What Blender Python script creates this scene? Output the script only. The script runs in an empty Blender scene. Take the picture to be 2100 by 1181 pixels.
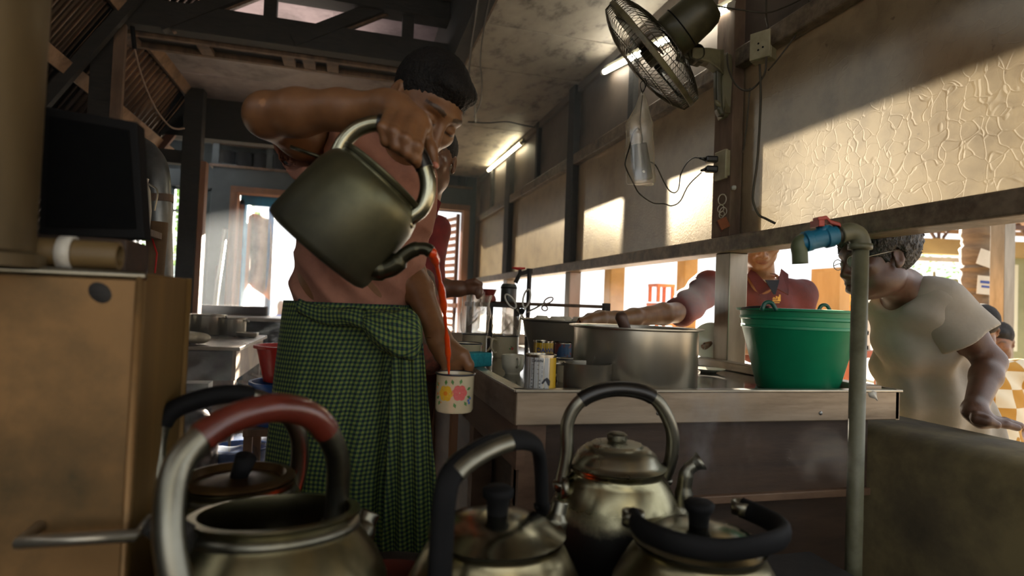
import bpy, bmesh, math, random
import numpy as np
from mathutils import Vector, Matrix, noise as mnoise
random.seed(7); np.random.seed(7)
S = bpy.context.scene
COL = S.collection
V = Vector
# ------------------------------------------------------------------ camera
FPX = 1220.0; IW, IH = 2100.0, 1181.0
PITCH, ROLL, YAW = (math.radians(a) for a in (1.65, 2.25, 15.2))
CAM = V((0, 0, 1.05))
_fw = V((math.sin(YAW)*math.cos(PITCH), math.cos(YAW)*math.cos(PITCH), math.sin(PITCH)))
_r0 = V((math.cos(YAW), -math.sin(YAW), 0)); _u0 = _r0.cross(_fw)
CR = _r0*math.cos(ROLL) + _u0*math.sin(ROLL)
CU = -_r0*math.sin(ROLL) + _u0*math.cos(ROLL)
CF = _fw
cam_d = bpy.data.cameras.new('camera'); cam = bpy.data.objects.new('camera', cam_d); COL.objects.link(cam)
cam_d.sensor_width = 36.0; cam_d.sensor_fit = 'HORIZONTAL'; cam_d.lens = FPX/IW*36.0
cam_d.clip_start = 0.02; cam_d.clip_end = 300
cam.matrix_world = Matrix(((CR.x, CU.x, -CF.x, CAM.x), (CR.y, CU.y, -CF.y, CAM.y), (CR.z, CU.z, -CF.z, CAM.z), (0, 0, 0, 1)))
cam_d.dof.use_dof = True; cam_d.dof.focus_distance = 1.75; cam_d.dof.aperture_fstop = 2.6
S.camera = cam
def ray(x, y): return CF + CR*((x-IW/2)/FPX) - CU*((y-IH/2)/FPX)
def P(x, y, d): return CAM + ray(x, y)*d              # a point at depth d (metres along the view axis)
def PZ(x, y, z): r = ray(x, y); return CAM + r*((z-CAM.z)/r.z)
def PX(x, y, X): r = ray(x, y); return CAM + r*((X-CAM.x)/r.x)
def PY(x, y, Y): r = ray(x, y); return CAM + r*((Y-CAM.y)/r.y)
# ------------------------------------------------------------------ world, sun, exposure
W_ = bpy.data.worlds.new('sky'); S.world = W_; W_.use_nodes = True
_n = W_.node_tree.nodes; _n['Background'].inputs[0].default_value = (0.94, 0.97, 1.0, 1); _n['Background'].inputs[1].default_value = .9
SUN_AZ, SUN_EL = math.radians(22), math.radians(14.6)
sun_dir = V((math.sin(SUN_AZ)*math.cos(SUN_EL), math.cos(SUN_AZ)*math.cos(SUN_EL), math.sin(SUN_EL)))
sd = bpy.data.lights.new('sun', 'SUN'); sun = bpy.data.objects.new('sun', sd); COL.objects.link(sun)
sd.energy = 46.0; sd.color = (1.0, 0.88, 0.72); sd.angle = math.radians(0.6)
sun.rotation_euler = sun_dir.to_track_quat('Z', 'Y').to_euler(); sun.location = (6, 12, 8)
S.view_settings.view_transform = 'Standard'; S.view_settings.look = 'None'; S.view_settings.gamma = 1.0
S.view_settings.use_curve_mapping = False; S.view_settings.exposure = 1.12
try:
    S.cycles.use_denoising = True; S.cycles.denoiser = 'OPENIMAGEDENOISE'
    S.cycles.use_adaptive_sampling = True; S.cycles.adaptive_threshold = .03; S.cycles.adaptive_min_samples = 16; S.cycles.max_bounces = 8; S.cycles.diffuse_bounces = 4; S.cycles.glossy_bounces = 3
    S.cycles.transmission_bounces = 6; S.cycles.transparent_max_bounces = 12; S.cycles.volume_bounces = 0
    S.cycles.sample_clamp_indirect = 4.0; S.cycles.caustics_reflective = False; S.cycles.caustics_refractive = False
except Exception: pass
# ------------------------------------------------------------------ colours and materials
def hx(h):
    h = h.lstrip('#'); c = [int(h[i:i+2], 16)/255 for i in (0, 2, 4)]
    return tuple(x/12.92 if x <= .04045 else ((x+.055)/1.055)**2.4 for x in c) + (1,)
MATS = {}
def nd(nt, t, **kw):
    n = nt.nodes.new(t)
    for k, v in kw.items():
        if k in n.inputs: n.inputs[k].default_value = v
        else: setattr(n, k, v)
    return n
def mat(name, c1, c2=None, rough=.6, metal=0., scale=8., detail=6., lo=.35, hi=.65, bump=0., bscale=None, stretch=None, spec=.5,
        c3=None, s3=3., lo3=.5, hi3=.7, trans=0., rvar=0., emit=None, coat=0., sss=0., coord='Object', alpha=1.):
    if name in MATS: return MATS[name]
    m = bpy.data.materials.new(name); m.use_nodes = True; nt = m.node_tree; L = nt.links
    b = nt.nodes['Principled BSDF']
    b.inputs['Roughness'].default_value = rough; b.inputs['Metallic'].default_value = metal
    b.inputs['Specular IOR Level'].default_value = spec; b.inputs['Coat Weight'].default_value = coat
    b.inputs['Transmission Weight'].default_value = trans; b.inputs['Alpha'].default_value = alpha
    col = hx(c1) if isinstance(c1, str) else c1
    b.inputs['Base Color'].default_value = col; m.diffuse_color = col
    if sss: b.inputs['Subsurface Weight'].default_value = sss; b.inputs['Subsurface Radius'].default_value = (.012, .005, .003); b.inputs['Subsurface Scale'].default_value = 1
    tc = nd(nt, 'ShaderNodeTexCoord'); co = tc.outputs[coord]
    if stretch:
        mp = nd(nt, 'ShaderNodeMapping'); mp.inputs['Scale'].default_value = stretch; L.new(co, mp.inputs['Vector']); co = mp.outputs[0]
    nz = None
    if c2 or bump or rvar:
        nz = nd(nt, 'ShaderNodeTexNoise', Scale=scale, Detail=detail, Roughness=.6); L.new(co, nz.inputs['Vector'])
    out = None
    if c2:
        rp = nd(nt, 'ShaderNodeValToRGB'); e = rp.color_ramp.elements
        e[0].position = lo; e[1].position = hi; e[0].color = col; e[1].color = hx(c2) if isinstance(c2, str) else c2
        L.new(nz.outputs['Fac'], rp.inputs['Fac']); out = rp.outputs['Color']
        if c3:
            n3 = nd(nt, 'ShaderNodeTexNoise', Scale=s3, Detail=7., Roughness=.65); L.new(co, n3.inputs['Vector'])
            r3 = nd(nt, 'ShaderNodeValToRGB'); r3.color_ramp.elements[0].position = lo3; r3.color_ramp.elements[1].position = hi3
            mx = nd(nt, 'ShaderNodeMix', data_type='RGBA'); L.new(n3.outputs['Fac'], r3.inputs['Fac'])
            L.new(r3.outputs['Color'], mx.inputs[0]); L.new(out, mx.inputs[6]); mx.inputs[7].default_value = hx(c3); out = mx.outputs[2]
        L.new(out, b.inputs['Base Color'])
    if rvar:
        mr = nd(nt, 'ShaderNodeMapRange'); mr.inputs['To Min'].default_value = max(rough-rvar, .03); mr.inputs['To Max'].default_value = min(rough+rvar, 1)
        L.new(nz.outputs['Fac'], mr.inputs['Value']); L.new(mr.outputs[0], b.inputs['Roughness'])
    if bump:
        bp = nd(nt, 'ShaderNodeBump'); bp.inputs['Strength'].default_value = bump; bp.inputs['Distance'].default_value = .01
        src = nz
        if bscale: src = nd(nt, 'ShaderNodeTexNoise', Scale=bscale, Detail=4.); L.new(co, src.inputs['Vector'])
        L.new(src.outputs['Fac'], bp.inputs['Height']); L.new(bp.outputs[0], b.inputs['Normal'])
    if emit:
        b.inputs['Emission Color'].default_value = hx(emit[0]); b.inputs['Emission Strength'].default_value = emit[1]
    MATS[name] = m; return m
# ------------------------------------------------------------------ mesh building
class MB:
    def __init__(s): s.v = []; s.f = []; s.uv = {}
    def add(s, vs, fs):
        o = len(s.v); s.v += [tuple(p) for p in vs]; s.f += [tuple(i+o for i in f) for f in fs]; return s
    def box(s, c, size, rot=None):
        x, y, z = (a/2 for a in size); c = V(c)
        vs = [V((sx*x, sy*y, sz*z)) for sz in (-1, 1) for sx, sy in ((-1, -1), (1, -1), (1, 1), (-1, 1))]
        if rot is not None: vs = [rot @ p for p in vs]
        return s.add([p+c for p in vs], [(3, 2, 1, 0), (4, 5, 6, 7), (0, 1, 5, 4), (1, 2, 6, 5), (2, 3, 7, 6), (3, 0, 4, 7)])
    def bb(s, lo, hi): return s.box([(a+b)/2 for a, b in zip(lo, hi)], [abs(b-a) for a, b in zip(lo, hi)])
    def bar(s, a, b, w, h, up=(0, 0, 1)):
        a, b = V(a), V(b); d = (b-a); L = d.length; d.normalize(); u = V(up); x = d.cross(u)
        if x.length < 1e-4: x = d.cross(V((0, 1, 0)))
        x.normalize(); u = x.cross(d)
        M = Matrix((x, d, u)).transposed()
        return s.box((a+b)/2, (w, L, h), M)
    def tube(s, pts, r, n=10, closed=False, caps=True, flat=None):
        pts = [V(p) for p in pts]; N = len(pts); rs = r if isinstance(r, (list, tuple)) else [r]*N
        tans = []
        for i in range(N):
            if closed: t = pts[(i+1) % N]-pts[i-1]
            else: t = pts[min(i+1, N-1)]-pts[max(i-1, 0)]
            tans.append(t.normalized())
        nrm = tans[0].orthogonal().normalized()
        if flat is not None:
            nrm = (V(flat[0]) - tans[0]*V(flat[0]).dot(tans[0])).normalized()
        vs = []
        for i in range(N):
            t = tans[i]; nrm = (nrm-t*nrm.dot(t)).normalized(); bn = t.cross(nrm)
            k = flat[1] if flat else 1.0
            vs += [pts[i]+(nrm*math.cos(2*math.pi*j/n)*k+bn*math.sin(2*math.pi*j/n))*rs[i] for j in range(n)]
        fs = []
        for i in range(N if closed else N-1):
            i2 = (i+1) % N
            fs += [(i*n+j, i*n+(j+1) % n, i2*n+(j+1) % n, i2*n+j) for j in range(n)]
        if caps and not closed: fs += [tuple(range(n))[::-1], tuple((N-1)*n+j for j in range(n))]
        return s.add(vs, fs)
    def lathe(s, prof, n=32, o=(0, 0, 0), ax=(0, 0, 1), xd=None, sx=1., sy=1., a0=0., a1=None):
        # prof: list of (radius, height)
        ax = V(ax).normalized(); o = V(o); x = V(xd) if xd is not None else ax.orthogonal(); x = (x-ax*x.dot(ax)).normalized(); y = ax.cross(x)
        full = a1 is None; a1 = a0+2*math.pi if full else a1; cnt = n if full else n+1
        vs = []; 
        for (r, h) in prof:
            for j in range(cnt):
                a = a0+(a1-a0)*j/n
                vs.append(o+ax*h+x*(r*math.cos(a)*sx)+y*(r*math.sin(a)*sy))
        fs = []
        for i in range(len(prof)-1):
            for j in range(n):
                j2 = (j+1) % cnt
                fs.append((i*cnt+j, i*cnt+j2, (i+1)*cnt+j2, (i+1)*cnt+j))
        return s.add(vs, fs)
    def loft(s, rings, close_ends=True, wrap=True):
        n = len(rings[0]); vs = [p for r in rings for p in r]; fs = []
        for i in range(len(rings)-1):
            fs += [(i*n+j, i*n+(j+1) % n, (i+1)*n+(j+1) % n, (i+1)*n+j) for j in range(n if wrap else n-1)]
        if close_ends: fs += [tuple(range(n))[::-1], tuple((len(rings)-1)*n+j for j in range(n))]
        return s.add(vs, fs)
    def grid(s, rows):
        return s.loft(rows, False, False)
    def prism(s, poly, d):
        d = V(d); n = len(poly); poly = [V(p) for p in poly]
        return s.add(poly+[p+d for p in poly], [tuple(range(n))[::-1], tuple(range(n, 2*n))]+[(i, (i+1) % n, (i+1) % n+n, i+n) for i in range(n)])
    def build(s, name, m, parent=None, smooth=False, bevel=0., solid=0., sub=0, label=None, angle=None, fix=True):
        me = bpy.data.meshes.new(name)
        vs = np.array(s.v, dtype=float); lo, hi = vs.min(0), vs.max(0); o = V(((lo[0]+hi[0])/2, (lo[1]+hi[1])/2, lo[2]))
        me.from_pydata([tuple(p) for p in (vs-np.array(o))], [], s.f)
        if fix:
            bm = bmesh.new(); bm.from_mesh(me); bmesh.ops.recalc_face_normals(bm, faces=bm.faces); bm.to_mesh(me); bm.free()
        return finish(name, me, o, m, parent, smooth, bevel, solid, sub, label, angle)
def wloc(p):
    return p.location + (wloc(p.parent) if p.parent else V((0, 0, 0)))
def finish(name, me, o, m, parent=None, smooth=False, bevel=0., solid=0., sub=0, label=None, angle=None):
    ob = bpy.data.objects.new(name, me); COL.objects.link(ob)
    if m is not None: me.materials.append(m)
    ob.location = o
    if parent is not None: ob.parent = parent; ob.location = V(o)-wloc(parent)
    if smooth:
        me.polygons.foreach_set('use_smooth', [True]*len(me.polygons))
        if angle is not None:
            try: me.set_sharp_from_angle(angle=math.radians(angle))
            except Exception: pass
    if solid: md = ob.modifiers.new('solid', 'SOLIDIFY'); md.thickness = solid; md.offset = 0
    if bevel: md = ob.modifiers.new('bevel', 'BEVEL'); md.width = bevel; md.segments = 2; md.limit_method = 'ANGLE'
    if sub: md = ob.modifiers.new('sub', 'SUBSURF'); md.levels = sub; md.render_levels = sub
    if label: ob['label'] = label
    return ob
def tag(o, label, cat, group=None):
    o['label'] = label; o['category'] = cat
    if group: o['group'] = group
    return o
def empty(name, loc, label=None, cat=None, group=None):
    o = bpy.data.objects.new(name, None); COL.objects.link(o); o.location = loc; o.empty_display_size = .05
    if label: tag(o, label, cat, group)
    return o
def struct(o): o['kind'] = 'structure'; return o
def bez(pts, n=24):
    # Catmull-Rom through points
    pts = [V(p) for p in pts]; q = [pts[0]*2-pts[1]]+pts+[pts[-1]*2-pts[-2]]; out = []
    seg = len(pts)-1; per = max(2, n//seg)
    for i in range(seg):
        a, b, c, d = q[i:i+4]
        for k in range(per):
            t = k/per; out.append(((b*2)+(c-a)*t+(a*2-b*5+c*4-d)*t*t+(b*3-a-c*3+d)*t**3)*.5)
    out.append(pts[-1]); return out
def rotm(axis, ang): return Matrix.Rotation(ang, 3, V(axis))
# --- text as flat mesh print, laid on a frame (origin, x dir, y dir)
def text_mesh(txt, size, bold=False):
    cu = bpy.data.curves.new('t', 'FONT'); cu.body = txt; cu.size = size; cu.align_x = 'CENTER'; cu.align_y = 'CENTER'; cu.extrude = 0
    if bold: cu.offset = size*.02
    ob = bpy.data.objects.new('t', cu); COL.objects.link(ob)
    dg = bpy.context.evaluated_depsgraph_get(); me = bpy.data.meshes.new_from_object(ob.evaluated_get(dg))
    vs = [v.co.copy() for v in me.vertices]; fs = [tuple(p.vertices) for p in me.polygons]
    bpy.data.objects.remove(ob); bpy.data.curves.remove(cu); bpy.data.meshes.remove(me)
    return vs, fs
# ------------------------------------------------------------------ organic shapes: blended distance field -> surface nets
class SDF:
    def __init__(s): s.ops = []
    def cone(s, a, b, ra, rb, k=.02, sub=False, tag=None):
        a, b = np.array(V(a)), np.array(V(b)); m = max(ra, rb)
        s.ops.append(('c', (a, b, ra, rb), np.minimum(a, b)-m, np.maximum(a, b)+m, k, sub)); return s
    def chain(s, pts, rs, k=.02):
        for i in range(len(pts)-1): s.cone(pts[i], pts[i+1], rs[i], rs[i+1], k)
        return s
    def ell(s, c, r, rot=None, k=.02, sub=False):
        c = np.array(V(c)); r = np.array(r, float); R = np.array(rot) if rot is not None else np.eye(3)   # columns = local axes
        ext = np.abs(R) @ r
        s.ops.append(('e', (c, r, R), c-ext, c+ext, k, sub)); return s
    def rbox(s, c, h, rr, rot=None, k=.02, sub=False):
        c = np.array(V(c)); h = np.array(h, float); R = np.array(rot) if rot is not None else np.eye(3)
        ext = np.abs(R) @ (h)
        s.ops.append(('b', (c, h, R, rr), c-ext, c+ext, k, sub)); return s
    def plane(s, p, n, k=.004):      # keep the side where (x-p).n < 0
        s.ops.append(('p', (np.array(V(p)), np.array(V(n).normalized())), None, None, k, True)); return s
    def fn(s, f): s.ops.append(('f', f, None, None, 0, False)); return s
    def bounds(s):
        lo = np.min([o[2] for o in s.ops if o[2] is not None and not o[5]], 0); hi = np.max([o[3] for o in s.ops if o[2] is not None and not o[5]], 0)
        return lo, hi
    def field(s, xs, ys, zs):
        D = np.full((len(xs), len(ys), len(zs)), .5, np.float32)
        for kind, a, lo, hi, k, sub in s.ops:
            if lo is not None:
                mg = max(k, .012)+.012
                i0, i1 = np.searchsorted(xs, lo[0]-mg), np.searchsorted(xs, hi[0]+mg)
                j0, j1 = np.searchsorted(ys, lo[1]-mg), np.searchsorted(ys, hi[1]+mg)
                k0, k1 = np.searchsorted(zs, lo[2]-mg), np.searchsorted(zs, hi[2]+mg)
                if i1 <= i0 or j1 <= j0 or k1 <= k0: continue
                sl = (slice(i0, i1), slice(j0, j1), slice(k0, k1))
            else: sl = (slice(None),)*3
            X = xs[sl[0]][:, None, None].astype(np.float32); Y = ys[sl[1]][None, :, None].astype(np.float32); Z = zs[sl[2]][None, None, :].astype(np.float32)
            if kind == 'c':
                A, B, ra, rb = a; d = B-A; L2 = float(d@d)+1e-12
                t = np.clip(((X-A[0])*d[0]+(Y-A[1])*d[1]+(Z-A[2])*d[2])/L2, 0, 1)
                q = np.sqrt((X-A[0]-t*d[0])**2+(Y-A[1]-t*d[1])**2+(Z-A[2]-t*d[2])**2)-(ra+(rb-ra)*t)
            elif kind in 'eb':
                c, r, R = a[0], a[1], a[2]; dx, dy, dz = X-c[0], Y-c[1], Z-c[2]
                l = [dx*R[0, i]+dy*R[1, i]+dz*R[2, i] for i in range(3)]
                if kind == 'e':
                    k0_ = np.sqrt(sum((l[i]/r[i])**2 for i in range(3))); k1_ = np.sqrt(sum((l[i]/r[i]**2)**2 for i in range(3)))
                    q = k0_*(k0_-1)/np.maximum(k1_, 1e-6)
                else:
                    rr = a[3]; g = [np.abs(l[i])-(r[i]-rr) for i in range(3)]
                    q = np.sqrt(sum(np.maximum(e, 0)**2 for e in g))+np.minimum(np.maximum(np.maximum(g[0], g[1]), g[2]), 0)-rr
            elif kind == 'p':
                q = -((X-a[0][0])*a[1][0]+(Y-a[0][1])*a[1][1]+(Z-a[0][2])*a[1][2])
            elif kind == 'f':
                D = a(D, X, Y, Z).astype(np.float32); continue
            cur = D[sl]
            if sub: q = -q; h = np.maximum(k-np.abs(cur-q), 0)/max(k, 1e-6); D[sl] = np.maximum(cur, q)+h*h*k*.25
            else: h = np.maximum(k-np.abs(cur-q), 0)/max(k, 1e-6); D[sl] = np.minimum(cur, q)-h*h*k*.25
        return D
    def mesh(s, cell=.006, lo=None, hi=None):
        l, h = s.bounds(); lo = np.array(l-cell*3 if lo is None else lo); hi = np.array(h+cell*3 if hi is None else hi)
        ax = [np.arange(lo[i], hi[i]+cell, cell) for i in range(3)]
        return nets(s.field(*ax), *ax)
def nets(D, xs, ys, zs):
    ins = D < 0; nx, ny, nz = D.shape
    c = ins[:-1, :-1, :-1].astype(np.int8)
    tot = sum(ins[a:nx-1+a, b:ny-1+b, d:nz-1+d].astype(np.int8) for a in (0, 1) for b in (0, 1) for d in (0, 1))
    act = (tot > 0) & (tot < 8); I = np.argwhere(act); idx = np.full(act.shape, -1, np.int64); idx[act] = np.arange(len(I))
    acc = np.zeros((len(I), 3)); cnt = np.zeros(len(I))
    corners = [(a, b, d) for a in (0, 1) for b in (0, 1) for d in (0, 1)]
    vals = {k: D[I[:, 0]+k[0], I[:, 1]+k[1], I[:, 2]+k[2]] for k in corners}
    for u in corners:
        for ax_ in range(3):
            if u[ax_] == 0:
                w = list(u); w[ax_] = 1; w = tuple(w); va, vb = vals[u], vals[w]; cr = (va < 0) != (vb < 0)
                t = np.where(cr, va/np.where(cr, va-vb, 1), 0)
                p = np.tile(np.array(u, float), (len(I), 1)); p[:, ax_] += t
                acc[cr] += p[cr]; cnt[cr] += 1
    loc = acc/np.maximum(cnt, 1)[:, None]
    sp = [xs, ys, zs]; vs = np.stack([sp[i][I[:, i]]+loc[:, i]*(sp[i][1]-sp[i][0]) for i in range(3)], 1)
    F = []
    for ax_ in range(3):
        o1, o2 = [(1, 2), (2, 0), (0, 1)][ax_]
        a = ins[tuple(slice(None, -1) if i == ax_ else slice(None) for i in range(3))]; b = ins[tuple(slice(1, None) if i == ax_ else slice(None) for i in range(3))]
        E = np.argwhere(a != b); ok = (E[:, o1] > 0) & (E[:, o2] > 0) & (E[:, o1] < D.shape[o1]-1) & (E[:, o2] < D.shape[o2]-1); E = E[ok]
        if not len(E): continue
        fl = a[E[:, 0], E[:, 1], E[:, 2]]
        q = []
        for d1, d2 in ((1, 1), (0, 1), (0, 0), (1, 0)):
            e = E.copy(); e[:, o1] -= d1; e[:, o2] -= d2; q.append(idx[e[:, 0], e[:, 1], e[:, 2]])
        q = np.stack(q, 1); q[~fl] = q[~fl][:, ::-1]; F.append(q[(q >= 0).all(1)])
    return vs, np.concatenate(F) if F else np.zeros((0, 4), int)
def sdf_obj(name, parts, m, parent=None, smooth_it=2, label=None, colour=None):
    # parts: list of (verts, faces); joined into one mesh
    vs = []; fs = []; o = 0
    for v, f in parts:
        v = v.copy()
        for _ in range(smooth_it):
            e = np.concatenate([f[:, [0, 1]], f[:, [1, 2]], f[:, [2, 3]], f[:, [3, 0]]])
            sm = np.zeros_like(v); ct = np.zeros(len(v))
            np.add.at(sm, e[:, 0], v[e[:, 1]]); np.add.at(sm, e[:, 1], v[e[:, 0]]); np.add.at(ct, e[:, 0], 1); np.add.at(ct, e[:, 1], 1)
            v = v*.5+.5*sm/np.maximum(ct, 1)[:, None]
        vs.append(v); fs.append(f+o); o += len(v)
    vs = np.concatenate(vs); fs = np.concatenate(fs)
    lo, hi = vs.min(0), vs.max(0); org = np.array([(lo[0]+hi[0])/2, (lo[1]+hi[1])/2, lo[2]])
    me = bpy.data.meshes.new(name); n, k = len(vs), len(fs)
    me.vertices.add(n); me.vertices.foreach_set('co', (vs-org).ravel().astype(np.float32))
    me.loops.add(k*4); me.loops.foreach_set('vertex_index', fs.ravel().astype(np.int32))
    me.polygons.add(k); me.polygons.foreach_set('loop_start', np.arange(0, k*4, 4, dtype=np.int32))
    try: me.polygons.foreach_set('loop_total', np.full(k, 4, np.int32))
    except Exception: pass
    me.update(calc_edges=True); me.validate()
    if colour is not None:
        at = me.color_attributes.new('tone', 'FLOAT_COLOR', 'POINT'); at.data.foreach_set('color', colour(vs).astype(np.float32).ravel())
    return finish(name, me, V(org), m, parent, True, label=label)
# ------------------------------------------------------------------ room shell
XW = 1.40; ZR, ZU, ZC = 1.335, 2.01, 2.50     # window wall, lower rail, upper rail, ceiling
m_floor = mat('floor_grime', '#2a2420', '#4a4038', rough=.75, scale=5, bump=.3, c3='#15120f', s3=2.5)
m_conc = mat('old_concrete', '#82744f', '#5c523c', rough=.85, scale=6, bump=.35, c3='#2c261c', s3=2.2, lo3=.45, hi3=.7)
m_ceil = mat('sooty_ceiling', '#a59c8e', '#8d8478', rough=.6, scale=5, bump=.15, c3='#3a352f', s3=5., lo3=.52, hi3=.72, stretch=(1.6, 1, 1))
m_ceil2 = mat('far_ceiling_sheet', '#a39a9e', '#867d80', rough=.6, scale=4, bump=.1, c3='#4a4444', s3=3.)
m_soot = mat('sooted_timber', '#1b1a19', '#2b2723', rough=.8, scale=14, bump=.3, stretch=(1, 1, 4))
m_timber = mat('worn_timber', '#5a4636', '#7a6350', rough=.75, scale=18, bump=.35, stretch=(1, 1, .25), c3='#2c211a', s3=6)
m_rail = mat('greasy_rail', '#5f4e3c', '#80705b', rough=.5, scale=30, bump=.3, c3='#2e2620', s3=9)
m_panel = mat('upper_board', '#5b4f45', '#6d6156', rough=.55, scale=5, bump=.1, c3='#37312c', s3=2.5)
m_steelpost = mat('steel_post', '#8d8476', '#6c6355', rough=.38, metal=.7, scale=9, stretch=(1, 1, .2), bump=.06)
m_farwall = mat('far_wall_paint', '#4d5557', '#3b4245', rough=.8, scale=3, c3='#23282a', s3=1.6)
m_wood = mat('door_wood', '#9a6b47', '#7c5238', rough=.6, scale=12, stretch=(1, 1, .2), bump=.15)
m_blue = mat('blue_paint', '#1b84b4', '#125f86', rough=.5, scale=8)
m_sand = mat('sunlit_ground', '#9a8a70', '#857560', rough=.9, scale=2)
# ground and floor
g = struct(MB().bb((-40, -20, -.15), (60, 60, -.06)).build('ground', m_sand))
f = struct(MB().bb((-3.4, -2.6, -.1), (1.62, 6.85, 0)).build('floor', m_floor))
# half wall under the windows, rounded top
prof = [(1.36, 0), (1.36, .715), (1.375, .748), (1.405, .765), (1.60, .765), (1.635, .745), (1.645, .71), (1.645, 0)]
w = MB().prism([V((x, -2.4, z)) for x, z in prof], (0, 9.2, 0)).build('wall_right', m_conc, smooth=True, angle=40); struct(w)
# frosted, embossed glass
def glass_mat(name, pattern):
    m = bpy.data.materials.new(name); m.use_nodes = True; nt = m.node_tree; L = nt.links; nt.nodes.remove(nt.nodes['Principled BSDF'])
    out = nt.nodes['Material Output']; tc = nd(nt, 'ShaderNodeTexCoord')
    nz = nd(nt, 'ShaderNodeTexNoise', Scale=9., Detail=8., Roughness=.7); L.new(tc.outputs['Object'], nz.inputs['Vector'])
    rp = nd(nt, 'ShaderNodeValToRGB'); e = rp.color_ramp.elements; e[0].position = .25; e[0].color = hx('#5e5344'); e[1].position = .55; e[1].color = hx('#857b68'); L.new(nz.outputs['Fac'], rp.inputs['Fac'])
    sp = nd(nt, 'ShaderNodeTexNoise', Scale=38., Detail=3.); L.new(tc.outputs['Object'], sp.inputs['Vector'])
    sr = nd(nt, 'ShaderNodeValToRGB'); e = sr.color_ramp.elements; e[0].position = .24; e[0].color = hx('#6a5230'); e[1].position = .30; e[1].color = (1, 1, 1, 1); L.new(sp.outputs['Fac'], sr.inputs['Fac'])
    mu = nd(nt, 'ShaderNodeMix', data_type='RGBA', blend_type='MULTIPLY'); mu.inputs[0].default_value = 1; L.new(rp.outputs[0], mu.inputs[6]); L.new(sr.outputs[0], mu.inputs[7])
    bp = nd(nt, 'ShaderNodeBump'); bp.inputs['Distance'].default_value = .006
    if pattern:
        # interlocking embossed lines: cell borders bent by a wavy offset
        wv = nd(nt, 'ShaderNodeTexNoise', Scale=20., Detail=0.); L.new(tc.outputs['Object'], wv.inputs['Vector'])
        sc = nd(nt, 'ShaderNodeVectorMath', operation='SCALE'); sc.inputs['Scale'].default_value = .055; L.new(wv.outputs['Color'], sc.inputs[0])
        ad = nd(nt, 'ShaderNodeVectorMath', operation='ADD'); L.new(tc.outputs['Object'], ad.inputs[0]); L.new(sc.outputs[0], ad.inputs[1])
        vo = nd(nt, 'ShaderNodeTexVoronoi', feature='DISTANCE_TO_EDGE', Scale=21.); vo.inputs['Randomness'].default_value = .45; L.new(ad.outputs[0], vo.inputs['Vector'])
        mr = nd(nt, 'ShaderNodeMapRange'); mr.inputs['From Min'].default_value = 0.; mr.inputs['From Max'].default_value = .045; L.new(vo.outputs['Distance'], mr.inputs['Value'])
        L.new(mr.outputs[0], bp.inputs['Height']); bp.inputs['Strength'].default_value = .16
    else:
        n2 = nd(nt, 'ShaderNodeTexNoise', Scale=120., Detail=2.); L.new(tc.outputs['Object'], n2.inputs['Vector']); L.new(n2.outputs['Fac'], bp.inputs['Height']); bp.inputs['Strength'].default_value = .25
    tr = nd(nt, 'ShaderNodeBsdfTranslucent'); df = nd(nt, 'ShaderNodeBsdfDiffuse'); gl = nd(nt, 'ShaderNodeBsdfGlossy', Roughness=.35)
    L.new(mu.outputs[2], tr.inputs['Color']); L.new(mu.outputs[2], df.inputs['Color'])
    for n in (tr, df, gl): L.new(bp.outputs[0], n.inputs['Normal'])
    rf = nd(nt, 'ShaderNodeBsdfRefraction', Roughness=.62, IOR=1.05); rf.inputs['Color'].default_value = (.8, .77, .7, 1); L.new(bp.outputs[0], rf.inputs['Normal'])
    a = nd(nt, 'ShaderNodeMixShader'); a.inputs[0].default_value = .35; L.new(tr.outputs[0], a.inputs[1]); L.new(rf.outputs[0], a.inputs[2])
    b = nd(nt, 'ShaderNodeMixShader'); b.inputs[0].default_value = .3; L.new(a.outputs[0], b.inputs[1]); L.new(df.outputs[0], b.inputs[2])
    c = nd(nt, 'ShaderNodeMixShader'); c.inputs[0].default_value = .06; L.new(b.outputs[0], c.inputs[1]); L.new(gl.outputs[0], c.inputs[2])
    L.new(c.outputs[0], out.inputs['Surface']); MATS[name] = m; return m
m_gl_pat = glass_mat('embossed_glass', True); m_gl = glass_mat('frosted_glass', False)
POSTS = [(1.92, 2.035), (3.60, 3.71), (5.20, 5.36)]
bays = [(.25, 1.92), (2.035, 3.60), (3.71, 5.20), (5.36, 6.66)]
for i, (y0, y1) in enumerate(bays):
    wn = empty('window_%d' % (i+1), (XW, (y0+y1)/2, ZR)); struct(wn)
    MB().bb((XW-.004, y0, ZR), (XW+.004, y1, ZU-.03)).build('pane', m_gl_pat if i == 0 else m_gl, wn)
    # boards above the upper rail, one sheet per bay piece
    cuts = [y0, y1] if i in (0,) else [y0, (y0+y1)/2-.03, (y0+y1)/2+.03, y1]
    for a, b in zip(cuts[::2], cuts[1::2]):
        MB().bb((XW-.006, a, ZU+.03), (XW+.012, b, ZC+.1)).build('upper_board', m_panel, wn)
    if len(cuts) > 2: MB().bb((XW-.035, cuts[1], ZU+.03), (XW+.02, cuts[2], ZC)).build('stud', m_soot, wn, bevel=.003)
for n, (z0, z1, x0) in enumerate(((ZR-.055, ZR+.004, XW-.06), (ZU-.035, ZU+.035, XW-.045))):
    r = struct(MB().bb((x0, -.6, z0), (XW+.05, 6.7, z1)).build('trim_%d' % (n+1), m_rail, bevel=.006))
for n, (y0, y1) in enumerate(POSTS):
    struct(MB().bb((XW-.05, y0, ZR+.004), (XW+.05, y1, ZC+.1)).build('trim_%d' % (n+3), m_soot if n else m_timber, bevel=.004))
    struct(MB().bb((XW-.035, y0+.012, .765), (XW+.045, y1-.012, ZR-.055)).build('trim_%d' % (n+6), m_steelpost, bevel=.004))
struct(MB().bb((XW-.05, 6.66, .765), (XW+.05, 6.72, ZC)).build('trim_9', m_timber))
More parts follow.
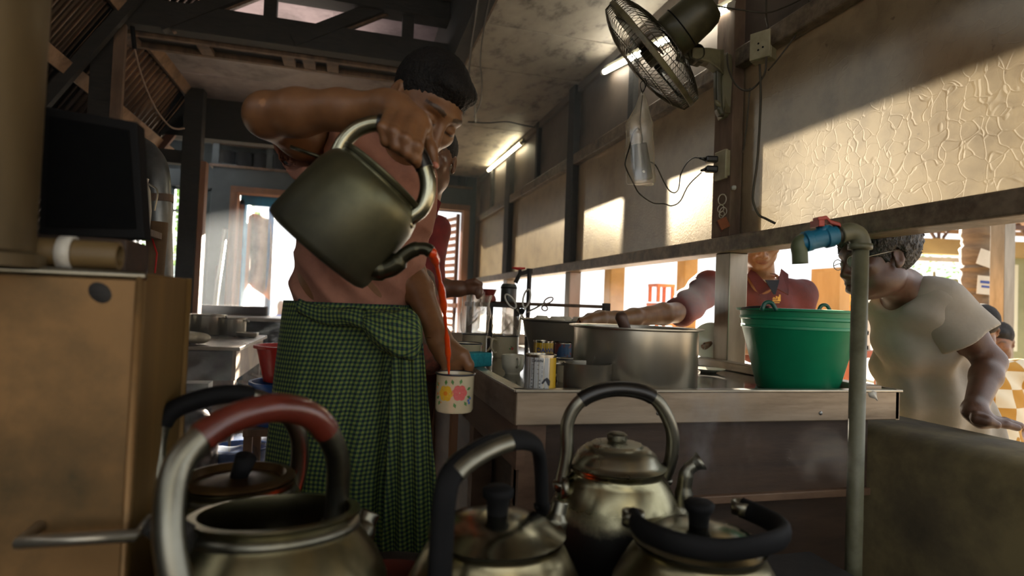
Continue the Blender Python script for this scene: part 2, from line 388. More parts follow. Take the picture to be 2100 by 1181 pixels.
struct(MB().bb((XW-.03, 2.0, ZC-.05), (XW+.02, 6.7, ZC)).build('trim_10', m_panel))
# right-hand ceiling boards with open seams
ce = struct(empty('ceiling', (1.0, 3.5, ZC)))
ys = [-1.2, -.1, 1.1, 2.32, 2.98, 3.55, 4.75, 5.95, 6.7]
for a, b in zip(ys[:-1], ys[1:]): MB().bb((.60, a+.004, ZC), (XW+.1, b-.004, ZC+.03)).build('ceiling_board', m_ceil, ce, bevel=.003)
MB().bb((.60, -1.2, ZC+.031), (XW+.1, 6.7, ZC+.04)).build('ceiling_backing', m_soot, ce)
struct(MB().bb((.52, -1.5, ZC-.015), (.60, 6.7, ZC+.5)).build('trim_11', m_soot))
struct(MB().bb((.585, -1.5, ZC-.012), (.612, 6.7, ZC+.02)).build('trim_12', m_timber))
# roof truss across the room and the sheets above it
tr = struct(empty('trim_13', (-.4, 3.75, 2.5)))
MB().bb((-1.5, 3.66, 2.51), (.52, 3.76, 2.665)).build('bottom_chord', m_soot, tr, bevel=.004)
MB().bb((-1.7, 3.62, 2.80), (.52, 3.76, 2.96)).build('upper_chord', m_soot, tr, bevel=.004)
MB().bb((-1.7, 3.56, 2.90), (.52, 3.60, 2.93)).build('upper_batten', m_timber, tr)
MB().bb((-1.7, 3.30, 3.00), (.52, 3.42, 3.16)).build('upper_beam', m_soot, tr)
for x in (-.52, .27): MB().bb((x-.035, 3.66, 2.66), (x+.035, 3.72, 2.82)).build('web_post', m_soot, tr)
for pa, pb in (((352, 44), (480, -6)), ((625, 76), (748, 28))):
    a_, b_ = PY(pa[0], pa[1], 3.68), PY(pb[0], pb[1], 3.68)
    b_ = a_+(b_-a_)*1.5; a_ = a_-(b_-a_)*.12
    MB().bar(a_, b_, .06, .075).build('web_brace', m_soot, tr)
    MB().bar(a_+V((.055, .02, -.01)), b_+V((.055, .02, -.01)), .03, .03).build('brace_batten', m_timber, tr)
fr = struct(empty('trim_14', (-.4, 3.9, 2.5)))
for y in (3.80, 3.985): MB().bb((-1.36, y-.016, 2.497), (.52, y+.016, 2.53)).build('slot_rail', m_timber, fr)
MB().bb((-1.36, 3.80, 2.53), (.52, 3.985, 2.545)).build('slot_back', m_soot, fr)
for x in (-1.3, -.90, -.43, -.31, -.17, .30): MB().bb((x-.035, 3.80, 2.499), (x+.035, 3.985, 2.529)).build('slot_block', m_timber, fr)
rs = struct(empty('ceiling_2', (-.4, 5.2, 2.6)))
for a, b in ((4.02, 4.62), (4.63, 5.5), (5.51, 6.7)): MB().bb((-1.25, a, 2.60), (.52, b, 2.62)).build('ceiling_sheet', m_ceil2, rs)
us = struct(empty('ceiling_3', (-.8, 3, 3.1)))
for a, b in ((-3.0, -1.9), (-1.9, -1.02), (-1.02, -.2), (-.2, .53)):
    MB().add([(a, -1.6, 3.3), (b, -1.6, 3.3), (b, 5.2, 2.95), (a, 5.2, 2.95), (a, -1.6, 3.32), (b, -1.6, 3.32), (b, 5.2, 2.97), (a, 5.2, 2.97)], [(0, 1, 2, 3), (4, 5, 6, 7), (0, 1, 5, 4), (1, 2, 6, 5), (2, 3, 7, 6), (3, 0, 4, 7)]).build('roof_sheet', m_ceil2, us)
MB().bb((-3.2, -1.7, 3.34), (.6, 5.3, 3.37)).build('roof_backing', m_soot, us)
struct(MB().bb((-1.6, 5.18, 2.28), (.6, 5.30, 2.61)).build('trim_15', m_soot))  # dark beam added in place of the shadow beyond the lit ceiling
# steep corrugated slope on the left with purlins and rafters
SL = math.radians(58); sx, sz = math.cos(SL), math.sin(SL); SO = V((-1.31, 0, 2.59))
m_tin = mat('corrugated_tin', '#241f1c', '#3a322d', rough=.2, metal=1., scale=6, c3='#1c1917', s3=3)
rows = []
N = 456
tt = [-1.5, -.9, -.3, .3, .9]
cr = MB(); rows = [[V((SO.x+sx*t-sz*(.017*math.cos(2*math.pi*k/8)), 1.2+4.3*k/N, SO.z+sz*t+sx*(.017*math.cos(2*math.pi*k/8)))) for k in range(N+1)] for t in tt]
cr.grid(rows); rf = struct(cr.build('roof_slope', m_tin, smooth=True)); 
def on_slope(t, y, off): return V((SO.x+sx*t+sz*off, y, SO.z+sz*t-sx*off))
sb = struct(empty('trim_16', (-1.4, 3.5, 2.4)))
nup = (sz, 0, -sx)
for t in (-.95, -.42, .02, .5): MB().bar(on_slope(t, 1.3, .04), on_slope(t, 5.5, .04), .075, .05, nup).build('purlin', mat('pale_purlin', '#8a6f58', '#a58870', rough=.75, scale=16, bump=.3, c3='#4a382b', s3=5), sb)
for y, mm in ((5.2, mat('red_rafter', '#6d3f2c', '#55301f', rough=.7, scale=10)), (3.62, m_soot)): MB().bar(on_slope(-1.4, y, .075), on_slope(.75, y, .075), .04, .06, nup).build('rafter', mm, sb)
# timber post at the truss end, far post with its braces
struct(MB().bb((-1.42, 3.70, 0), (-1.31, 3.80, 2.72)).build('trim_17', m_soot, bevel=.004))
pl = struct(MB().bb((-1.31, 3.69, 1.9), (-1.255, 3.72, 2.515)).build('trim_18', m_timber))
struct(MB().bb((-1.27, 4.95, 0), (-1.14, 5.06, 2.6)).build('trim_19', m_soot, bevel=.004))
struct(MB().bb((-1.14, 4.96, 0), (-1.10, 5.05, 2.05)).build('trim_20', m_wood))
struct(MB().bb((-2.3, 4.97, 2.02), (-1.2, 5.05, 2.12)).build('trim_21', m_soot))
# left wall, far wall with openings
m_lw = mat('left_wall_paint', '#4a4a44', '#3a3a36', rough=.8, scale=3)
struct(MB().bb((-2.45, -2.6, 0), (-2.35, 6.8, 2.3)).build('wall_left', m_lw))
wb = struct(empty('wall_back', (0, -2.5, 0)))  # unseen wall added to dim light from behind; its opening sets the fill
for a_, b_ in (((-2.4, 0), (-1.9, 3.3)), ((-1.9, 2.4), (1.3, 3.3)), ((-1.9, 0), (1.3, .35)), ((1.3, 0), (1.65, 3.3))): MB().bb((a_[0], -2.6, a_[1]), (b_[0], -2.5, b_[1])).build('wall_piece', m_lw, wb)
YF = 6.7
fw_ = struct(empty('wall_far', (0, YF, 0)))
def fwp(x0, x1, z0, z1, nm='wall_piece'): return MB().bb((x0, YF, z0), (x1, YF+.12, z1)).build(nm, m_farwall, fw_)
D1 = (-1.20, -.30); D2 = (.86, 1.24); Wn = (-2.1, -1.42)
fwp(-2.4, Wn[0], 0, 2.75); fwp(Wn[0], Wn[1], 0, .75); fwp(Wn[0], Wn[1], 2.13, 2.3); fwp(Wn[1], D1[0], 0, 2.4); fwp(D1[0], D1[1], 2.12, 2.38); fwp(D1[1], D2[0], 0, 2.38); fwp(D2[0], D2[1], 2.1, 2.38); fwp(D2[1], 1.45, 0, 2.6)
fwp(-1.42, 1.24, 2.62, 2.8); fwp(-2.1, -1.42, 2.62, 2.9)
MB().bb((-2.1, YF+.5, 2.3), (1.3, YF+.52, 2.7)).build('niche_back', m_farwall, fw_)
MB().bb((-1.45, YF-.02, 2.36), (1.3, YF+.5, 2.385)).build('niche_shelf', m_timber, fw_)
MB().bb((-2.2, YF+.1, 2.7), (1.45, YF+.54, 2.73)).build('niche_top', m_farwall, fw_)
for x in (-2.12, 1.32): MB().bb((x, YF+.1, 2.3), (x+.03, YF+.52, 2.72)).build('niche_side', m_farwall, fw_)
MB().bb((-1.45, YF-.02, 2.60), (1.3, YF+.05, 2.63)).build('niche_rail', m_timber, fw_)
for x in (-1.40, -.88, -.35, .2, .75): MB().bb((x-.03, YF-.01, 2.385), (x+.03, YF+.06, 2.61)).build('niche_post', m_farwall, fw_)
# door 1 (left), frame and open leaf
for n, (x0, x1) in enumerate((D1, D2)):
    d = struct(empty('door_%d' % (n+1), ((x0+x1)/2, YF, 0)))
    for x in (x0, x1): MB().bb((x-.035, YF-.05, 0), (x+.035, YF+.13, 2.12)).build('jamb', m_wood, d)
    MB().bb((x0-.035, YF-.05, 2.10), (x1+.035, YF+.13, 2.165)).build('head', m_wood, d)
    if n == 0:
        MB().bb((x0+.04, YF+.1, 2.0), (x1, YF+.13, 2.10)).build('transom', m_blue, d)
        MB().bar((x0+.06, YF+.1, 1.05), (x0+.06, YF+.75, 1.05), .04, 2.0).build('door_leaf', m_wood, d)
        MB().bar((x0+.085, YF+.1, 1.05), (x0+.085, YF+.3, 1.05), .012, 1.95).build('door_edge', m_blue, d)
    else:
        lf = MB().bar((x1-.07, YF-.02, 1.02), (x1-.14, YF+.5, 1.02), .02, .05, ).build('leaf_rail', m_wood, d)
        for k in range(22):
            z = .4+k*.078
            MB().bar((x1-.06, YF+.12, z), (x1-.15, YF+.42, z), .03, .04).build('louvre', m_wood, d)
        for yy in (.11, .43): MB().bb((x1-.07-.1*(yy-.11)/.3-.02, YF+yy-.02, .02), (x1-.07-.1*(yy-.11)/.3+.02, YF+yy+.02, 2.08)).build('leaf_stile', m_wood, d)
# window bars on the far wall
wd = struct(empty('window_5', ((Wn[0]+Wn[1])/2, YF, .75)))
m_dkteal = mat('dark_teal_frame', '#1f3a3c', '#152628', rough=.5)
for x in (Wn[0]+.03, -1.78, Wn[1]-.03): MB().bb((x-.018, YF+.02, .75), (x+.018, YF+.06, 2.13)).build('bar', m_dkteal, wd)
for z in (.77, 1.88, 2.11): MB().bb((Wn[0], YF+.02, z-.012), (Wn[1], YF+.06, z+.012)).build('cross_bar', m_dkteal, wd)
# eave outside the window wall
struct(MB().add([(1.45, -2.5, 2.66), (2.46, -2.5, 2.385), (2.46, 9, 2.385), (1.45, 9, 2.66), (1.45, -2.5, 2.70), (2.46, -2.5, 2.43), (2.46, 9, 2.43), (1.45, 9, 2.70)], [(0, 1, 2, 3), (4, 5, 6, 7), (0, 1, 5, 4), (1, 2, 6, 5), (2, 3, 7, 6), (3, 0, 4, 7)]).build('roof_eave', m_soot))
m_cream = mat('cream_column', '#b08d55', '#94733f', rough=.7, scale=5)
for n, (x, y, wd_) in enumerate(((2.4, PX(1259, 600, 2.4).y, .15), (3.2, PX(1408, 600, 3.2).y, .15))): struct(MB().bb((x-wd_/2, y-wd_/2, -.06), (x+wd_/2, y+wd_/2, 2.4)).build('column_%d' % (n+1), m_cream, bevel=.01))
# ------------------------------------------------------------------ left foreground
m_brass = mat('stained_sheet_metal', '#7a5c36', '#8f6c42', rough=.5, metal=.5, scale=4, bump=.1, c3='#4c4028', s3=3.2, rvar=.15)
m_brass2 = mat('ochre_side_sheet', '#77592a', '#5c4520', rough=.6, metal=.3, scale=6, stretch=(2, 2, .15), bump=.1)
m_black = mat('matt_black', '#070708', '#0c0c0d', rough=.75, scale=10, spec=.2)
m_blackp = mat('black_bakelite', '#0d0c0b', '#161412', rough=.32, scale=20)
m_alu = mat('dull_aluminium', '#8b8676', '#a39d8c', rough=.33, metal=1., scale=7, bump=.04, c3='#55503f', s3=4, lo3=.5, hi3=.8, rvar=.1)
m_steel = mat('stainless_steel', '#aca697', '#8f897c', rough=.3, metal=.82, scale=5, stretch=(1, 1, .3), rvar=.08, bump=.02)
m_galv = mat('galvanised_sheet', '#8c8d8a', '#6f706d', rough=.42, metal=.85, scale=9, bump=.05)
m_bamboo = mat('bamboo', '#5c4a2c', '#715b36', rough=.55, scale=10, stretch=(.3, 4, 4), bump=.1)
m_whitep = mat('white_plastic', '#c9c5ba', '#b3ad9f', rough=.45, scale=6)
m_bluep = mat('blue_plastic', '#1257a6', '#0d4687', rough=.4, scale=5)
m_redp = mat('red_plastic', '#c22018', '#a81812', rough=.4, scale=5)
YC = .86
cx1 = PY(299, 560, YC).x; zt = PY(299, 560, YC).z
cab = empty('sheet_metal_oven', (cx1-.4, YC+.12, 0), 'tall brass-toned sheet metal oven at the left edge of the picture', 'oven')
MB().bb((cx1-.95, YC, .0), (cx1-.004, YC+.012, zt-.006)).build('front_panel', m_brass, cab, bevel=.003)
MB().bb((cx1-.014, YC, 0), (cx1, YC+.21, zt)).build('side_panel', m_brass2, cab, bevel=.004)
MB().bb((cx1-.95, YC+.008, zt-.015), (cx1-.004, YC+.21, zt-.003)).build('top_panel', m_brass, cab)
MB().bb((cx1-.95, YC+.2, 0), (cx1, YC+.21, zt-.01)).build('back_panel', m_brass, cab)
MB().tube([(cx1-.95, YC, zt-.004), (cx1, YC, zt-.004)], .006, 8).build('rolled_edge', m_alu, cab, smooth=True)
MB().tube([(cx1-.006, YC-.001, 0), (cx1-.006, YC-.001, zt-.004)], .005, 8).build('corner_seam', m_brass, cab, smooth=True)
MB().tube([(cx1+.0, YC+.207, 0), (cx1, YC+.207, zt)], .006, 8).build('corner_seam', m_brass2, cab, smooth=True)
a, b = PY(38, 1112, YC-.05), PY(277, 1098, YC-.05)
MB().tube([V((a.x, YC+.005, a.z)), a, b, V((b.x, YC+.005, b.z))], .0075, 10).build('handle_rod', m_steel, cab, smooth=True)
p = PY(205, 600, YC); MB().lathe([(0, .0015), (.010, .0015), (.0115, 0)], 14, p, (0, -1, 0), sy=1.3).build('draught_hole', m_soot, cab, smooth=True)
# flue pipe
r = .085; _d = ray(88, 300); _d = V((_d.x, _d.y)).normalized(); _c = _d*.97+V((-_d.y, _d.x))*r; fx = _c.x; fy = _c.y
fl = empty('flue_pipe', (fx, fy, zt), 'fat vertical flue pipe rising from the brass-toned oven', 'pipe')
m_flue = mat('smoked_pipe', '#6a5a3e', '#564930', rough=.5, metal=.5, scale=5, stretch=(1, 1, .3), c3='#2e2619', s3=2)
MB().lathe([(r, 0), (r, .62), (r+.003, .622), (r+.003, .66), (r, .662), (r, 1.6)], 32, (fx, fy, zt)).build('pipe_body', m_flue, fl, smooth=True, angle=40)
MB().lathe([(r+.012, 0), (r+.012, .015), (r, .02)], 32, (fx, fy, zt)).build('base_collar', m_flue, fl, smooth=True, angle=40)
# black box on a plank
yb = 1.0
q = [PY(86, 217, yb), PY(281, 250, yb), PY(296, 490, yb), PY(80, 484, yb)]
bx = empty('black_panel', (q[2]+q[3])/2, 'matt black panel standing on a plank above the oven', 'panel')
MB().prism(q, (0, .035, 0)).build('case', m_black, bx, bevel=.002)
MB().prism([q[0].lerp(q[2], .08)+V((0, -.001, 0)), q[1].lerp(q[3], .08)+V((0, -.001, 0)), q[2].lerp(q[0], .08)+V((0, -.001, 0)), q[3].lerp(q[1], .08)+V((0, -.001, 0))], (0, -.003, 0)).build('face_panel', mat('black_mesh', '#060708', '#090a0b', rough=.9, scale=60, spec=.1), bx)
bot = min(q[2].z, q[3].z)
pk = MB().bb((cx1-.42, YC+.1, zt), (cx1-.055, YC+.2, bot)).build('plank_stack', mat('dark_plank', '#3a2614', '#2a1b0e', rough=.7, scale=10, stretch=(.3, 3, 3)), bevel=.004); tag(pk, 'dark wooden plank lying under the black panel', 'plank')
# bamboo tube with a tape ring, bottle with blue cap
bt = empty('bamboo_tube', P(100, 515, .80), 'bamboo tube with a white tape ring lying on the oven', 'bamboo')
a, b = V((cx1-.50, YC+.03, zt+.022)), V((cx1-.045, YC+.045, zt+.022))
MB().lathe([(.019, 0), (.019, (b-a).length), (.014, (b-a).length), (.014, .2)], 16, a, b-a).build('tube', m_bamboo, bt, smooth=True, angle=40)
MB().lathe([(.0215, -.008), (.0215, .008)], 16, a.lerp(b, .87), b-a).build('tape_ring', m_whitep, bt, smooth=True, solid=.003)
bo = empty('oil_bottle', V((cx1-.235, YC+.06, zt)), 'small yellow bottle with a blue cap on the oven', 'bottle'); o = V((cx1-.235, YC+.07, zt))
MB().lathe([(0, 0), (.02, 0), (.021, .004), (.021, .05), (.009, .062), (.009, .07)], 16, o).build('bottle_body', mat('yellow_bottle', '#8a6a1c', rough=.35), bo, smooth=True, angle=50)
MB().lathe([(.013, .066), (.013, .098), (.0, .1)], 16, o).build('cap', m_bluep, bo, smooth=True, angle=50)
# ------------------------------------------------------------------ behind the oven: duct, bag
d = 2.3
du = empty('bent_duct', P(325, 560, d), 'grey bent metal duct standing behind the oven', 'duct')
pts = bez([P(333, 700, d), P(330, 545, d), P(327, 400, d), P(318, 335, d+.05), P(285, 300, d+.15), P(230, 290, d+.2)], 30)
MB().tube(pts, .042, 16).build('duct_tube', m_galv, du, smooth=True)
MB().tube([P(328, 415, d), P(327, 400, d)], .047, 16).build('duct_collar', m_timber, du, smooth=True, angle=40)
MB().tube([P(333, 700, d), V((P(333, 700, d).x, P(333, 700, d).y, 0))], .04, 16).build('duct_leg', m_galv, du, smooth=True)
d = 1.9
bg = empty('paper_funnel', P(318, 545, d), 'brown paper funnel leaning beside the grey duct', 'funnel')
top = [P(300, 452, d), P(343, 458, d)]; bt_ = [P(318, 600, d), P(322, 600, d)]
c0 = (top[0]+top[1])/2; c1_ = V((c0.x+.012, c0.y, 0.93))
MB().lathe([(.012, 0), (.018, .06), (.036, c0.z-.93)], 18, c1_, (c0-c1_), sy=.6).build('cone', mat('brown_paper', '#6f5638', '#59432b', rough=.8, scale=12), bg, smooth=True)
MB().tube([P(306, 470, d-.03), P(322, 520, d-.03), P(318, 560, d-.03)], .003, 6).build('red_cord', m_redp, bg)
MB().lathe([(.018, -.93), (.016, .0)], 10, c1_).build('stand_post', m_soot, bg)
ju = empty('white_jug', P(293, 440, 1.8), 'white jug with a wire handle beside the duct', 'jug'); o = P(284, 470, 1.8)
MB().lathe([(0, 0), (.03, 0), (.032, .06), (.026, .12), (.018, .14), (.02, .155)], 18, o).build('jug_body', m_whitep, ju, smooth=True, angle=50)
MB().tube(bez([o+V((.02, 0, .14)), o+V((.045, 0, .12)), o+V((.04, 0, .06))], 10), .003, 6).build('wire_handle', m_steel, ju)
MB().bb((o.x-.2, o.y-.04, o.z-.02), (o.x+.04, o.y+.1, o.z)).build('jug_shelf', m_timber, ju)
MB().bb((o.x-.2, o.y, 0), (o.x-.16, o.y+.04, o.z-.02)).build('shelf_leg', m_timber, ju)
# ------------------------------------------------------------------ steel worktable with pots
TX, TY0, TY1, TZ = -.49, 3.06, 4.02, .80
tb = empty('worktable', ((TX-1.6)/2-.3, 3.5, 0), 'steel-topped worktable with cluttered shelves behind the oven', 'table')
m_ttop = mat('worn_steel_top', '#9b8f80', '#7d7266', rough=.3, metal=.8, scale=6, rvar=.12)
MB().bb((-1.7, TY0, TZ-.018), (TX, TY1, TZ)).build('tabletop', m_ttop, tb, bevel=.003)
MB().bb((-1.7, TY0+.02, TZ-.16), (TX-.02, TY0+.035, TZ-.018)).build('front_apron', mat('grey_apron', '#7f7a74', '#6a645e', rough=.6, scale=8, c3='#4b443d'), tb)
MB().bb((TX-.035, TY0+.02, TZ-.16), (TX-.02, TY1-.02, TZ-.018)).build('side_apron', mat('pale_apron', '#b39c84', '#957d66', rough=.5, scale=8, c3='#6b543f'), tb)
for x, y in ((TX-.07, TY0+.07), (TX-.07, TY1-.07), (-1.6, TY0+.07), (-1.6, TY1-.07)): MB().bb((x-.045, y-.04, 0), (x+.045, y+.04, TZ-.018)).build('leg', m_timber, tb)
for z in (.26, .46): MB().bb((-1.65, TY0+.05, z), (TX-.05, TY1-.05, z+.02)).build('shelf', m_timber, tb)
for z in (.52, .59): MB().bb((-1.5, TY0+.06, z), (TX-.14, TY0+.5, z+.03)).build('tray', m_galv, tb)
for k in range(4): MB().bar((TX-.02, TY0+.15+k*.16, .62-.03*(k % 2)), (TX+.05, TY0+.30+k*.16, .56), .025, .012).build('slat', m_timber, tb)
def pot(name, o, r, h, m, label, cat='pot', handles=True, lip=.006, group=None, taper=1., th=.002):
    e = empty(name, o, label, cat, group); o = V(o); rb = r*taper
    MB().lathe([(0, 0), (rb-.006, 0), (rb, .006), (r, h-.004), (r+lip, h), (r+lip, h+.003), (r-th, h+.001), (r-th-.001, h-.008), (rb-th, .008), (0, .006)], 36, o).build('pot_body', m, e, smooth=True, angle=50)
    if handles:
        for s in (-1, 1):
            c = o+CR*(s*r)+V((0, 0, h*.78)); MB().tube(bez([c+V((0, 0, .012))+CF*.02, c+CR*(s*.022), c+V((0, 0, .012))-CF*.02], 8), .004, 6).build('side_handle', m, e, smooth=True)
    return e
o = PZ(408, 690, TZ); pot('stock_pot', (o.x, o.y+.18, TZ), .105, .12, m_steel, 'larger steel pot at the left on the steel worktable')
o = PZ(466, 690, TZ); pot('stock_pot', (o.x, o.y+.12, TZ), .082, .105, m_steel, 'smaller steel pot at the right on the steel worktable')
o = PZ(512, 690, TZ); e = MB().lathe([(0, 0), (.05, 0), (.062, .012), (.064, .03), (.058, .03), (.05, .012), (0, .008)], 24, (o.x, o.y-.1, TZ)).build('shallow_dish', m_steel, smooth=True, angle=50); tag(e, 'shallow steel dish near the corner of the worktable', 'dish')
o = PZ(400, 708, TZ); s = SDF(); random.seed(3)
for k in range(9): s.ell((o.x-.02+random.uniform(-.05, .05), o.y+.05+random.uniform(-.04, .04), TZ+.025+random.uniform(0, .012)), (.045, .04, .024), None, .015)
s.plane((0, 0, TZ+.001), (0, 0, -1)); bd = sdf_obj('dough_bag', [s.mesh(.006)], mat('dough', '#d6cbb4', '#c2b598', rough=.5, scale=20, bump=.3), None); tag(bd, 'lumpy white bag of dough on the worktable', 'bag')
# low brick cooker behind the table
ck = empty('cooker_block', (-.85, 5.3, 0), 'dark block cooker with a steel rim near the far door', 'cooker')
MB().bb((-1.6, 5.1, 0), (-.50, 5.75, .84)).build('cooker_body', m_soot, ck); MB().bb((-1.62, 5.08, .84), (-.46, 5.77, .87)).build('cooker_top', m_ttop, ck, bevel=.004)
MB().bb((-.49, 5.1, .30), (-.46, 5.16, .84)).build('cooker_leg', m_steel, ck)
MB().bb((-1.55, 5.6, .87), (-.7, 5.7, .95)).build('back_ledge', m_soot, ck)
# ------------------------------------------------------------------ plastic ware on the floor
def tub(name, o, rt, rb, h, m, label, cat, rim=.012, hollow=True):
    e = empty(name, o, label, cat)
    MB().lathe([(0, 0), (rb, 0), (rt-.004, h-rim), (rt+rim*.7, h-rim), (rt+rim*.7, h), (rt-.004, h), (rb-.006, .01), (0, .01)], 32, o).build('tub_wall', m, e, smooth=True, angle=40); return e
o = P(590, 790, 2.6); zb_ = o.z-.16
so_ = empty('basin_stand', (o.x, o.y, 0), 'small wooden stand under the blue tub', 'stand'); MB().bb((o.x-.15, o.y-.15, zb_-.03), (o.x+.15, o.y+.15, zb_)).build('stand_top', m_timber, so_, bevel=.004)
for a_ in (-1, 1):
    for b_ in (-1, 1): MB().bb((o.x+a_*.13-.016, o.y+b_*.13-.016, 0), (o.x+a_*.13+.016, o.y+b_*.13+.016, zb_-.03)).build('leg', m_timber, so_)
tub('blue_tub', (o.x, o.y, zb_), .15, .13, .18, m_bluep, 'deep blue tub underneath the red basin', 'tub')
tub('red_basin', (o.x, o.y, o.z+.02), .138, .10, .155, m_redp, 'red plastic basin stacked on the blue tub', 'basin')
o = P(520, 960, 3.1); zt_ = P(520, 884, 3.1).z
br = empty('blue_barrel', (o.x, o.y, 0), 'blue plastic barrel with a white ring lid on the floor', 'barrel')
MB().lathe([(0, 0), (.15, 0), (.16, .03), (.155, .1), (.16, .13), (.155, zt_-.16), (.12, zt_-.05), (.115, zt_-.02)], 32, (o.x+.02, o.y, 0)).build('barrel_body', mat('sea_blue_plastic', '#0a5b8f', '#084a75', rough=.4, scale=4), br, smooth=True, angle=50)
MB().lathe([(.135, zt_-.05), (.138, zt_-.01), (.125, zt_), (.085, zt_), (.083, zt_-.03)], 32, (o.x+.02, o.y, 0)).build('lid_ring', m_whitep, br, smooth=True, angle=50)
o = P(492, 960, 2.75); zt_ = P(492, 905, 2.75).z
bk = empty('lined_bucket', (o.x, o.y, 0), 'blue bucket lined with a crumpled clear bag', 'bucket')
MB().lathe([(0, 0), (.10, 0), (.125, zt_-.03), (.13, zt_-.03), (.13, zt_-.02), (.118, zt_-.02), (.1, .01)], 28, (o.x, o.y, 0)).build('bucket_wall', m_bluep, bk, smooth=True, angle=40)
m_bag = bpy.data.materials.new('clear_bag'); m_bag.use_nodes = True; MATS['clear_bag'] = m_bag
def film(m, tint, dens, rough=.25):
    nt = m.node_tree; L = nt.links; nt.nodes.remove(nt.nodes['Principled BSDF']); out = nt.nodes['Material Output']
    t = nd(nt, 'ShaderNodeBsdfTransparent'); t.inputs[0].default_value = (.97, .96, .94, 1); g_ = nd(nt, 'ShaderNodeBsdfGlossy', Roughness=rough); tl = nd(nt, 'ShaderNodeBsdfTranslucent'); tl.inputs[0].default_value = hx(tint); df = nd(nt, 'ShaderNodeBsdfDiffuse'); df.inputs[0].default_value = hx(tint)
    a1 = nd(nt, 'ShaderNodeMixShader'); a1.inputs[0].default_value = .5; L.new(tl.outputs[0], a1.inputs[1]); L.new(df.outputs[0], a1.inputs[2])
    lw = nd(nt, 'ShaderNodeLayerWeight', Blend=.35); mm = nd(nt, 'ShaderNodeMath', operation='MULTIPLY_ADD'); mm.inputs[1].default_value = .38; mm.inputs[2].default_value = dens; mm.use_clamp = True; L.new(lw.outputs['Facing'], mm.inputs[0])
    a2 = nd(nt, 'ShaderNodeMixShader'); L.new(mm.outputs[0], a2.inputs[0]); L.new(t.outputs[0], a2.inputs[1]); L.new(a1.outputs[0], a2.inputs[2])
    a3 = nd(nt, 'ShaderNodeMixShader'); a3.inputs[0].default_value = .12; L.new(a2.outputs[0], a3.inputs[1]); L.new(g_.outputs[0], a3.inputs[2]); L.new(a3.outputs[0], out.inputs['Surface'])
film(m_bag, '#c8d4e6', .12)
def crumple(o, prof, n=40, amp=.006, seed=1, fr=9.):
    rings = []
    for (r, h) in prof:
        ring = []
        for j in range(n):
            a = 2*math.pi*j/n; d_ = mnoise.noise(V((math.cos(a)*fr*.2+seed, math.sin(a)*fr*.2, h*fr*2)))+.6*mnoise.noise(V((math.cos(a)*fr*.6, math.sin(a)*fr*.6+seed, h*fr*5)))
            ring.append(V(o)+V((math.cos(a)*(r+amp*d_), math.sin(a)*(r+amp*d_), h+amp*.8*mnoise.noise(V((a*3, h*30, seed))))))
        rings.append(ring)
    return MB().loft(rings, False)
crumple((o.x, o.y, 0), [(.137, zt_-.14), (.14, zt_-.09), (.143, zt_-.04), (.142, zt_-.005), (.13, zt_+.01), (.118, zt_-.01), (.112, zt_-.06)], 60, .012).build('bag_liner', m_bag, bk, smooth=True)
# dark rubbish sack under the table, bundle of poles, leaning frame
s = SDF(); random.seed(11); o = P(395, 862, 2.58)
for k in range(16): s.ell((o.x+random.uniform(-.12, .08), o.y+random.uniform(-.06, .1), random.uniform(.05, o.z+.02)), (random.uniform(.05, .1),)*2+(random.uniform(.05, .09),), None, .03)
s.cone((o.x, o.y, .05), (o.x, o.y, o.z-.05), .12, .1, .03); s.plane((0, 0, 0.001), (0, 0, -1))
s.fn(lambda D, X, Y, Z: D+.006*np.sin(X*90+np.sin(Z*60)*2)*np.sin(Y*70+Z*80))
rb = sdf_obj('rubbish_sack', [s.mesh(.012)], mat('dark_sack', '#37302d', '#5d534d', rough=.3, scale=12, bump=.3), None, 1); tag(rb, 'dark lumpy rubbish sack under the worktable', 'sack')
for k, (x0, x1, xb, lab) in enumerate(((462, 458, 424, 'long silver pole leaning against the far wall'), (448, 446, 436, 'shorter brown pole leaning beside the silver pole'))):
    a = PY(x0, 470 if k == 0 else 545, 6.6); bq = PY(xb, 655, 6.35); bq.z = 0
    po = MB().tube([bq, a], .022, 8).build('leaning_pole', m_steel if k == 0 else m_timber, smooth=True); tag(po, lab, 'pole')
# ------------------------------------------------------------------ cable hanging from the roof
ca = empty('hanging_cable', P(285, 0, 3.3), 'loose cable hanging in a curve below the roof truss', 'cable')
MB().tube(bez([P(280, -70, 3.3), P(279, 0, 3.3), P(271, 40, 3.3), P(276, 100, 3.3)], 16), [.012]*16+[.012], 8).build('cable_bundle', m_black, ca, smooth=True)
MB().tube(bez([P(274, 92, 3.3), P(292, 160, 3.35), P(318, 220, 3.4), P(345, 256, 3.45), P(362, 264, 3.5), P(378, 263, 3.55)], 30), .0055, 6).build('cable_tail', mat('pale_cord', '#8f7a6a', rough=.7), ca, smooth=True)
# pans stored in the niche over the far door
for k, (px, py, rr) in enumerate(((500, 312, .085), (535, 333, .085), (570, 312, .085), (606, 338, .085), (462, 322, .085), (930, 378, .06), (956, 380, .055))):
    p = PY(px, py, YF+.2); zb = 2.385
    e = MB().lathe([(0, 0), (rr*.95, 0), (rr, .03), (rr*1.02, .2), (rr*.9, .2), (rr*.85, .02), (0, .02)], 20, (p.x, YF+.28, zb)).build('stored_pan', m_soot, smooth=True, angle=40)
    tag(e, 'dark pan stored in the niche above the far door, number %s from the left' % ('second', 'third', 'fourth', 'fifth', 'first', 'sixth', 'seventh')[k], 'pan', 'pans in the niche')
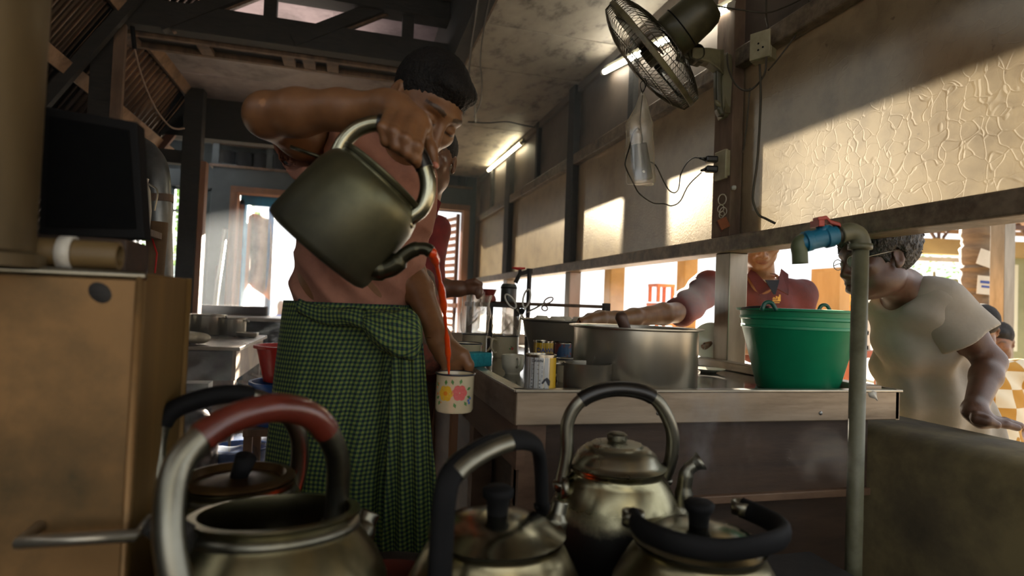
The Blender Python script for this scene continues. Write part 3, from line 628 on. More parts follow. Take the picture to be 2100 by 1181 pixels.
# ------------------------------------------------------------------ serving counter: a steel tray on a timber base
ZT, ZRIM = .848, .866
CX0, CY0 = PZ(1060, 801, ZRIM).x, PZ(1060, 801, ZRIM).y
CX1 = 1.375; CYB = 3.1
m_tray = mat('wet_steel_tray', '#8f8778', '#6f675a', rough=.12, metal=.9, scale=5, rvar=.08, bump=.02)
m_fascia = mat('scuffed_fascia', '#9a8a76', '#7c6c58', rough=.42, metal=.55, scale=7, stretch=(.4, 1, 3), bump=.08, c3='#5e4f3d', s3=5)
m_dkwood = mat('dark_counter_wood', '#35271b', '#473526', rough=.7, scale=7, stretch=(.5, 1, 3), bump=.2, c3='#160f0a', s3=3)
m_midwood = mat('brown_counter_board', '#5a4331', '#6e5540', rough=.6, scale=9, stretch=(1, .3, 3), bump=.15)
co = empty('serving_counter', ((CX0+CX1)/2, 1.9, 0), 'serving counter with a shallow steel tray top and dark timber base', 'counter')
MB().bb((CX0+.012, CY0+.012, ZT-.02), (CX1-.01, CYB, ZT)).build('tray_floor', m_tray, co)
fz = .79
MB().bb((CX0, CY0, fz), (1.40, CY0+.012, ZRIM)).build('front_fascia', m_fascia, co, bevel=.003)
MB().bb((CX0-.004, CY0-.006, ZRIM-.004), (1.405, CY0+.022, ZRIM+.003)).build('front_rim', m_steel, co, bevel=.002)
MB().bb((CX0, CY0+.012, fz), (CX0+.012, CYB, ZRIM)).build('side_fascia', m_fascia, co)
MB().bb((CX0-.006, CY0+.0, ZRIM-.004), (CX0+.022, CYB, ZRIM+.003)).build('side_rim', m_steel, co, bevel=.002)
MB().bb((1.30, CY0+.012, ZT), (CX1-.02, CYB, ZRIM+.012)).build('wall_rim', m_fascia, co, bevel=.004)
MB().bb((1.388, CY0+.0, fz), (1.40, CYB, ZRIM+.004)).build('end_fascia', m_fascia, co)
MB().bb((CX0+.02, CYB-.012, ZT), (1.36, CYB, ZRIM+.03)).build('back_rim', m_fascia, co)
MB().bb((CX0+.02, CY0+.05, .60), (1.35, CY0+.07, fz)).build('upper_front_board', m_dkwood, co)
MB().bb((CX0+.02, CY0+.035, .585), (1.35, CY0+.06, .605)).build('ledge_batten', m_midwood, co, bevel=.003)
MB().bb((CX0+.06, CY0+.10, .0), (1.35, CY0+.12, .60)).build('lower_front_board', m_dkwood, co)
MB().bb((CX0+.085, CY0+.10, 0), (CX0+.10, CYB, fz)).build('added_side_screen', m_dkwood, co)  # dark board added to hide the sunlit floor, where only shade belongs
MB().bb((CX0+.01, CY0+.02, .69), (CX0+.03, CYB, fz)).build('side_board', m_midwood, co)
for y in (CY0+.06, CY0+.55, CYB-.08): MB().bb((CX0+.02, y-.03, 0), (CX0+.08, y+.03, fz)).build('leg', m_midwood, co)
MB().bb((CX0-.03, CY0+.62, 0), (CX0-.01, CY0+.66, .70)).build('stray_batten', m_wood, co)
for px in (1683, 1350): 
    p = PY(px, 847, CY0); MB().lathe([(0, .002), (.004, .002), (.0055, 0)], 10, (p.x, CY0-.0005, p.z), (0, -1, 0)).build('screw', m_galv, co, smooth=True)
def on_tray(px, py): return PZ(px, py, ZT)
# --- printing helpers: shapes wrapped on a cylinder
def wrap(o, R, ang, z, shape, m, name, parent, lift=.0004, flat_lift=0):
    # shape: list of polygons [(u,v)...] in metres; ang = facing angle of the centre
    mb = MB()
    for poly in shape:
        mb.add([V((o[0]+(R+lift)*math.cos(ang+u/R), o[1]+(R+lift)*math.sin(ang+u/R), o[2]+z+v)) for u, v in poly], [tuple(range(len(poly)))])
    ob = mb.build(name, m, parent, fix=False)
    if len(shape) > 1: ob['kind'] = 'stuff'
    return ob
def disc(u, v, r, n=10, sq=1.): return [(u+r*math.cos(2*math.pi*k/n), v+sq*r*math.sin(2*math.pi*k/n)) for k in range(n)]
def petals(u, v, r, n=6): return [disc(u+r*.55*math.cos(2*math.pi*k/n), v+r*.55*math.sin(2*math.pi*k/n), r*.5, 8) for k in range(n)]
def leaf(u, v, a, l=.009, w=.004): c, s_ = math.cos(a), math.sin(a); return [(u+x*c-y*s_, v+x*s_+y*c) for x, y in ((0, 0), (l*.5, -w*.6), (l, 0), (l*.5, w*.6))]
m_pyel = mat('print_yellow', '#d2a52a', rough=.4); m_pred = mat('print_rose', '#c2524c', rough=.4); m_pgrn = mat('print_green', '#4c7a3a', rough=.4); m_pblu = mat('print_blue', '#3c5fa8', rough=.4); m_porg = mat('print_orange', '#cf7a1e', rough=.4)
m_enam = mat('cream_enamel', '#d3c7a6', '#c2b592', rough=.22, scale=6, coat=.3); m_enrim = mat('navy_enamel_rim', '#20222c', rough=.3)
m_ceram = mat('white_crockery', '#cfc9b4', '#bdb69f', rough=.25, scale=8, coat=.2)
def facing(o): return math.atan2(CAM.y-o[1], CAM.x-o[0])
def enamel_mug(o, R, H, label, name='enamel_mug', flowers=None, hang=None, tilt=None, group=None):
    e = empty(name, o, label, 'mug', group); o = V(o); f_ = facing(o)
    MB().lathe([(0, 0), (R*.93, 0), (R, .006), (R, H-.003), (R+.003, H), (R-.002, H), (R-.003, H-.004), (R-.003, .006), (0, .004)], 36, o).build('mug_wall', m_enam, e, smooth=True, angle=50)
    rim = [o+V((math.cos(a)*(R+.001), math.sin(a)*(R+.001), H)) for a in np.linspace(0, 2*math.pi, 36, endpoint=False)]
    MB().tube(rim, .0022, 6, closed=True).build('dark_rim', m_enrim, e, smooth=True)
    if hang is not None:
        d_ = V((math.cos(hang), math.sin(hang), 0))
        MB().tube(bez([o+d_*(R-.001)+V((0, 0, H*.82)), o+d_*(R+.022)+V((0, 0, H*.84)), o+d_*(R+.028)+V((0, 0, H*.5)), o+d_*(R+.012)+V((0, 0, H*.24)), o+d_*(R-.001)+V((0, 0, H*.25))], 16), .004, 8).build('handle', m_enam, e, smooth=True)
    if flowers == 'held':
        k = R/.043*1.4
        wrap(o, R, f_-.10, H*.52, petals(-.012*k, 0, .0125*k), m_pyel, 'yellow_flower_print', e); wrap(o, R, f_-.10, H*.52, petals(.011*k, .002, .0125*k), m_pred, 'rose_flower_print', e)
        wrap(o, R, f_-.10, H*.52, [disc(-.012*k, 0, .005)], m_porg, 'flower_centre_print', e, .0007)
        lf = [leaf(-.026*k, .010*k, 2.4, .0125, .006), leaf(-.024*k, -.006*k, 3.6, .0125, .006), leaf(-.012*k, .013*k, 1.5, .0125, .006), leaf(.002*k, -.014*k, -1.2, .0125, .006), leaf(.023*k, .006*k, .4, .0125, .006), leaf(.024*k, -.004*k, -.4, .0125, .006), leaf(.011*k, .015*k, 1.3, .0125, .006), leaf(-.022*k, -.012*k, 4.2, .0125, .006), leaf(.0*k, .014*k, 1.8, .0125, .006), leaf(.019*k, -.012*k, -1., .0125, .006)]
        wrap(o, R, f_-.10, H*.52, lf, m_pgrn, 'leaf_print', e, .0006)
        wrap(o, R, f_-.10, H*.52, [disc(.027*k, -.011*k, .003), disc(.031*k, -.008*k, .003), disc(.029*k, -.015*k, .003)], m_pblu, 'bluebell_print', e, .0007)
        wrap(o, R, f_-.10, H*.52, [disc(-.029*k, -.002*k, .003), disc(-.027*k, .014*k, .0025), disc(-.031*k, .008*k, .003), disc(-.02*k, -.015*k, .002)], m_porg, 'bud_print', e, .0007)
    if flowers == 'band':
        wrap(o, R, f_, H*.42, petals(.0, .0, .013, 8), m_porg, 'orange_flower_print', e, .0006); wrap(o, R, f_, H*.42, [disc(0, 0, .005)], m_pyel, 'flower_centre_print', e, .0009)
        wrap(o, R, f_, H*.42, petals(.026, -.001, .008), m_pred, 'rose_flower_print', e)
        wrap(o, R, f_, H*.42, [[(-.032, .004), (-.012, -.004), (-.012, .012), (-.028, .013)]], m_pblu, 'blue_print', e)
        wrap(o, R, f_, H*.42, [leaf(-.01, .008, 2.6), leaf(-.014, -.003, 3.3, .014), leaf(.01, .010, .7, .012), leaf(.016, -.01, -.4, .012)], m_pgrn, 'leaf_print', e, .0008)
    if flowers == 'small':
        wrap(o, R, f_+.3, H*.4, [leaf(0, 0, .5), leaf(.004, 0, 2.2), leaf(.008, .006, 1.3)], m_pgrn, 'leaf_print', e); wrap(o, R, f_+.3, H*.4, petals(.012, .004, .006), m_pred, 'rose_flower_print', e)
    return e
def at_depth(px, d): # a spot on the tray at pixel column px and depth d
    r_ = None; lo_, hi_ = 400., 1400.
    for _ in range(40):
        mid = (lo_+hi_)/2; q_ = P(px, mid, d)
        if q_.z > ZT: lo_ = mid
        else: hi_ = mid
    return P(px, mid, d)
# mugs
o = at_depth(957, 1.86); enamel_mug((o.x, o.y, ZT), .044, .078, 'cream enamel mug printed with an orange flower behind the turquoise sponge', flowers='band', hang=None)
def bag_mug(px, d, R, H, label, bagh, seed, hang):
    o = at_depth(px, d); o = V((o.x, o.y, ZT)); e = enamel_mug(o, R, H, label, flowers='small', hang=hang)
    b_ = crumple(o, [(R-.006, H*.5), (R-.005, H-.005), (R-.002, H+.002), (R+.002, H+.02), (R+.006, H+bagh*.5), (R+.008, H+bagh*.75), (R+.012, H+bagh)], 56, .012, seed, 14.)
    b_.build('plastic_bag_sleeve', m_bag2, e, smooth=True)
    rnd = random.Random(seed)
    for k in range(12):
        a = rnd.uniform(0, 6.28); r_ = rnd.uniform(0, R*.8); c = o+V((math.cos(a)*r_, math.sin(a)*r_, H+bagh*rnd.uniform(.3, .9)))
        d_ = V((rnd.uniform(-1, 1), rnd.uniform(-1, 1), rnd.uniform(.4, 1.6))).normalized(); s2 = d_.orthogonal().normalized(); L_ = rnd.uniform(.02, .045)
        MB().grid([[c-d_*L_-s2*.012, c-s2*.016, c+d_*L_-s2*.006], [c-d_*L_, c+d_.cross(s2)*.008, c+d_*L_*1.1], [c-d_*L_+s2*.012, c+s2*.014, c+d_*L_+s2*.008]]).build('bag_fold', m_bag2, e, smooth=True)
    return e
m_bag2 = bpy.data.materials.new('glossy_bag'); m_bag2.use_nodes = True; film(m_bag2, '#d8d0bf', .10, .12)
bag_mug(972, 2.30, .048, .085, 'enamel mug stuffed with tall clear plastic bags next to the reaching hand', .15, 3, 0.3)
bag_mug(1036, 2.30, .050, .083, 'enamel mug stuffed with short clear plastic bags left of the grey basin', .075, 8, -2.6)
# sponge
o = at_depth(976, 1.72); sp = MB().box((o.x-.002, o.y+.01, ZRIM+.003+.02), (.085, .055, .040), rotm((0, 0, 1), .5)).build('sponge', mat('turquoise_sponge', '#2796a0', '#1f7f8a', rough=.9, scale=80, bump=.4), bevel=.004); tag(sp, 'turquoise sponge block on the counter edge', 'sponge')
# white cup
o = at_depth(1051, 1.76); cu = empty('tea_cup', (o.x, o.y, ZT), 'small white tea cup behind the white-labelled can', 'cup'); o = V((o.x, o.y, ZT))
MB().lathe([(0, 0), (.022, 0), (.023, .006), (.031, .014), (.034, .03), (.0345, .055), (.032, .056), (.031, .03), (0, .012)], 32, o).build('cup_bowl', m_ceram, cu, smooth=True, angle=60)
d_ = (V((CAM.x, CAM.y, 0))-V((o.x, o.y, 0))).normalized(); d_ = rotm((0, 0, 1), .35) @ d_
MB().tube(bez([o+d_*.033+V((0, 0, .046)), o+d_*.048+V((0, 0, .048)), o+d_*.05+V((0, 0, .032)), o+d_*.034+V((0, 0, .022))], 12), .0035, 8).build('handle', m_ceram, cu, smooth=True)
# milk cans
m_tin = mat('tin_metal', '#a8a294', '#8d8778', rough=.25, metal=1., scale=12)
m_lab_y = mat('yellow_label', '#c9a21e', '#b8911a', rough=.45, scale=8); m_lab_w = mat('pale_label', '#aeb0ae', '#9fa09e', rough=.45, scale=6); m_ink = mat('dark_ink', '#23262e', rough=.6); m_inkb = mat('blue_ink', '#27418c', rough=.5); m_grnl = mat('green_label', '#3d5c3a', rough=.5)
def can(px, d, R, H, label, front):
    o = at_depth(px, d); o = V((o.x, o.y, ZT)); e = empty('milk_can', o, label, 'can'); f_ = facing(o)
    MB().lathe([(0, 0), (R, 0), (R+.0015, .001), (R+.0015, .003), (R, .004), (R, H-.004), (R+.0015, H-.003), (R+.0015, H), (R-.001, H), (R-.002, H-.004), (0, H-.004)], 36, o).build('tin_wall', m_tin, e, smooth=True, angle=40)
    def band(a0, a1, z0, z1, m, nm, lift): 
        n = 18; vs = []; 
        for k in range(n+1):
            a = f_+a0+(a1-a0)*k/n
            for z in (z0, z1): vs.append(o+V((math.cos(a)*(R+lift), math.sin(a)*(R+lift), z)))
        return MB().add(vs, [(2*k, 2*k+2, 2*k+3, 2*k+1) for k in range(n)]).build(nm, m, e, smooth=True, fix=False)
    def word(t, u, z, size, m, nm, bold=False):
        vs, fs = text_mesh(t, size, bold)
        MB().add([V((o.x+(R+.0012)*math.cos(f_+(v.x+u)/R), o.y+(R+.0012)*math.sin(f_+(v.x+u)/R), o.z+z+v.y)) for v in vs], fs).build(nm, m, e, fix=False)
    if front:
        band(-3.1, 3.1, .006, H-.006, m_lab_y, 'label_sheet', .0004); word('DAWN', .010, H*.66, .020, m_inkb, 'label_word', True)
        wrap(o, R, f_, 0, [[(.0, H*.30), (.016, H*.30), (.018, H*.42), (.010, H*.5), (.002, H*.42)]], m_ink, 'cow_print', e, .0009); band(-.5, 1.1, .008, .02, m_grnl, 'label_foot', .0007)
    else:
        band(-3.1, 3.1, .006, H-.006, m_lab_w, 'label_sheet', .0004); band(.62, 1.5, .006, H-.006, m_lab_y, 'yellow_panel', .0007)
        word('DAWN', -.008, H*.86, .008, m_ink, 'label_word', True)
        for k in range(9): wrap(o, R, f_, 0, [[(-.022, H*(.76-.034*k)), (.004 if k % 3 else -.004, H*(.76-.034*k)), (.004 if k % 3 else -.004, H*(.765-.034*k)+.0006), (-.022, H*(.765-.034*k)+.0006)]], m_ink, 'text_line', e, .0009)
        for k in range(3): wrap(o, R, f_, 0, [[(-.022, H*(.40-.08*k)), (.0, H*(.40-.08*k)), (.0, H*(.40-.08*k)+.002), (-.022, H*(.40-.08*k)+.002)]], m_ink, 'text_line', e, .0009)
        wrap(o, R, f_, 0, [[(.002, H*.34), (.022, H*.28), (.023, H*.40), (.015, H*.48), (.008, H*.44)]], m_ink, 'cow_print', e, .0009)
        wrap(o, R, f_, 0, [[(.0, .01), (.024, .01), (.024, H*.26), (.008, H*.24)]], m_grnl, 'green_print', e, .0008)
    return e
can(1107, 1.345, .0335, .094, 'milk can with a pale text label at the front counter corner', False)
can(1113, 1.95, .0325, .090, 'yellow DAWN milk can behind the pale-labelled can', True)
o = at_depth(1153, 2.05); e = empty('blue_tin', (o.x, o.y, ZT), 'squat blue and red tin behind the steel mug', 'tin')
MB().lathe([(0, 0), (.03, 0), (.03, .078), (.028, .08), (0, .078)], 24, (o.x, o.y, ZT)).build('tin_wall', mat('blue_label', '#284c73', '#7b3a34', rough=.4, scale=25, lo=.48, hi=.52), e, smooth=True, angle=40)
MB().lathe([(.031, .077), (.031, .082), (.029, .082)], 24, (o.x, o.y, ZT)).build('tin_rim', m_tin, e, smooth=True)
o = at_depth(1168, 1.62); enamel_mug((o.x, o.y, ZT), .036, .062, 'cream enamel cup hidden between the big pot and the steel mug', hang=2.6)
# steel mug
o = at_depth(1203, 1.395); sm = empty('steel_mug', (o.x, o.y, ZT), 'wide steel mug with a strap handle in front of the big pot', 'mug'); o = V((o.x, o.y, ZT)); R, H = .056, .074
MB().lathe([(0, 0), (R-.003, 0), (R, .003), (R, H-.002), (R+.002, H), (R-.002, H), (R-.0025, .004), (0, .003)], 40, o).build('mug_wall', m_steel, sm, smooth=True, angle=45)
dl = -CR.normalized(); dl = V((dl.x, dl.y, 0)).normalized()
MB().tube([o+dl*(R-.002)+V((0, 0, H*.93)), o+dl*(R+.024)+V((0, 0, H*.95)), o+dl*(R+.027)+V((0, 0, H*.85)), o+dl*(R+.024)+V((0, 0, H*.22)), o+dl*(R+.018)+V((0, 0, H*.16))], .004, 8, flat=((0, 1, 0), 1.8)).build('handle', m_steel, sm, smooth=True)
# big pot with ladle
o = at_depth(1299, 1.53); pot('cooking_pot', (o.x, o.y, ZT), .157, .157, m_steel, 'big steel cooking pot in the middle of the counter', handles=False, lip=.014); pc = V((o.x, o.y, ZT))
ld = empty('ladle', pc+V((-.02, .03, .08)), 'ladle with a dark wooden handle standing in the big pot', 'ladle')
a, b = P(1292, 700, 1.42), P(1271, 642, 1.40)
MB().tube([a+V((0, .06, -.09)), a], .006, 8).build('ladle_shaft', m_steel, ld, smooth=True)
MB().tube([a, a.lerp(b, .15), a.lerp(b, .6), a.lerp(b, .9), b], [.008, .012, .0135, .0145, .009], 12).build('ladle_handle', mat('ladle_wood', '#4d3529', '#37251c', rough=.5, scale=20), ld, smooth=True)
MB().lathe([(0, -.03), (.025, -.025), (.035, 0), (.033, 0), (.023, -.022), (0, -.027)], 18, a+V((0, .06, -.09))).build('ladle_bowl', m_steel, ld, smooth=True)
# grey basin of cups
o = at_depth(1160, 2.22); ba = empty('wash_basin', (o.x, o.y, ZT), 'wide grey metal basin full of upturned white cups', 'basin'); bc = V((o.x, o.y, ZT))
MB().lathe([(0, 0), (.12, 0), (.13, .01), (.165, .147), (.178, .152), (.178, .156), (.162, .153), (.125, .015), (0, .008)], 40, bc).build('basin_wall', mat('grey_enamel', '#7d7668', '#6a6357', rough=.35, metal=.3, scale=6), ba, smooth=True, angle=45)
for k, (dx, dy) in enumerate(((-.06, -.05), (.02, -.08), (.085, -.03), (-.09, .03), (.0, .02), (.07, .06))):
    c = bc+V((dx, dy, .125)); e = MB().lathe([(.036, -.02), (.035, .02), (.03, .034), (.022, .038), (.02, .042), (.016, .04), (0, .04)], 22, c).build('upturned_cup', m_ceram, smooth=True, angle=60)
    tag(e, 'white cup upturned in the grey basin, '+('front left of the six', 'front middle of the six', 'front right of the six', 'back left of the six', 'back middle of the six', 'back right of the six')[k], 'cup', 'cups in the grey basin')
MB().lathe([(0, .102), (.148, .102)], 30, bc).build('dish_rack', m_tray, ba)
# rack shelf with thermos, red jars, scissors
rk = empty('wire_rack', P(1120, 700, 2.62), 'low shelf rack with a steel rod behind the grey basin', 'rack')
zs_ = P(1048, 622, 2.65).z
ra, rb_ = P(1005, 628, 2.75), P(1243, 634, 2.45)
MB().tube([V((ra.x, ra.y, zs_)), V((rb_.x, rb_.y, zs_))], .007, 8).build('rod', m_timber, rk, smooth=True)
for q in (ra, rb_): MB().bb((q.x-.013, q.y-.013, ZT), (q.x+.013, q.y+.013, zs_+.015)).build('upright', m_soot, rk)
sh = MB(); c = P(1040, 632, 2.72); sh.bb((c.x-.17, c.y-.02, zs_-.02), (c.x+.10, c.y+.14, zs_)); sh.build('shelf_board', m_soot, rk)
for q in (V((c.x-.15, c.y+.12, 0)), V((c.x+.08, c.y+.12, 0))): MB().bb((q.x-.012, q.y-.012, ZT), (q.x+.012, q.y+.012, zs_-.02)).build('upright', m_soot, rk)
o = P(1048, 624, 2.72); th = empty('thermos', V((o.x, o.y+.05, zs_)), 'dark grey thermos on the rack beside the far tap', 'thermos'); o = V((o.x, o.y+.05, zs_))
MB().lathe([(0, 0), (.036, 0), (.037, .004), (.037, .078), (.035, .084), (.03, .09), (0, .092)], 28, o).build('thermos_body', mat('grey_thermos', '#343a36', '#2a2f2c', rough=.35), th, smooth=True, angle=50)
MB().lathe([(.038, .068), (.0385, .072), (.038, .076)], 28, o).build('thermos_band', m_black, th, smooth=True)
o = P(1005, 624, 2.72); rj = empty('red_jar', V((o.x, o.y+.05, zs_)), 'squat red lidded jar on the rack', 'jar'); o = V((o.x, o.y+.05, zs_))
MB().lathe([(0, 0), (.036, 0), (.04, .012), (.034, .03), (.028, .036)], 24, o).build('jar_body', mat('pink_jar', '#a8594a', '#8d4236', rough=.4, scale=20), rj, smooth=True)
MB().lathe([(.03, .034), (.04, .06), (.038, .062), (0, .058)], 24, o).build('jar_lid', mat('red_lid', '#7c2a20', rough=.4), rj, smooth=True, angle=50)
def loop(c, r1, r2, ang, d, n=20):
    return [P(c[0]+(r1*math.cos(t)*math.cos(ang)-r2*math.sin(t)*math.sin(ang)), c[1]+(r1*math.cos(t)*math.sin(ang)+r2*math.sin(t)*math.cos(ang)), d) for t in np.linspace(0, 2*math.pi, n, endpoint=False)]
sc = empty('scissors', P(1070, 640, 2.2), 'scissors with long white loop handles behind the grey basin', 'scissors')
MB().tube(loop((1047, 618), 17, 7, .95, 2.25), .0035, 6, closed=True).build('loop_handle', m_whitep, sc, smooth=True)
MB().tube(loop((1080, 612), 19, 7, -1.35, 2.25), .0035, 6, closed=True).build('loop_handle', m_whitep, sc, smooth=True)
MB().tube([P(1060, 634, 2.25), P(1074, 652, 2.25), P(1078, 690, 2.25)], .004, 6).build('blade', m_steel, sc)
MB().tube([P(1077, 632, 2.25), P(1068, 650, 2.25), P(1064, 690, 2.25)], .004, 6).build('blade', m_steel, sc)
MB().lathe([(0, -.006), (.011, -.006), (.011, .006), (0, .006)], 12, P(1070, 638, 2.245), CF).build('pivot', m_black, sc)
t2 = empty('dark_scissors', P(1120, 630, 2.28), 'small brown-handled scissors lying on the rack rod', 'scissors')
MB().tube(loop((1125, 616), 10, 5, -.5, 2.5), .003, 6, closed=True).build('loop_handle', m_timber, t2, smooth=True)
MB().tube(loop((1117, 632), 6, 5, .3, 2.5), .003, 6, closed=True).build('loop_handle', m_timber, t2, smooth=True)
MB().tube([P(1118, 620, 2.5), P(1098, 632, 2.5), P(1080, 640, 2.5)], .004, 6).build('blade', m_steel, t2)
# far tap
ft = empty('far_tap', P(1086, 640, 2.8), 'small dark tap on an upright pipe behind the thermos', 'tap')
q0, q1 = P(1086, 556, 2.85), P(1066, 562, 2.85)
MB().tube([V((q0.x, q0.y, ZT)), q0+V((0, 0, -.01)), q0, q1, P(1057, 580, 2.85)], .011, 10).build('pipe', m_soot, ft, smooth=True)
MB().tube([q1+V((0, 0, .0)), q1+V((0, 0, .022))], .008, 8).build('valve_stem', m_soot, ft); MB().tube([P(1050, 549, 2.85), P(1064, 551, 2.85), P(1077, 550, 2.85)], [.004, .008, .004], 8).build('valve_handle', m_redp, ft, smooth=True)
MB().lathe([(.016, -.012), (.016, .012)], 12, q0, (0, 0, 1)).build('elbow_collar', m_soot, ft)
# saucers
o = at_depth(1452, 2.02); e = MB().lathe([(0, 0), (.025, 0), (.03, .004), (.055, .012), (.056, .014), (.03, .008), (.02, .006), (0, .006)], 32, (o.x, o.y, ZT)).build('saucer', m_ceram, smooth=True, angle=60); tag(e, 'white saucer lying on the tray beside the steel post', 'saucer')
# green bucket
o = at_depth(1633, 1.68); gb = empty('green_bucket', (o.x, o.y, ZT), 'green plastic bucket standing under the tap', 'bucket'); gc = V((o.x, o.y, ZT))
m_green = mat('green_plastic', '#0f8a5e', '#0b7650', rough=.42, scale=4, bump=.04)
MB().lathe([(r_*1.045, h_*1.0) for r_, h_ in [(0, .004), (.098, .0), (.102, .004), (.141, .165), (.1445, .168), (.1445, .174), (.1425, .176), (.1445, .19), (.148, .193), (.148, .199), (.146, .201), (.148, .214), (.157, .215), (.158, .221), (.148, .222), (.144, .21), (.098, .01), (0, .008)]], 56, gc).build('bucket_wall', m_green, gb, smooth=True, angle=40)
for px, py in ((1576, 632), (1690, 636)):
    p = P(px, py, 1.55 if px < 1600 else 1.80)
    MB().tube(bez([p+CR*-.018-CU*.006, p+CU*.012-CR*.01, p+CU*.016, p+CU*.012+CR*.01, p+CR*.02-CU*.006], 12), .0055, 8).build('handle_lug', mat('dark_green_plastic', '#0a4f42', rough=.4), gb, smooth=True)
MB().tube(bez([P(1576, 630, 1.55), P(1556, 629, 1.58), P(1530, 631, 1.63), P(1519, 633, 1.70)], 12), .0032, 6).build('bail_wire', m_soot, gb, smooth=True)
# water tap on its standpipe
DT = 1.3
m_pvc = mat('grey_green_pvc', '#6b6a55', '#57563f', rough=.5, scale=12, bump=.1, c3='#3f3d2a', s3=8); m_tapblue = mat('tap_blue', '#1b6f8f', '#175d78', rough=.45, scale=15, bump=.1); m_tapred = mat('tap_red', '#b23a22', '#8e2b18', rough=.4, scale=20)
tp = empty('water_tap', V((P(1765, 700, DT).x, P(1765, 700, DT).y, 0)), 'blue plastic water tap with red lever on a grey standpipe', 'tap')
tpx = P(1765, 500, DT); bx_ = V((tpx.x, tpx.y, 0)); 
q = lambda x, y: P(x, y, DT)
MB().tube([bx_, V((tpx.x, tpx.y, tpx.z-.0))], .0165, 20).build('standpipe', m_pvc, tp, smooth=True)
MB().tube(bez([q(1764, 512), q(1764, 498), q(1757, 482), q(1742, 476), q(1722, 480)], 24), .0205, 20).build('pipe_elbow', m_pvc, tp, smooth=True)
MB().lathe([(.0225, -.006), (.0225, .006)], 20, q(1764, 506), (0, 0, 1)).build('elbow_lip', m_pvc, tp, smooth=True, solid=.003)
MB().tube([q(1728, 480), q(1712, 483)], .017, 18).build('threaded_neck', mat('dark_thread', '#2d2a1f', rough=.5), tp, smooth=True)
bl = MB().tube([q(1714, 483), q(1706, 484), q(1705, 484), q(1692, 487), q(1690, 487), q(1664, 493), q(1662, 493), q(1650, 496), q(1649, 496), q(1642, 498)], [.021, .021, .024, .024, .021, .021, .023, .023, .018, .017], 20).build('valve_body', m_tapblue, tp, smooth=True, angle=40)
MB().tube([q(1689, 482), q(1687, 463)], .014, 16).build('valve_neck', m_tapblue, tp, smooth=True)
MB().tube(bez([q(1655, 495), q(1643, 496), q(1638, 506), q(1640, 520), q(1641, 541)], 24), .0165, 18).build('outlet', mat('outlet_green', '#5d6647', '#4a5136', rough=.5), tp, smooth=True)
lv = MB(); lv.add([], []); 
lv.loft([[q(1676+dx, y)+CF*dz for dx, dz in ((-6, -.02), (6, -.02), (6, .02), (-6, .02))] for y in (452, 466)]); 
lv.loft([[q(x, y+dy)+CF*dz for dy, dz in ((-4, -.012), (4, -.012), (4, .012), (-4, .012))] for x, y in ((1672, 450), (1690, 447), (1698, 456), (1716, 461), (1719, 464))]); lv.build('lever', m_tapred, tp, bevel=.0015)
# drip rag tied to the pipe
rg = MB().grid([[P(1780, 806, 1.28), P(1790, 801, 1.28), P(1797, 804, 1.28)], [P(1781, 811, 1.28), P(1791, 809, 1.275), P(1797, 812, 1.28)], [P(1783, 814, 1.28), P(1795, 818, 1.28), P(1800, 822, 1.28)]]).build('tie_strip', m_whitep, tp, smooth=True, solid=.002)
# ------------------------------------------------------------------ charcoal stove and kettles
def kettle_mat(name, c1, c2, soot, rough=.3, metal=1., s0=.2, s1=.55, axis=(0, 0, 1), length=.17, o=(0, 0, 0)):
    # aluminium with soot burnt onto the lower wall (a real stain, fixed to the pot)
    m = bpy.data.materials.new(name); m.use_nodes = True; nt = m.node_tree; L = nt.links; b = nt.nodes['Principled BSDF']
    tc = nd(nt, 'ShaderNodeTexCoord'); nz = nd(nt, 'ShaderNodeTexNoise', Scale=16., Detail=7., Roughness=.65); L.new(tc.outputs['Object'], nz.inputs['Vector'])
    rp = nd(nt, 'ShaderNodeValToRGB'); e = rp.color_ramp.elements; e[0].position = .3; e[1].position = .7; e[0].color = hx(c1); e[1].color = hx(c2); L.new(nz.outputs['Fac'], rp.inputs['Fac'])
    dt = nd(nt, 'ShaderNodeVectorMath', operation='DOT_PRODUCT'); sb_ = nd(nt, 'ShaderNodeVectorMath', operation='SUBTRACT'); sb_.inputs[1].default_value = o; L.new(tc.outputs['Object'], sb_.inputs[0]); L.new(sb_.outputs[0], dt.inputs[0]); dt.inputs[1].default_value = V(axis)/length
    ad = nd(nt, 'ShaderNodeMath', operation='MULTIPLY_ADD'); ad.inputs[1].default_value = .35; L.new(nz.outputs['Fac'], ad.inputs[0]); L.new(dt.outputs['Value'], ad.inputs[2])
    mr = nd(nt, 'ShaderNodeMapRange'); mr.inputs['From Min'].default_value = s0+.17; mr.inputs['From Max'].default_value = s1+.17; L.new(ad.outputs[0], mr.inputs['Value'])
    mx = nd(nt, 'ShaderNodeMix', data_type='RGBA'); L.new(mr.outputs[0], mx.inputs[0]); mx.inputs[6].default_value = hx(soot); L.new(rp.outputs[0], mx.inputs[7]); L.new(mx.outputs[2], b.inputs['Base Color'])
    mm = nd(nt, 'ShaderNodeMapRange'); mm.inputs['To Min'].default_value = .25; mm.inputs['To Max'].default_value = metal; L.new(mr.outputs[0], mm.inputs['Value']); L.new(mm.outputs[0], b.inputs['Metallic'])
    r2 = nd(nt, 'ShaderNodeMapRange'); r2.inputs['To Min'].default_value = .6; r2.inputs['To Max'].default_value = rough; L.new(mr.outputs[0], r2.inputs['Value']); L.new(r2.outputs[0], b.inputs['Roughness'])
    bp = nd(nt, 'ShaderNodeBump'); bp.inputs['Strength'].default_value = .05; bp.inputs['Distance'].default_value = .01; n2 = nd(nt, 'ShaderNodeTexNoise', Scale=9., Detail=2.); L.new(tc.outputs['Object'], n2.inputs['Vector']); L.new(n2.outputs['Fac'], bp.inputs['Height']); L.new(bp.outputs[0], b.inputs['Normal'])
    return m
ZS = .58
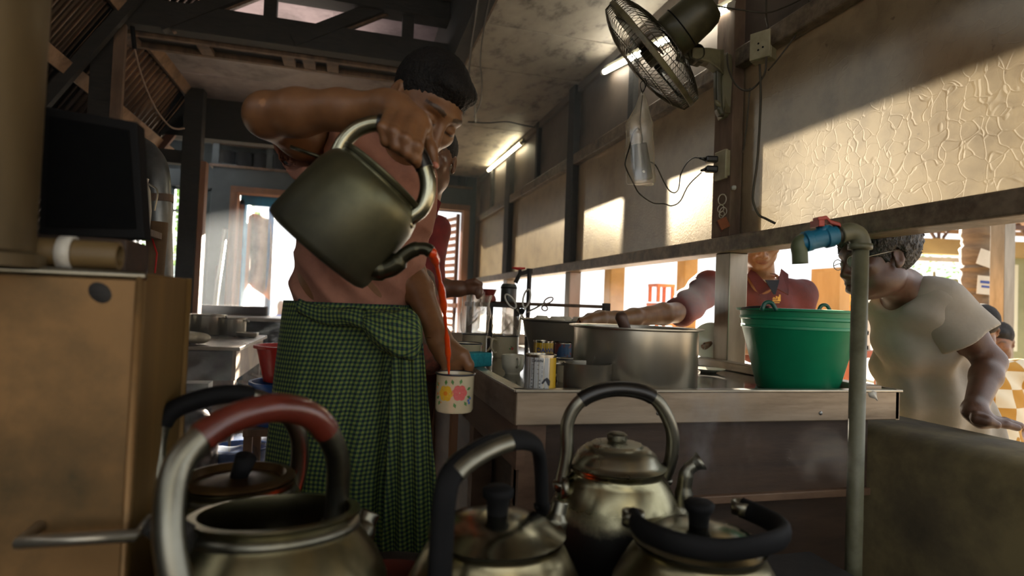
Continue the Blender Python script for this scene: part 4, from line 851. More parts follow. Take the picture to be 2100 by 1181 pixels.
m_stove = mat('stove_black', '#15130f', '#221d17', rough=.75, scale=12, bump=.4, c3='#0a0908', s3=5)
m_ember = mat('glowing_ember', '#2a0a02', rough=.8, emit=('#ff4a10', 2.2)); m_coal = mat('charcoal', '#0c0b0a', '#1a1715', rough=.85, scale=30, bump=.5)
sv = empty('charcoal_stove', (.35, .8, 0), 'black charcoal stove under the steaming kettles', 'stove')
SX0, SX1, SY0, SY1 = -.235, 1.02, .25, 1.12
MB().bb((SX0, SY0, 0), (SX1, SY1, ZS-.06)).build('stove_block', m_stove, sv, bevel=.01)
wells = [P(565, 1100, .74), P(480, 1000, .93), P(1020, 1100, .86), P(1262, 1000, 1.10), P(1430, 1100, .87), P(800, 1100, 1.0)]
for k, w_ in enumerate(wells):
    MB().lathe([(.115, ZS-.08), (.125, ZS-.055), (.13, ZS-.004), (.118, ZS), (.10, ZS-.006), (.095, ZS-.05)], 28, (w_.x, w_.y, 0)).build('fire_ring', m_stove, sv, smooth=True, angle=50)
rnd = random.Random(5)
for k in range(46):
    w_ = wells[k % 6] if k < 24 else wells[5]; a = rnd.uniform(0, 6.28); r_ = rnd.uniform(0, .085); r0 = rnd.uniform(.010, .02)
    c = V((w_.x+math.cos(a)*r_, w_.y+math.sin(a)*r_, ZS-.052+rnd.uniform(0, .028 if k >= 24 else .01)))
    pts = [c+V((rnd.uniform(.6, 1)*r0*x, rnd.uniform(.6, 1)*r0*y, rnd.uniform(.6, 1)*r0*z)) for x in (-1, 1) for y in (-1, 1) for z in (-1, 1)]
    MB().add(pts, [(0, 1, 3, 2), (4, 6, 7, 5), (0, 4, 5, 1), (2, 3, 7, 6), (0, 2, 6, 4), (1, 5, 7, 3)]).build('ember' if k % 4 == 0 else 'charcoal_lump', m_ember if k % 4 == 0 else m_coal, sv)
MB().bb((SX0, SY0, ZS-.07), (SX1, SY1, ZS-.055)).build('stove_plate', m_stove, sv)
m_kin = mat('kettle_inside', '#15120d', '#2a2318', rough=.5, metal=.4, scale=8)
m_grip_red = mat('red_brown_grip', '#5e2418', '#48190f', rough=.3, scale=9, coat=.4)
def swept(pts, r, n=14, flat=None): return MB().tube(pts, r, n, flat=flat)
def body(o, ax, R, H, rn, m, e, bottom=.86, lip=.006, open_=False):
    pr = [(0, 0), (R*bottom-.008, 0), (R*bottom, .006), (R*.97, H*.30), (R, H*.48), (R*.985, H*.6), (R*.90, H*.74), (rn+.012, H*.90), (rn+.004, H*.96), (rn+.004, H), (rn+lip, H+.003), (rn+lip, H+.007), (rn-.002, H+.008), (rn-.003, H*.9)]
    if open_: pr += [(R*.93, H*.6), (R*.93, H*.35)]
    return MB().lathe(pr, 48, o, ax).build('kettle_body', m, e, smooth=True, angle=60)
def arch(e, pts, r, g0, g1, m, mg, flat=None, gr=1.25):
    c = bez(pts, 48); n = len(c); i0, i1 = int(n*g0), int(n*g1)
    swept(c, r, 14, flat).build('handle_arch', m, e, smooth=True); swept(c[i0:i1], r*gr, 14, flat).build('handle_grip', mg, e, smooth=True, angle=60)
    for p, d_ in ((c[0], c[0]-c[1]), (c[-1], c[-1]-c[-2])): MB().lathe([(0, .012), (r*.9, .010), (r*1.25, .0), (r*1.25, -.006), (0, -.008)], 12, p, d_).build('handle_foot', m, e, smooth=True)
ab = mat('kettle_alloy', '#6f6d60', '#8a877a', rough=.36, metal=1., scale=9, c3='#4c4833', s3=6, lo3=.5, hi3=.8, rvar=.08, bump=.03)
# kettle with a steel lid, steaming, in the middle right
o = P(1262, 1000, 1.12); o = V((o.x, o.y, ZS)); k4 = empty('steaming_kettle', o, 'dull aluminium kettle with a domed lid and upright dark-gripped handle, spout to the right', 'kettle')
xd = V((CR.x, CR.y, 0)).normalized(); R, H, rn = .121, .170, .084
body(o, (0, 0, 1), R, H, rn, kettle_mat('alloy_sooty_a', '#7f7a5e', '#a19b7e', '#0c0b08', .27, s0=.50, s1=.68, length=H), k4)
hz = o+V((0, 0, H))
ldm = MB().lathe([(rn+.006, .006), (rn+.009, .009), (rn+.002, .012), (rn-.003, .018), (rn-.010, .030), (rn-.024, .041), (rn-.034, .044), (rn-.037, .048), (.012, .052), (0, .052)], 44, hz).build('lid', mat('lid_alloy', '#8a8878', '#a09e8e', rough=.28, metal=1., scale=9, rvar=.06), k4, smooth=True, angle=35)
MB().lathe([(.016, .051), (.019, .055), (.019, .064), (.014, .068), (0, .068)], 20, hz).build('lid_knob', ab, ldm, smooth=True, angle=50)
q = lambda x, y, d=1.12: P(x, y, d)
arch(k4, [q(1150, 995, 1.10), q(1162, 930, 1.10), q(1165, 862, 1.10), q(1200, 815, 1.1), q(1268, 797, 1.11), q(1338, 814, 1.12), q(1375, 872, 1.13), q(1378, 930, 1.14), q(1362, 985, 1.15)], .0125, .36, .64, ab, m_blackp, gr=1.18)
swept(bez([q(1380, 1065), q(1400, 1040), q(1403, 1000), q(1410, 965), q(1428, 950)], 20), [.020]*5+[.017]*5+[.014]*5+[.012]*6, 14).build('spout', ab, k4, smooth=True)
MB().lathe([(.012, -.004), (.014, .004), (.019, .012), (.017, .012), (.012, .002)], 14, q(1426, 951), (q(1440, 944)-q(1424, 953))).build('spout_lip', ab, k4, smooth=True)
MB().lathe([(.0, 0), (.022, 0), (.02, .012), (0, .014)], 14, q(1165, 1000, 1.09), -xd).build('hinge_boss', ab, k4, smooth=True)
# big open kettle at the front left
o = P(565, 1100, .74); o = V((o.x, o.y, ZS)); k1 = empty('open_kettle', o, 'large lidless kettle with a red-brown grip, front left of the stove', 'kettle')
R, H, rn = .142, .19, .094
body(o, (-.01, .10, 1), R, H, rn, kettle_mat('alloy_sooty_b', '#6f694e', '#8d8668', '#0b0a07', .3, s0=.1, s1=.5, length=H), k1, open_=True, lip=.009)
MB().lathe([(rn+.003, H-.018), (rn+.010, H-.014), (rn+.010, H-.006), (rn+.004, H-.003)], 44, o, (-.01, .10, 1)).build('neck_ring', ab, k1, smooth=True)
MB().lathe([(0, H*.45), (R*.9, H*.45)], 40, o).build('tea_surface', mat('dark_tea', '#120703', rough=.1), k1)
q = lambda x, y, d: P(x, y, d)
arch(k1, [q(392, 1290, .60), q(358, 1180, .60), q(346, 1060, .61), q(368, 950, .635), q(450, 872, .67), q(560, 836, .71), q(646, 858, .76), q(690, 930, .80), q(692, 1010, .82), q(686, 1075, .82)], .0155, .40, .72, ab, m_grip_red, gr=1.12)
swept(bez([q(700, 1150, .86), q(735, 1110, .88), q(748, 1075, .90), q(760, 1050, .91)], 16), [.022]*4+[.019]*6+[.015]*6, 14).build('spout', ab, k1, smooth=True)
swept(bez([q(400, 1120, .70), q(340, 1090, .66), q(310, 1070, .65)], 10), [.02]*5+[.014]*6, 12).build('hinge_lug', m_stove, k1, smooth=True)
# dark kettle behind it
o = P(486, 1000, .95); o = V((o.x, o.y, ZS)); k2 = empty('sooty_kettle', o, 'soot-blackened kettle with a sunken lid and stick handle, behind the lidless kettle', 'kettle')
R, H, rn = .115, .168, .083
body(o, (0, 0, 1), R, H, rn, kettle_mat('alloy_sooty_c', '#5e573f', '#777054', '#0a0907', .35, s0=.5, s1=.8, length=H), k2)
m_lid2 = mat('scorched_lid', '#5a4120', '#3a2914', rough=.4, metal=.7, scale=14)
l2 = MB().lathe([(rn+.004, .009), (rn+.004, .013), (rn-.010, .016), (rn-.018, .006), (.02, .012), (0, .013)], 40, o+V((0, 0, H))).build('lid', m_lid2, k2, smooth=True, angle=40)
swept([q(487, 985, .95), q(505, 938, .94)], [.013, .0165], 12).build('lid_stick', m_black, l2, smooth=True)
MB().lathe([(rn+.005, -.02), (rn+.008, -.012), (rn+.005, -.004)], 40, o+V((0, 0, H))).build('neck_ring', ab, k2, smooth=True)
arch(k2, [q(352, 1030, .86), q(326, 975, .86), q(322, 905, .87), q(345, 850, .88), q(400, 822, .90), q(480, 808, .93), q(560, 828, .97), q(608, 880, 1.0), q(614, 950, 1.02), q(596, 1020, 1.02)], .0125, .30, .62, ab, m_black, flat=((0, 1, 0), 1.25), gr=1.15)
# lidded kettle at the front centre
o = P(1018, 1100, .86); o = V((o.x, o.y, ZS-.02)); k3 = empty('flat_lid_kettle', o, 'kettle with a broad shallow lid, black knob and leaning black strap handle, front centre', 'kettle')
R, H, rn = .128, .155, .090
body(o, (0, 0, 1), R, H, rn, kettle_mat('alloy_sooty_d', '#7b7257', '#968d6e', '#0c0b08', .3, s0=.3, s1=.55, length=H), k3)
hz = o+V((0, 0, H))
l3 = MB().lathe([(rn+.008, .004), (rn+.010, .009), (rn, .013), (rn-.014, .021), (.05, .029), (.02, .033), (0, .033)], 44, hz).build('lid', mat('polished_lid', '#8f8e7c', '#a6a593', rough=.2, metal=1., scale=6, rvar=.06), k3, smooth=True, angle=60)
MB().lathe([(.015, .030), (.0165, .052), (.022, .058), (.023, .068), (.018, .072), (0, .073)], 24, hz).build('lid_knob', m_black, l3, smooth=True, angle=60)
arch(k3, [q(900, 1230, .74), q(905, 1120, .745), q(912, 1020, .75), q(930, 968, .77), q(985, 925, .81), q(1050, 902, .87), q(1095, 910, .92), q(1108, 950, .95), q(1112, 1040, .96)], .0105, .38, .62, m_black, ab, flat=((1, .2, 0), 1.55), gr=1.04)
swept(bez([q(1118, 1130, .95), q(1135, 1090, .97), q(1145, 1050, .98), q(1150, 1028, .985)], 16), [.022]*4+[.019]*5+[.014]*7, 14).build('spout', ab, k3, smooth=True)
# kettle at the front right with its handle folded down
o = P(1432, 1100, .87); o = V((o.x, o.y, ZS-.02)); k5 = empty('folded_handle_kettle', o, 'kettle whose black handle lies folded down over the lid, front right', 'kettle')
R, H, rn = .125, .150, .086
body(o, (0, 0, 1), R, H, rn, kettle_mat('alloy_sooty_e', '#776e55', '#8e8566', '#0c0b08', .3, s0=.25, s1=.5, length=H), k5)
hz = o+V((0, 0, H))
l5 = MB().lathe([(rn+.008, .004), (rn+.010, .009), (rn, .013), (rn-.014, .020), (.05, .027), (.02, .030), (0, .030)], 44, hz).build('lid', mat('polished_lid', '#8f8e7c'), k5, smooth=True, angle=60)
MB().lathe([(.014, .028), (.0155, .046), (.021, .052), (.022, .061), (.017, .065), (0, .066)], 24, hz).build('lid_knob', m_black, l5, smooth=True, angle=60)
fh = [q(1298, 1062, .84), q(1318, 1086, .80), q(1380, 1112, .765), q(1470, 1128, .76), q(1560, 1118, .78), q(1606, 1100, .82), q(1600, 1080, .88), q(1560, 1058, .94), q(1520, 1040, .97)]
c = bez(fh, 48); swept(c, .0095, 10, ((0, 0, 1), 1.7)).build('folded_handle', m_black, k5, smooth=True)
MB().lathe([(.014, -.01), (.014, .01)], 14, c[0], (0, 0, 1)).build('handle_foot', ab, k5, smooth=True, solid=.004)
MB().lathe([(.014, -.01), (.014, .01)], 14, c[-1], (0, 0, 1)).build('handle_foot', ab, k5, smooth=True, solid=.004)
# ------------------------------------------------------------------ the kettle being poured, the falling tea and the held mug
A0 = (CR*.655+CU*.75+CF*.10).normalized(); B0 = P(648, 516, 1.06); DK = 1.06
k0 = empty('pouring_kettle', B0, 'olive-grey kettle tipped to pour in the raised hand', 'kettle')
m_olive = kettle_mat('olive_alloy', '#4d4c36', '#5e5c44', '#12120b', .36, metal=.7, s0=-.1, s1=.95, axis=A0, length=.165)
R = .107; Hh = .163
me_ = MB().lathe([(0, 0), (R-.012, 0), (R-.003, .004), (R, .014), (R, .09), (R*.985, .13), (R*.93, .152), (R*.86, .163), (R*.80, .166), (R*.80, .172), (R*.84, .176), (R*.84, .181), (R*.78, .183), (R*.77, .16)], 56, B0, A0).build('kettle_body', m_olive, k0, smooth=True, angle=50)
MB().lathe([(R*.79, .172), (R*.79, .178)], 48, B0, A0).build('neck_ring', m_black, k0, smooth=True, solid=.004)
MB().lathe([(R*.77, .176), (R*.5, .184), (0, .186)], 44, B0, A0).build('lid', m_olive, k0, smooth=True)
q = lambda x, y, d=DK: P(x, y, d)
m_dkol = mat('dark_olive_spout', '#3f3d2e', '#2e2c20', rough=.3, metal=.8, scale=12)
swept(bez([q(752, 545), q(778, 552), q(806, 545), q(830, 523), q(852, 511), q(872, 510), q(884, 517)], 36), [.021]*8+[.018]*8+[.0135]*10+[.0115]*11, 16).build('spout', m_dkol, k0, smooth=True)
hp = [q(690, 333), q(694, 312), q(712, 282), q(742, 260), q(785, 254), q(830, 283), q(862, 325), q(878, 378), q(866, 425), q(832, 452)]
arch(k0, hp, .0148, .42, .72, mat('bright_handle', '#8e8c74', '#a3a089', rough=.25, metal=1., scale=12), m_blackp, gr=1.12)
swept([q(596, 301), q(668, 326)], .0035, 8).build('hinge_pin', m_dkol, k0, smooth=True)
# tea stream
MT = 1.34
m_tea = mat('orange_tea', '#e0400f', '#f05a1c', rough=.1, trans=.2, scale=20, spec=.6, sss=.5)
st = [P(884, 514, 1.06), P(893, 535, 1.10), P(902, 575, 1.16), P(909, 620, 1.22), P(914, 665, 1.27), P(918, 710, 1.31), P(920, 750, 1.335), P(921, 785, 1.34)]
c = bez(st, 40); n = len(c)
sr = [(.0070+.0028*math.sin(i*.55)+.0012*math.sin(i*1.7))*(1-.45*i/n) for i in range(n)]
ts = MB().tube(c, sr, 10).build('tea_stream', m_tea, smooth=True); tag(ts, 'orange stream of milk tea falling from the spout', 'tea')
mo = P(931, 845, MT); MUGO = V((mo.x, mo.y, P(931, 842, MT).z))
mg = enamel_mug(MUGO, .0425, .084, 'cream enamel mug with yellow and rose flowers held under the tea stream', flowers='held')
MB().lathe([(0, .052), (.039, .052)], 30, MUGO).build('tea_fill', m_tea, mg)
# ------------------------------------------------------------------ people
def skin_mat(name, base, dark):
    m = bpy.data.materials.new(name); m.use_nodes = True; nt = m.node_tree; L = nt.links; b = nt.nodes['Principled BSDF']
    at = nd(nt, 'ShaderNodeVertexColor'); at.layer_name = 'tone'
    tc = nd(nt, 'ShaderNodeTexCoord'); nz = nd(nt, 'ShaderNodeTexNoise', Scale=24., Detail=5.); L.new(tc.outputs['Object'], nz.inputs['Vector'])
    rp = nd(nt, 'ShaderNodeValToRGB'); e = rp.color_ramp.elements; e[0].position = .3; e[1].position = .7; e[0].color = hx(dark); e[1].color = hx(base); L.new(nz.outputs['Fac'], rp.inputs['Fac'])
    mx = nd(nt, 'ShaderNodeMix', data_type='RGBA', blend_type='MULTIPLY'); mx.inputs[0].default_value = 1; L.new(rp.outputs[0], mx.inputs[6]); L.new(at.outputs['Color'], mx.inputs[7]); L.new(mx.outputs[2], b.inputs['Base Color'])
    b.inputs['Roughness'].default_value = .46; b.inputs['Subsurface Weight'].default_value = .12; b.inputs['Subsurface Radius'].default_value = (.012, .005, .003); b.inputs['Subsurface Scale'].default_value = 1.
    bp = nd(nt, 'ShaderNodeBump'); bp.inputs['Strength'].default_value = .08; bp.inputs['Distance'].default_value = .004; n2 = nd(nt, 'ShaderNodeTexNoise', Scale=220., Detail=2.); L.new(tc.outputs['Object'], n2.inputs['Vector']); L.new(n2.outputs['Fac'], bp.inputs['Height']); L.new(bp.outputs[0], b.inputs['Normal'])
    return m
m_hair = mat('black_hair', '#090807', '#14100d', rough=.72, scale=60, bump=.5, bscale=220, spec=.3)
def frame(F, U):
    F = V(F).normalized(); U = V(U); U = (U-F*U.dot(F)).normalized(); Lf = U.cross(F); return Lf, F, U
def cw(v): return CR*v[0]+CU*v[1]-CF*v[2]          # (right, up, towards camera) -> world
def head_ops(s, c, fr, sc=1., old=False):
    Lf, F, U = fr; R_ = np.array(Matrix((Lf, F, U)).transposed()); c = V(c)
    def p(l, f, u): return c+(Lf*l+F*f+U*u)*sc
    def E(l, f, u, r, k=.02, sub=False): s.ell(p(l, f, u), [x*sc for x in r], R_, k*sc, sub)
    E(0, -.012, .035, (.074, .093, .083), .01)
    E(0, .030, -.035, (.060, .062, .080), .04)
    E(0, .018, -.075, (.050, .055, .040), .03)
    E(0, .066, -.100, (.022, .020, .017), .03)
    for d in (-1, 1):
        E(d*.040, .000, -.070, (.020, .040, .028), .03)
        E(d*.043, .062, -.026, (.020, .018, .017), .025)
    E(0, .078, .022, (.046, .014, .012), .022)
    for d in (-1, 1): E(d*.031, .098, -.003, (.020, .017, .0125), .014, True)
    for d in (-1, 1): E(d*.0315, .0765, -.005, (.0175, .012, .0105), .006)
    s.cone(p(0, .088, .004), p(0, .106, -.036), .0075*sc, .0105*sc, .012*sc)
    E(0, .108, -.042, (.0125, .0105, .0095), .008)
    for d in (-1, 1): E(d*.0135, .098, -.044, (.0085, .011, .0075), .007)
    E(0, .088, -.062, (.026, .012, .014), .018)
    E(0, .0975, -.0675, (.022, .0075, .0048), .005); E(0, .0945, -.078, (.019, .0080, .0055), .006)
    E(0, .100, -.0725, (.024, .004, .0012), .003, True)
    for d in (-1, 1):
        E(d*.077, -.014, -.010, (.0065, .018, .031), .008); E(d*.082, -.010, -.008, (.005, .010, .020), .005, True); E(d*.074, -.008, -.036, (.006, .009, .010), .006)
    if old:
        for d in (-1, 1): s.cone(p(d*.022, .094, -.04), p(d*.034, .084, -.07), .003*sc, .003*sc, .008*sc, True)
        E(0, .085, -.088, (.03, .02, .01), .012)
def head_tone(c, fr, sc=1., lips=(.80, .52, .50), brow=.25, closed=True):
    Lf, F, U = (np.array(x) for x in fr); c = np.array(V(c))
    def f(vs):
        d = (vs-c)/sc; l, ff, u = d@Lf, d@F, d@U; col = np.ones((len(vs), 4))
        near = (np.abs(l) < .1) & (ff > .03) & (u > -.13) & (u < .12)
        lip = near & (((l/.024)**2+((u+.073)/.0115)**2) < 1) & (ff > .08); col[lip, :3] = lips
        al = np.abs(l)
        by = .021+.004*np.sin((al-.012)/.04*2.6); bw = near & (al > .011) & (al < .053) & (np.abs(u-by) < .0052-.0025*np.clip((al-.035)/.018, 0, 1)); col[bw, :3] = brow
        if closed: ey = near & (al > .014) & (al < .048) & (np.abs(u-(-.0115+.25*(al-.031)**2*20)) < .0026); col[ey, :3] = .22
        st = near & (u < -.05) & (((l/.03)**2+((u+.0735)/.014)**2) > 1); col[st, :3] *= .93
        return col
    return f
def hair_obj(c, fr, m, parent, sc=1., cell=.0035, bushy=0., front=1.0, seed=0., cut=-.045):
    Lf, F, U = fr; R_ = np.array(Matrix((Lf, F, U)).transposed()); c = V(c); s = SDF()
    def p(l, f, u): return c+(Lf*l+F*f+U*u)*sc
    def E(l, f, u, r, k=.02, sub=False): s.ell(p(l, f, u), [x*sc for x in r], R_, k*sc, sub)
    b = bushy
    E(0, -.016-b*.4, .042, (.080+b, .098+b, .087+b), .01)
    if front: E(0, .062, .080, (.052, .034, .022), .03)
    # clear the face, the ears and the nape
    E(0, .124, -.036, (.088, .080, .097), .012, True)
    E(0, .060, -.075, (.12, .055, .085), .010, True)
    for d in (-1, 1): E(d*.085, -.008, -.022, (.030, .022, .032), .008, True)
    s.plane(p(0, -.06, cut), -U-F*.0, .01)
    Lv, Fv, Uv = np.array(Lf), np.array(F), np.array(U); cc = np.array(c)
    def tuft(D, X, Y, Z):
        x, y, z = X-cc[0], Y-cc[1], Z-cc[2]
        a = x*Lv[0]+y*Lv[1]+z*Lv[2]; f_ = x*Fv[0]+y*Fv[1]+z*Fv[2]; u = x*Uv[0]+y*Uv[1]+z*Uv[2]
        n = np.sin(a*420+np.sin(f_*170+seed)*2)*np.sin(f_*390+np.sin(u*190)*2)
        return D+(.0016+bushy*.10)*n+bushy*.22*np.sin(a*130+seed+f_*60)*np.sin(u*120+f_*90)
    s.fn(tuft)
    return sdf_obj('hair', [s.mesh(cell)], m, parent, 1)
def fine(s, boxes, cell, coarse):
    # one surface, sampled finely inside the boxes and coarsely elsewhere
    v, f = s.mesh(coarse); cen = v[f].mean(1); keep = np.ones(len(f), bool); out = []
    for lo, hi in boxes:
        lo, hi = np.array(lo), np.array(hi); keep &= ~((cen > lo+coarse*.8) & (cen < hi-coarse*.8)).all(1)
        v2, f2 = s.mesh(cell, lo, hi); out.append((v2, f2))
    return [(v, f[keep])]+out
def hand_ops(s, wrist, palm, mcps, chains, r=.0092, k=.006, pr=(.040, .018, .045), prot=None, wr=.028):
    s.cone(wrist, palm, wr, .026, .02)
    for mc, ch in zip(mcps, chains):
        s.cone(palm, mc, .018, .0125, .014)
        pts = [V(mc)]+[V(x) for x in ch]; rs = [r*1.18, r*1.05, r*.95, r*.85][:len(pts)]
        for i in range(len(pts)-1): s.cone(pts[i], pts[i+1], rs[i], rs[i+1], k if i else .008)
q = P
m_skin = skin_mat('warm_brown_skin', '#7d5737', '#6a472c'); m_skin2 = skin_mat('brown_skin', '#6d4a35', '#5a3d2b'); m_skin3 = skin_mat('weathered_skin', '#5a3c2d', '#483022')
# ---------------------------------------------------------------- the tea pourer
pm = empty('person', V((q(715, 1000, 1.55).x, q(715, 1000, 1.55).y, 0)), 'man in a brown t-shirt and green checked sarong pouring tea', 'person')
J = dict(pel=q(716, 730, 1.56), wai=q(718, 625, 1.55), che=q(742, 444, 1.52), nb=q(838, 352, 1.49), sr=q(684, 306, 1.43), er=q(548, 236, 1.20), wr=q(784, 218, 1.125), sl=q(815, 428, 1.55), el=q(842, 556, 1.58), wl=q(897, 685, 1.44))
HC = q(872, 219, 1.44); HF = frame(cw((.50, -.62, .60)), cw((.60, .76, .26)))
HX = V((CR.x, CR.y, 0)).normalized(); HY = V((0, 0, 1)).cross(HX)       # body frame: HX image right, HY away
RB = np.array(Matrix((HX, HY, V((0, 0, 1)))).transposed())
def torso(s, g=0., k=.05):
    s.ell(J['pel'], (.148+g, .105+g, .13+g), RB, k); s.ell(J['wai'], (.135+g, .092+g, .11+g), RB, k+.03); s.ell(J['wai'].lerp(J['che'], .45), (.142+g, .095+g, .10+g), RB, k+.03)
    s.ell(J['che'], (.148+g, .105+g, .125+g), RB, k+.03); s.ell(J['che'].lerp(J['nb'], .55), (.115+g, .09+g, .075+g), np.array(Matrix.Rotation(.35, 3, CF) @ Matrix((HX, HY, V((0, 0, 1)))).transposed()), k+.02)
    s.cone(J['sr'], J['che'].lerp(J['nb'], .5), .058+g, .07+g, k); s.cone(J['sl'], J['che'].lerp(J['nb'], .5), .052+g, .07+g, k); s.cone(J['nb'], J['che'].lerp(J['nb'], .6), .05+g, .08+g, k); s.cone(J['sr']+CU*.012, J['nb']-CU*.01, .05+g, .045+g, k)
s = SDF(); torso(s)
s.cone(J['nb'], HC-HF[2]*.05-HF[1]*.03, .056, .052, .03)
s.chain([J['sr'], J['sr'].lerp(J['er'], .5), J['er']], [.058, .053, .044], .025)
s.chain([J['er'], J['er'].lerp(J['wr'], .28), J['er'].lerp(J['wr'], .65), J['wr']], [.0435, .0455, .037, .0275], .02)
s.chain([J['sl'], J['sl'].lerp(J['el'], .5), J['el']], [.052, .045, .037], .025)
s.chain([J['el'], J['el'].lerp(J['wl'], .3), J['wl']], [.036, .038, .0255], .02)
for dx in (-1, 1):
    hp = J['pel']+HX*(.075*dx)+V((0, 0, -.04)); kn = V((hp.x, hp.y-.02, .46)); an = V((hp.x+.01*dx, hp.y+.02, .08)); s.chain([hp, kn, an], [.085, .055, .04], .03); s.chain([an, an+V((0, -.10, -.045))-HX*.0, an+V((0, -.16, -.055))], [.036, .034, .024], .02)
head_ops(s, HC, HF, 1.08)
# right hand wrapped over the kettle handle
d0 = 1.06
mc = [q(803, 226, d0+.025), q(826, 229, d0+.02), q(848, 240, d0+.015), q(866, 258, d0+.01)]
hand_ops(s, J['wr'], q(815, 222, 1.10), mc, [
    [q(786, 262, d0-.040), q(792, 290, d0-.036), q(806, 300, d0-.012)],
    [q(808, 270, d0-.045), q(812, 300, d0-.042), q(824, 312, d0-.016)],
    [q(832, 284, d0-.045), q(834, 313, d0-.040), q(842, 326, d0-.014)],
    [q(856, 300, d0-.040), q(853, 326, d0-.034), q(855, 337, d0-.012)]], r=.0098)
s.chain([q(828, 222, 1.12), q(868, 262, 1.10), q(884, 305, 1.088), q(893, 338, 1.08)], [.019, .0135, .0108, .0085], .010)
s.cone(q(800, 215, 1.11), q(858, 250, 1.085), .026, .019, .02)
# left hand behind the held mug
mo = q(931, 800, 1.34)
hand_ops(s, J['wl'], q(915, 725, 1.415), [q(915, 742, 1.40), q(930, 742, 1.405), q(944, 740, 1.41)], [
    [q(912, 775, 1.395), q(914, 800, 1.40)], [q(930, 778, 1.402), q(932, 806, 1.405)], [q(946, 778, 1.41), q(946, 806, 1.41)]], r=.0095, wr=.0255)
s.chain([q(925, 712, 1.41), q(950, 728, 1.392), q(962, 748, 1.388), q(961, 768, 1.39)], [.017, .0135, .0105, .0085], .01)
s.cone(q(905, 705, 1.43), q(935, 735, 1.405), .027, .021, .02)
hb = [(HC-V((.17, .17, .17)), HC+V((.17, .17, .17)))]
h2 = q(842, 270, 1.07); h3 = q(928, 755, 1.40)
_tone = head_tone(HC, HF, 1.08); _el = np.array(q(541, 213, 1.155))
def tone(vs):
    c_ = _tone(vs); d_ = np.linalg.norm(vs-_el, axis=1); c_[d_ < .009, :3] *= 1.8; return c_
body_parts = fine(s, [(np.array(HC)-.165, np.array(HC)+.165), (np.array(h2)-np.array((.075, .085, .085)), np.array(h2)+np.array((.072, .07, .075))), (np.array(h3)-.07, np.array(h3)+.07)], .003, .0065)
bd = sdf_obj('body', body_parts, m_skin, pm, 2, colour=tone)
hair_obj(HC, HF, m_hair, pm, sc=1.08, cell=.003)
m_nail = mat('fingernail', '#b0705a', rough=.35)
for p_ in (q(893, 338, 1.071), q(848, 331, 1.036)): MB().lathe([(0, .0016), (.004, .001), (.0052, -.001)], 10, p_, -CF, sy=1.3).build('fingernail', m_nail, pm, smooth=True)
# t-shirt
m_shirt = mat('brown_tshirt', '#9c6c58', '#835848', rough=.85, scale=9, bump=.5, bscale=16)
sh = SDF(); torso(sh, .012, .05)
SE = J['sr'].lerp(J['er'], .55)
sh.cone(J['sr'], J['sr'].lerp(J['er'], .64)+V((0, 0, -.022)), .072, .086, .03); sh.cone(J['sl'], J['sl'].lerp(J['el'], .62), .062, .060, .03)
ax = (J['er']-J['sr']).normalized(); sh.plane(J['sr'].lerp(J['er'], .50), ax, .004)
ax2 = (J['el']-J['sl']).normalized()
sh.cone(J['sr'].lerp(J['er'], .30)+V((0, 0, -.012)), J['er']+V((0, 0, -.025)), .060, .086, .004, True)
sh.ell(J['nb']+(HC-J['nb']).normalized()*.045, (.078, .07, .055), None, .01, True)
sh.plane(J['wai']+V((0, 0, -.055)), (0, 0, -1), .008)
wA, wB = np.array(CR), np.array(J['wai'])
def wrinkle(D, X, Y, Z):
    a = (X-wB[0])*wA[0]+(Y-wB[1])*wA[1]+(Z-wB[2])*.2; h = Z-wB[2]
    return D+.009*np.abs(np.sin(h*30+a*22+1.6*np.sin(a*9)))*np.exp(-np.maximum(h-.05, 0)*4)+.003*np.sin(a*75+h*18+1.5*np.sin(h*14))+.010*np.abs(np.sin(a*17-h*13+1.2*np.sin(h*9)))-.008
sh.fn(wrinkle)
sdf_obj('t_shirt', [sh.mesh(.005)], m_shirt, pm, 1)
nr = J['nb']+(HC-J['nb']).normalized()*.028; na = (HC-HF[2]*.05-HF[1]*.03-J['nb']).normalized()
MB().lathe([(.066, -.010), (.070, 0), (.066, .010), (.060, .004), (.062, -.008)], 32, nr, na, sx=1.05, sy=.95).build('neckband', mat('dark_neckband', '#2c211c', rough=.85), pm, smooth=True)
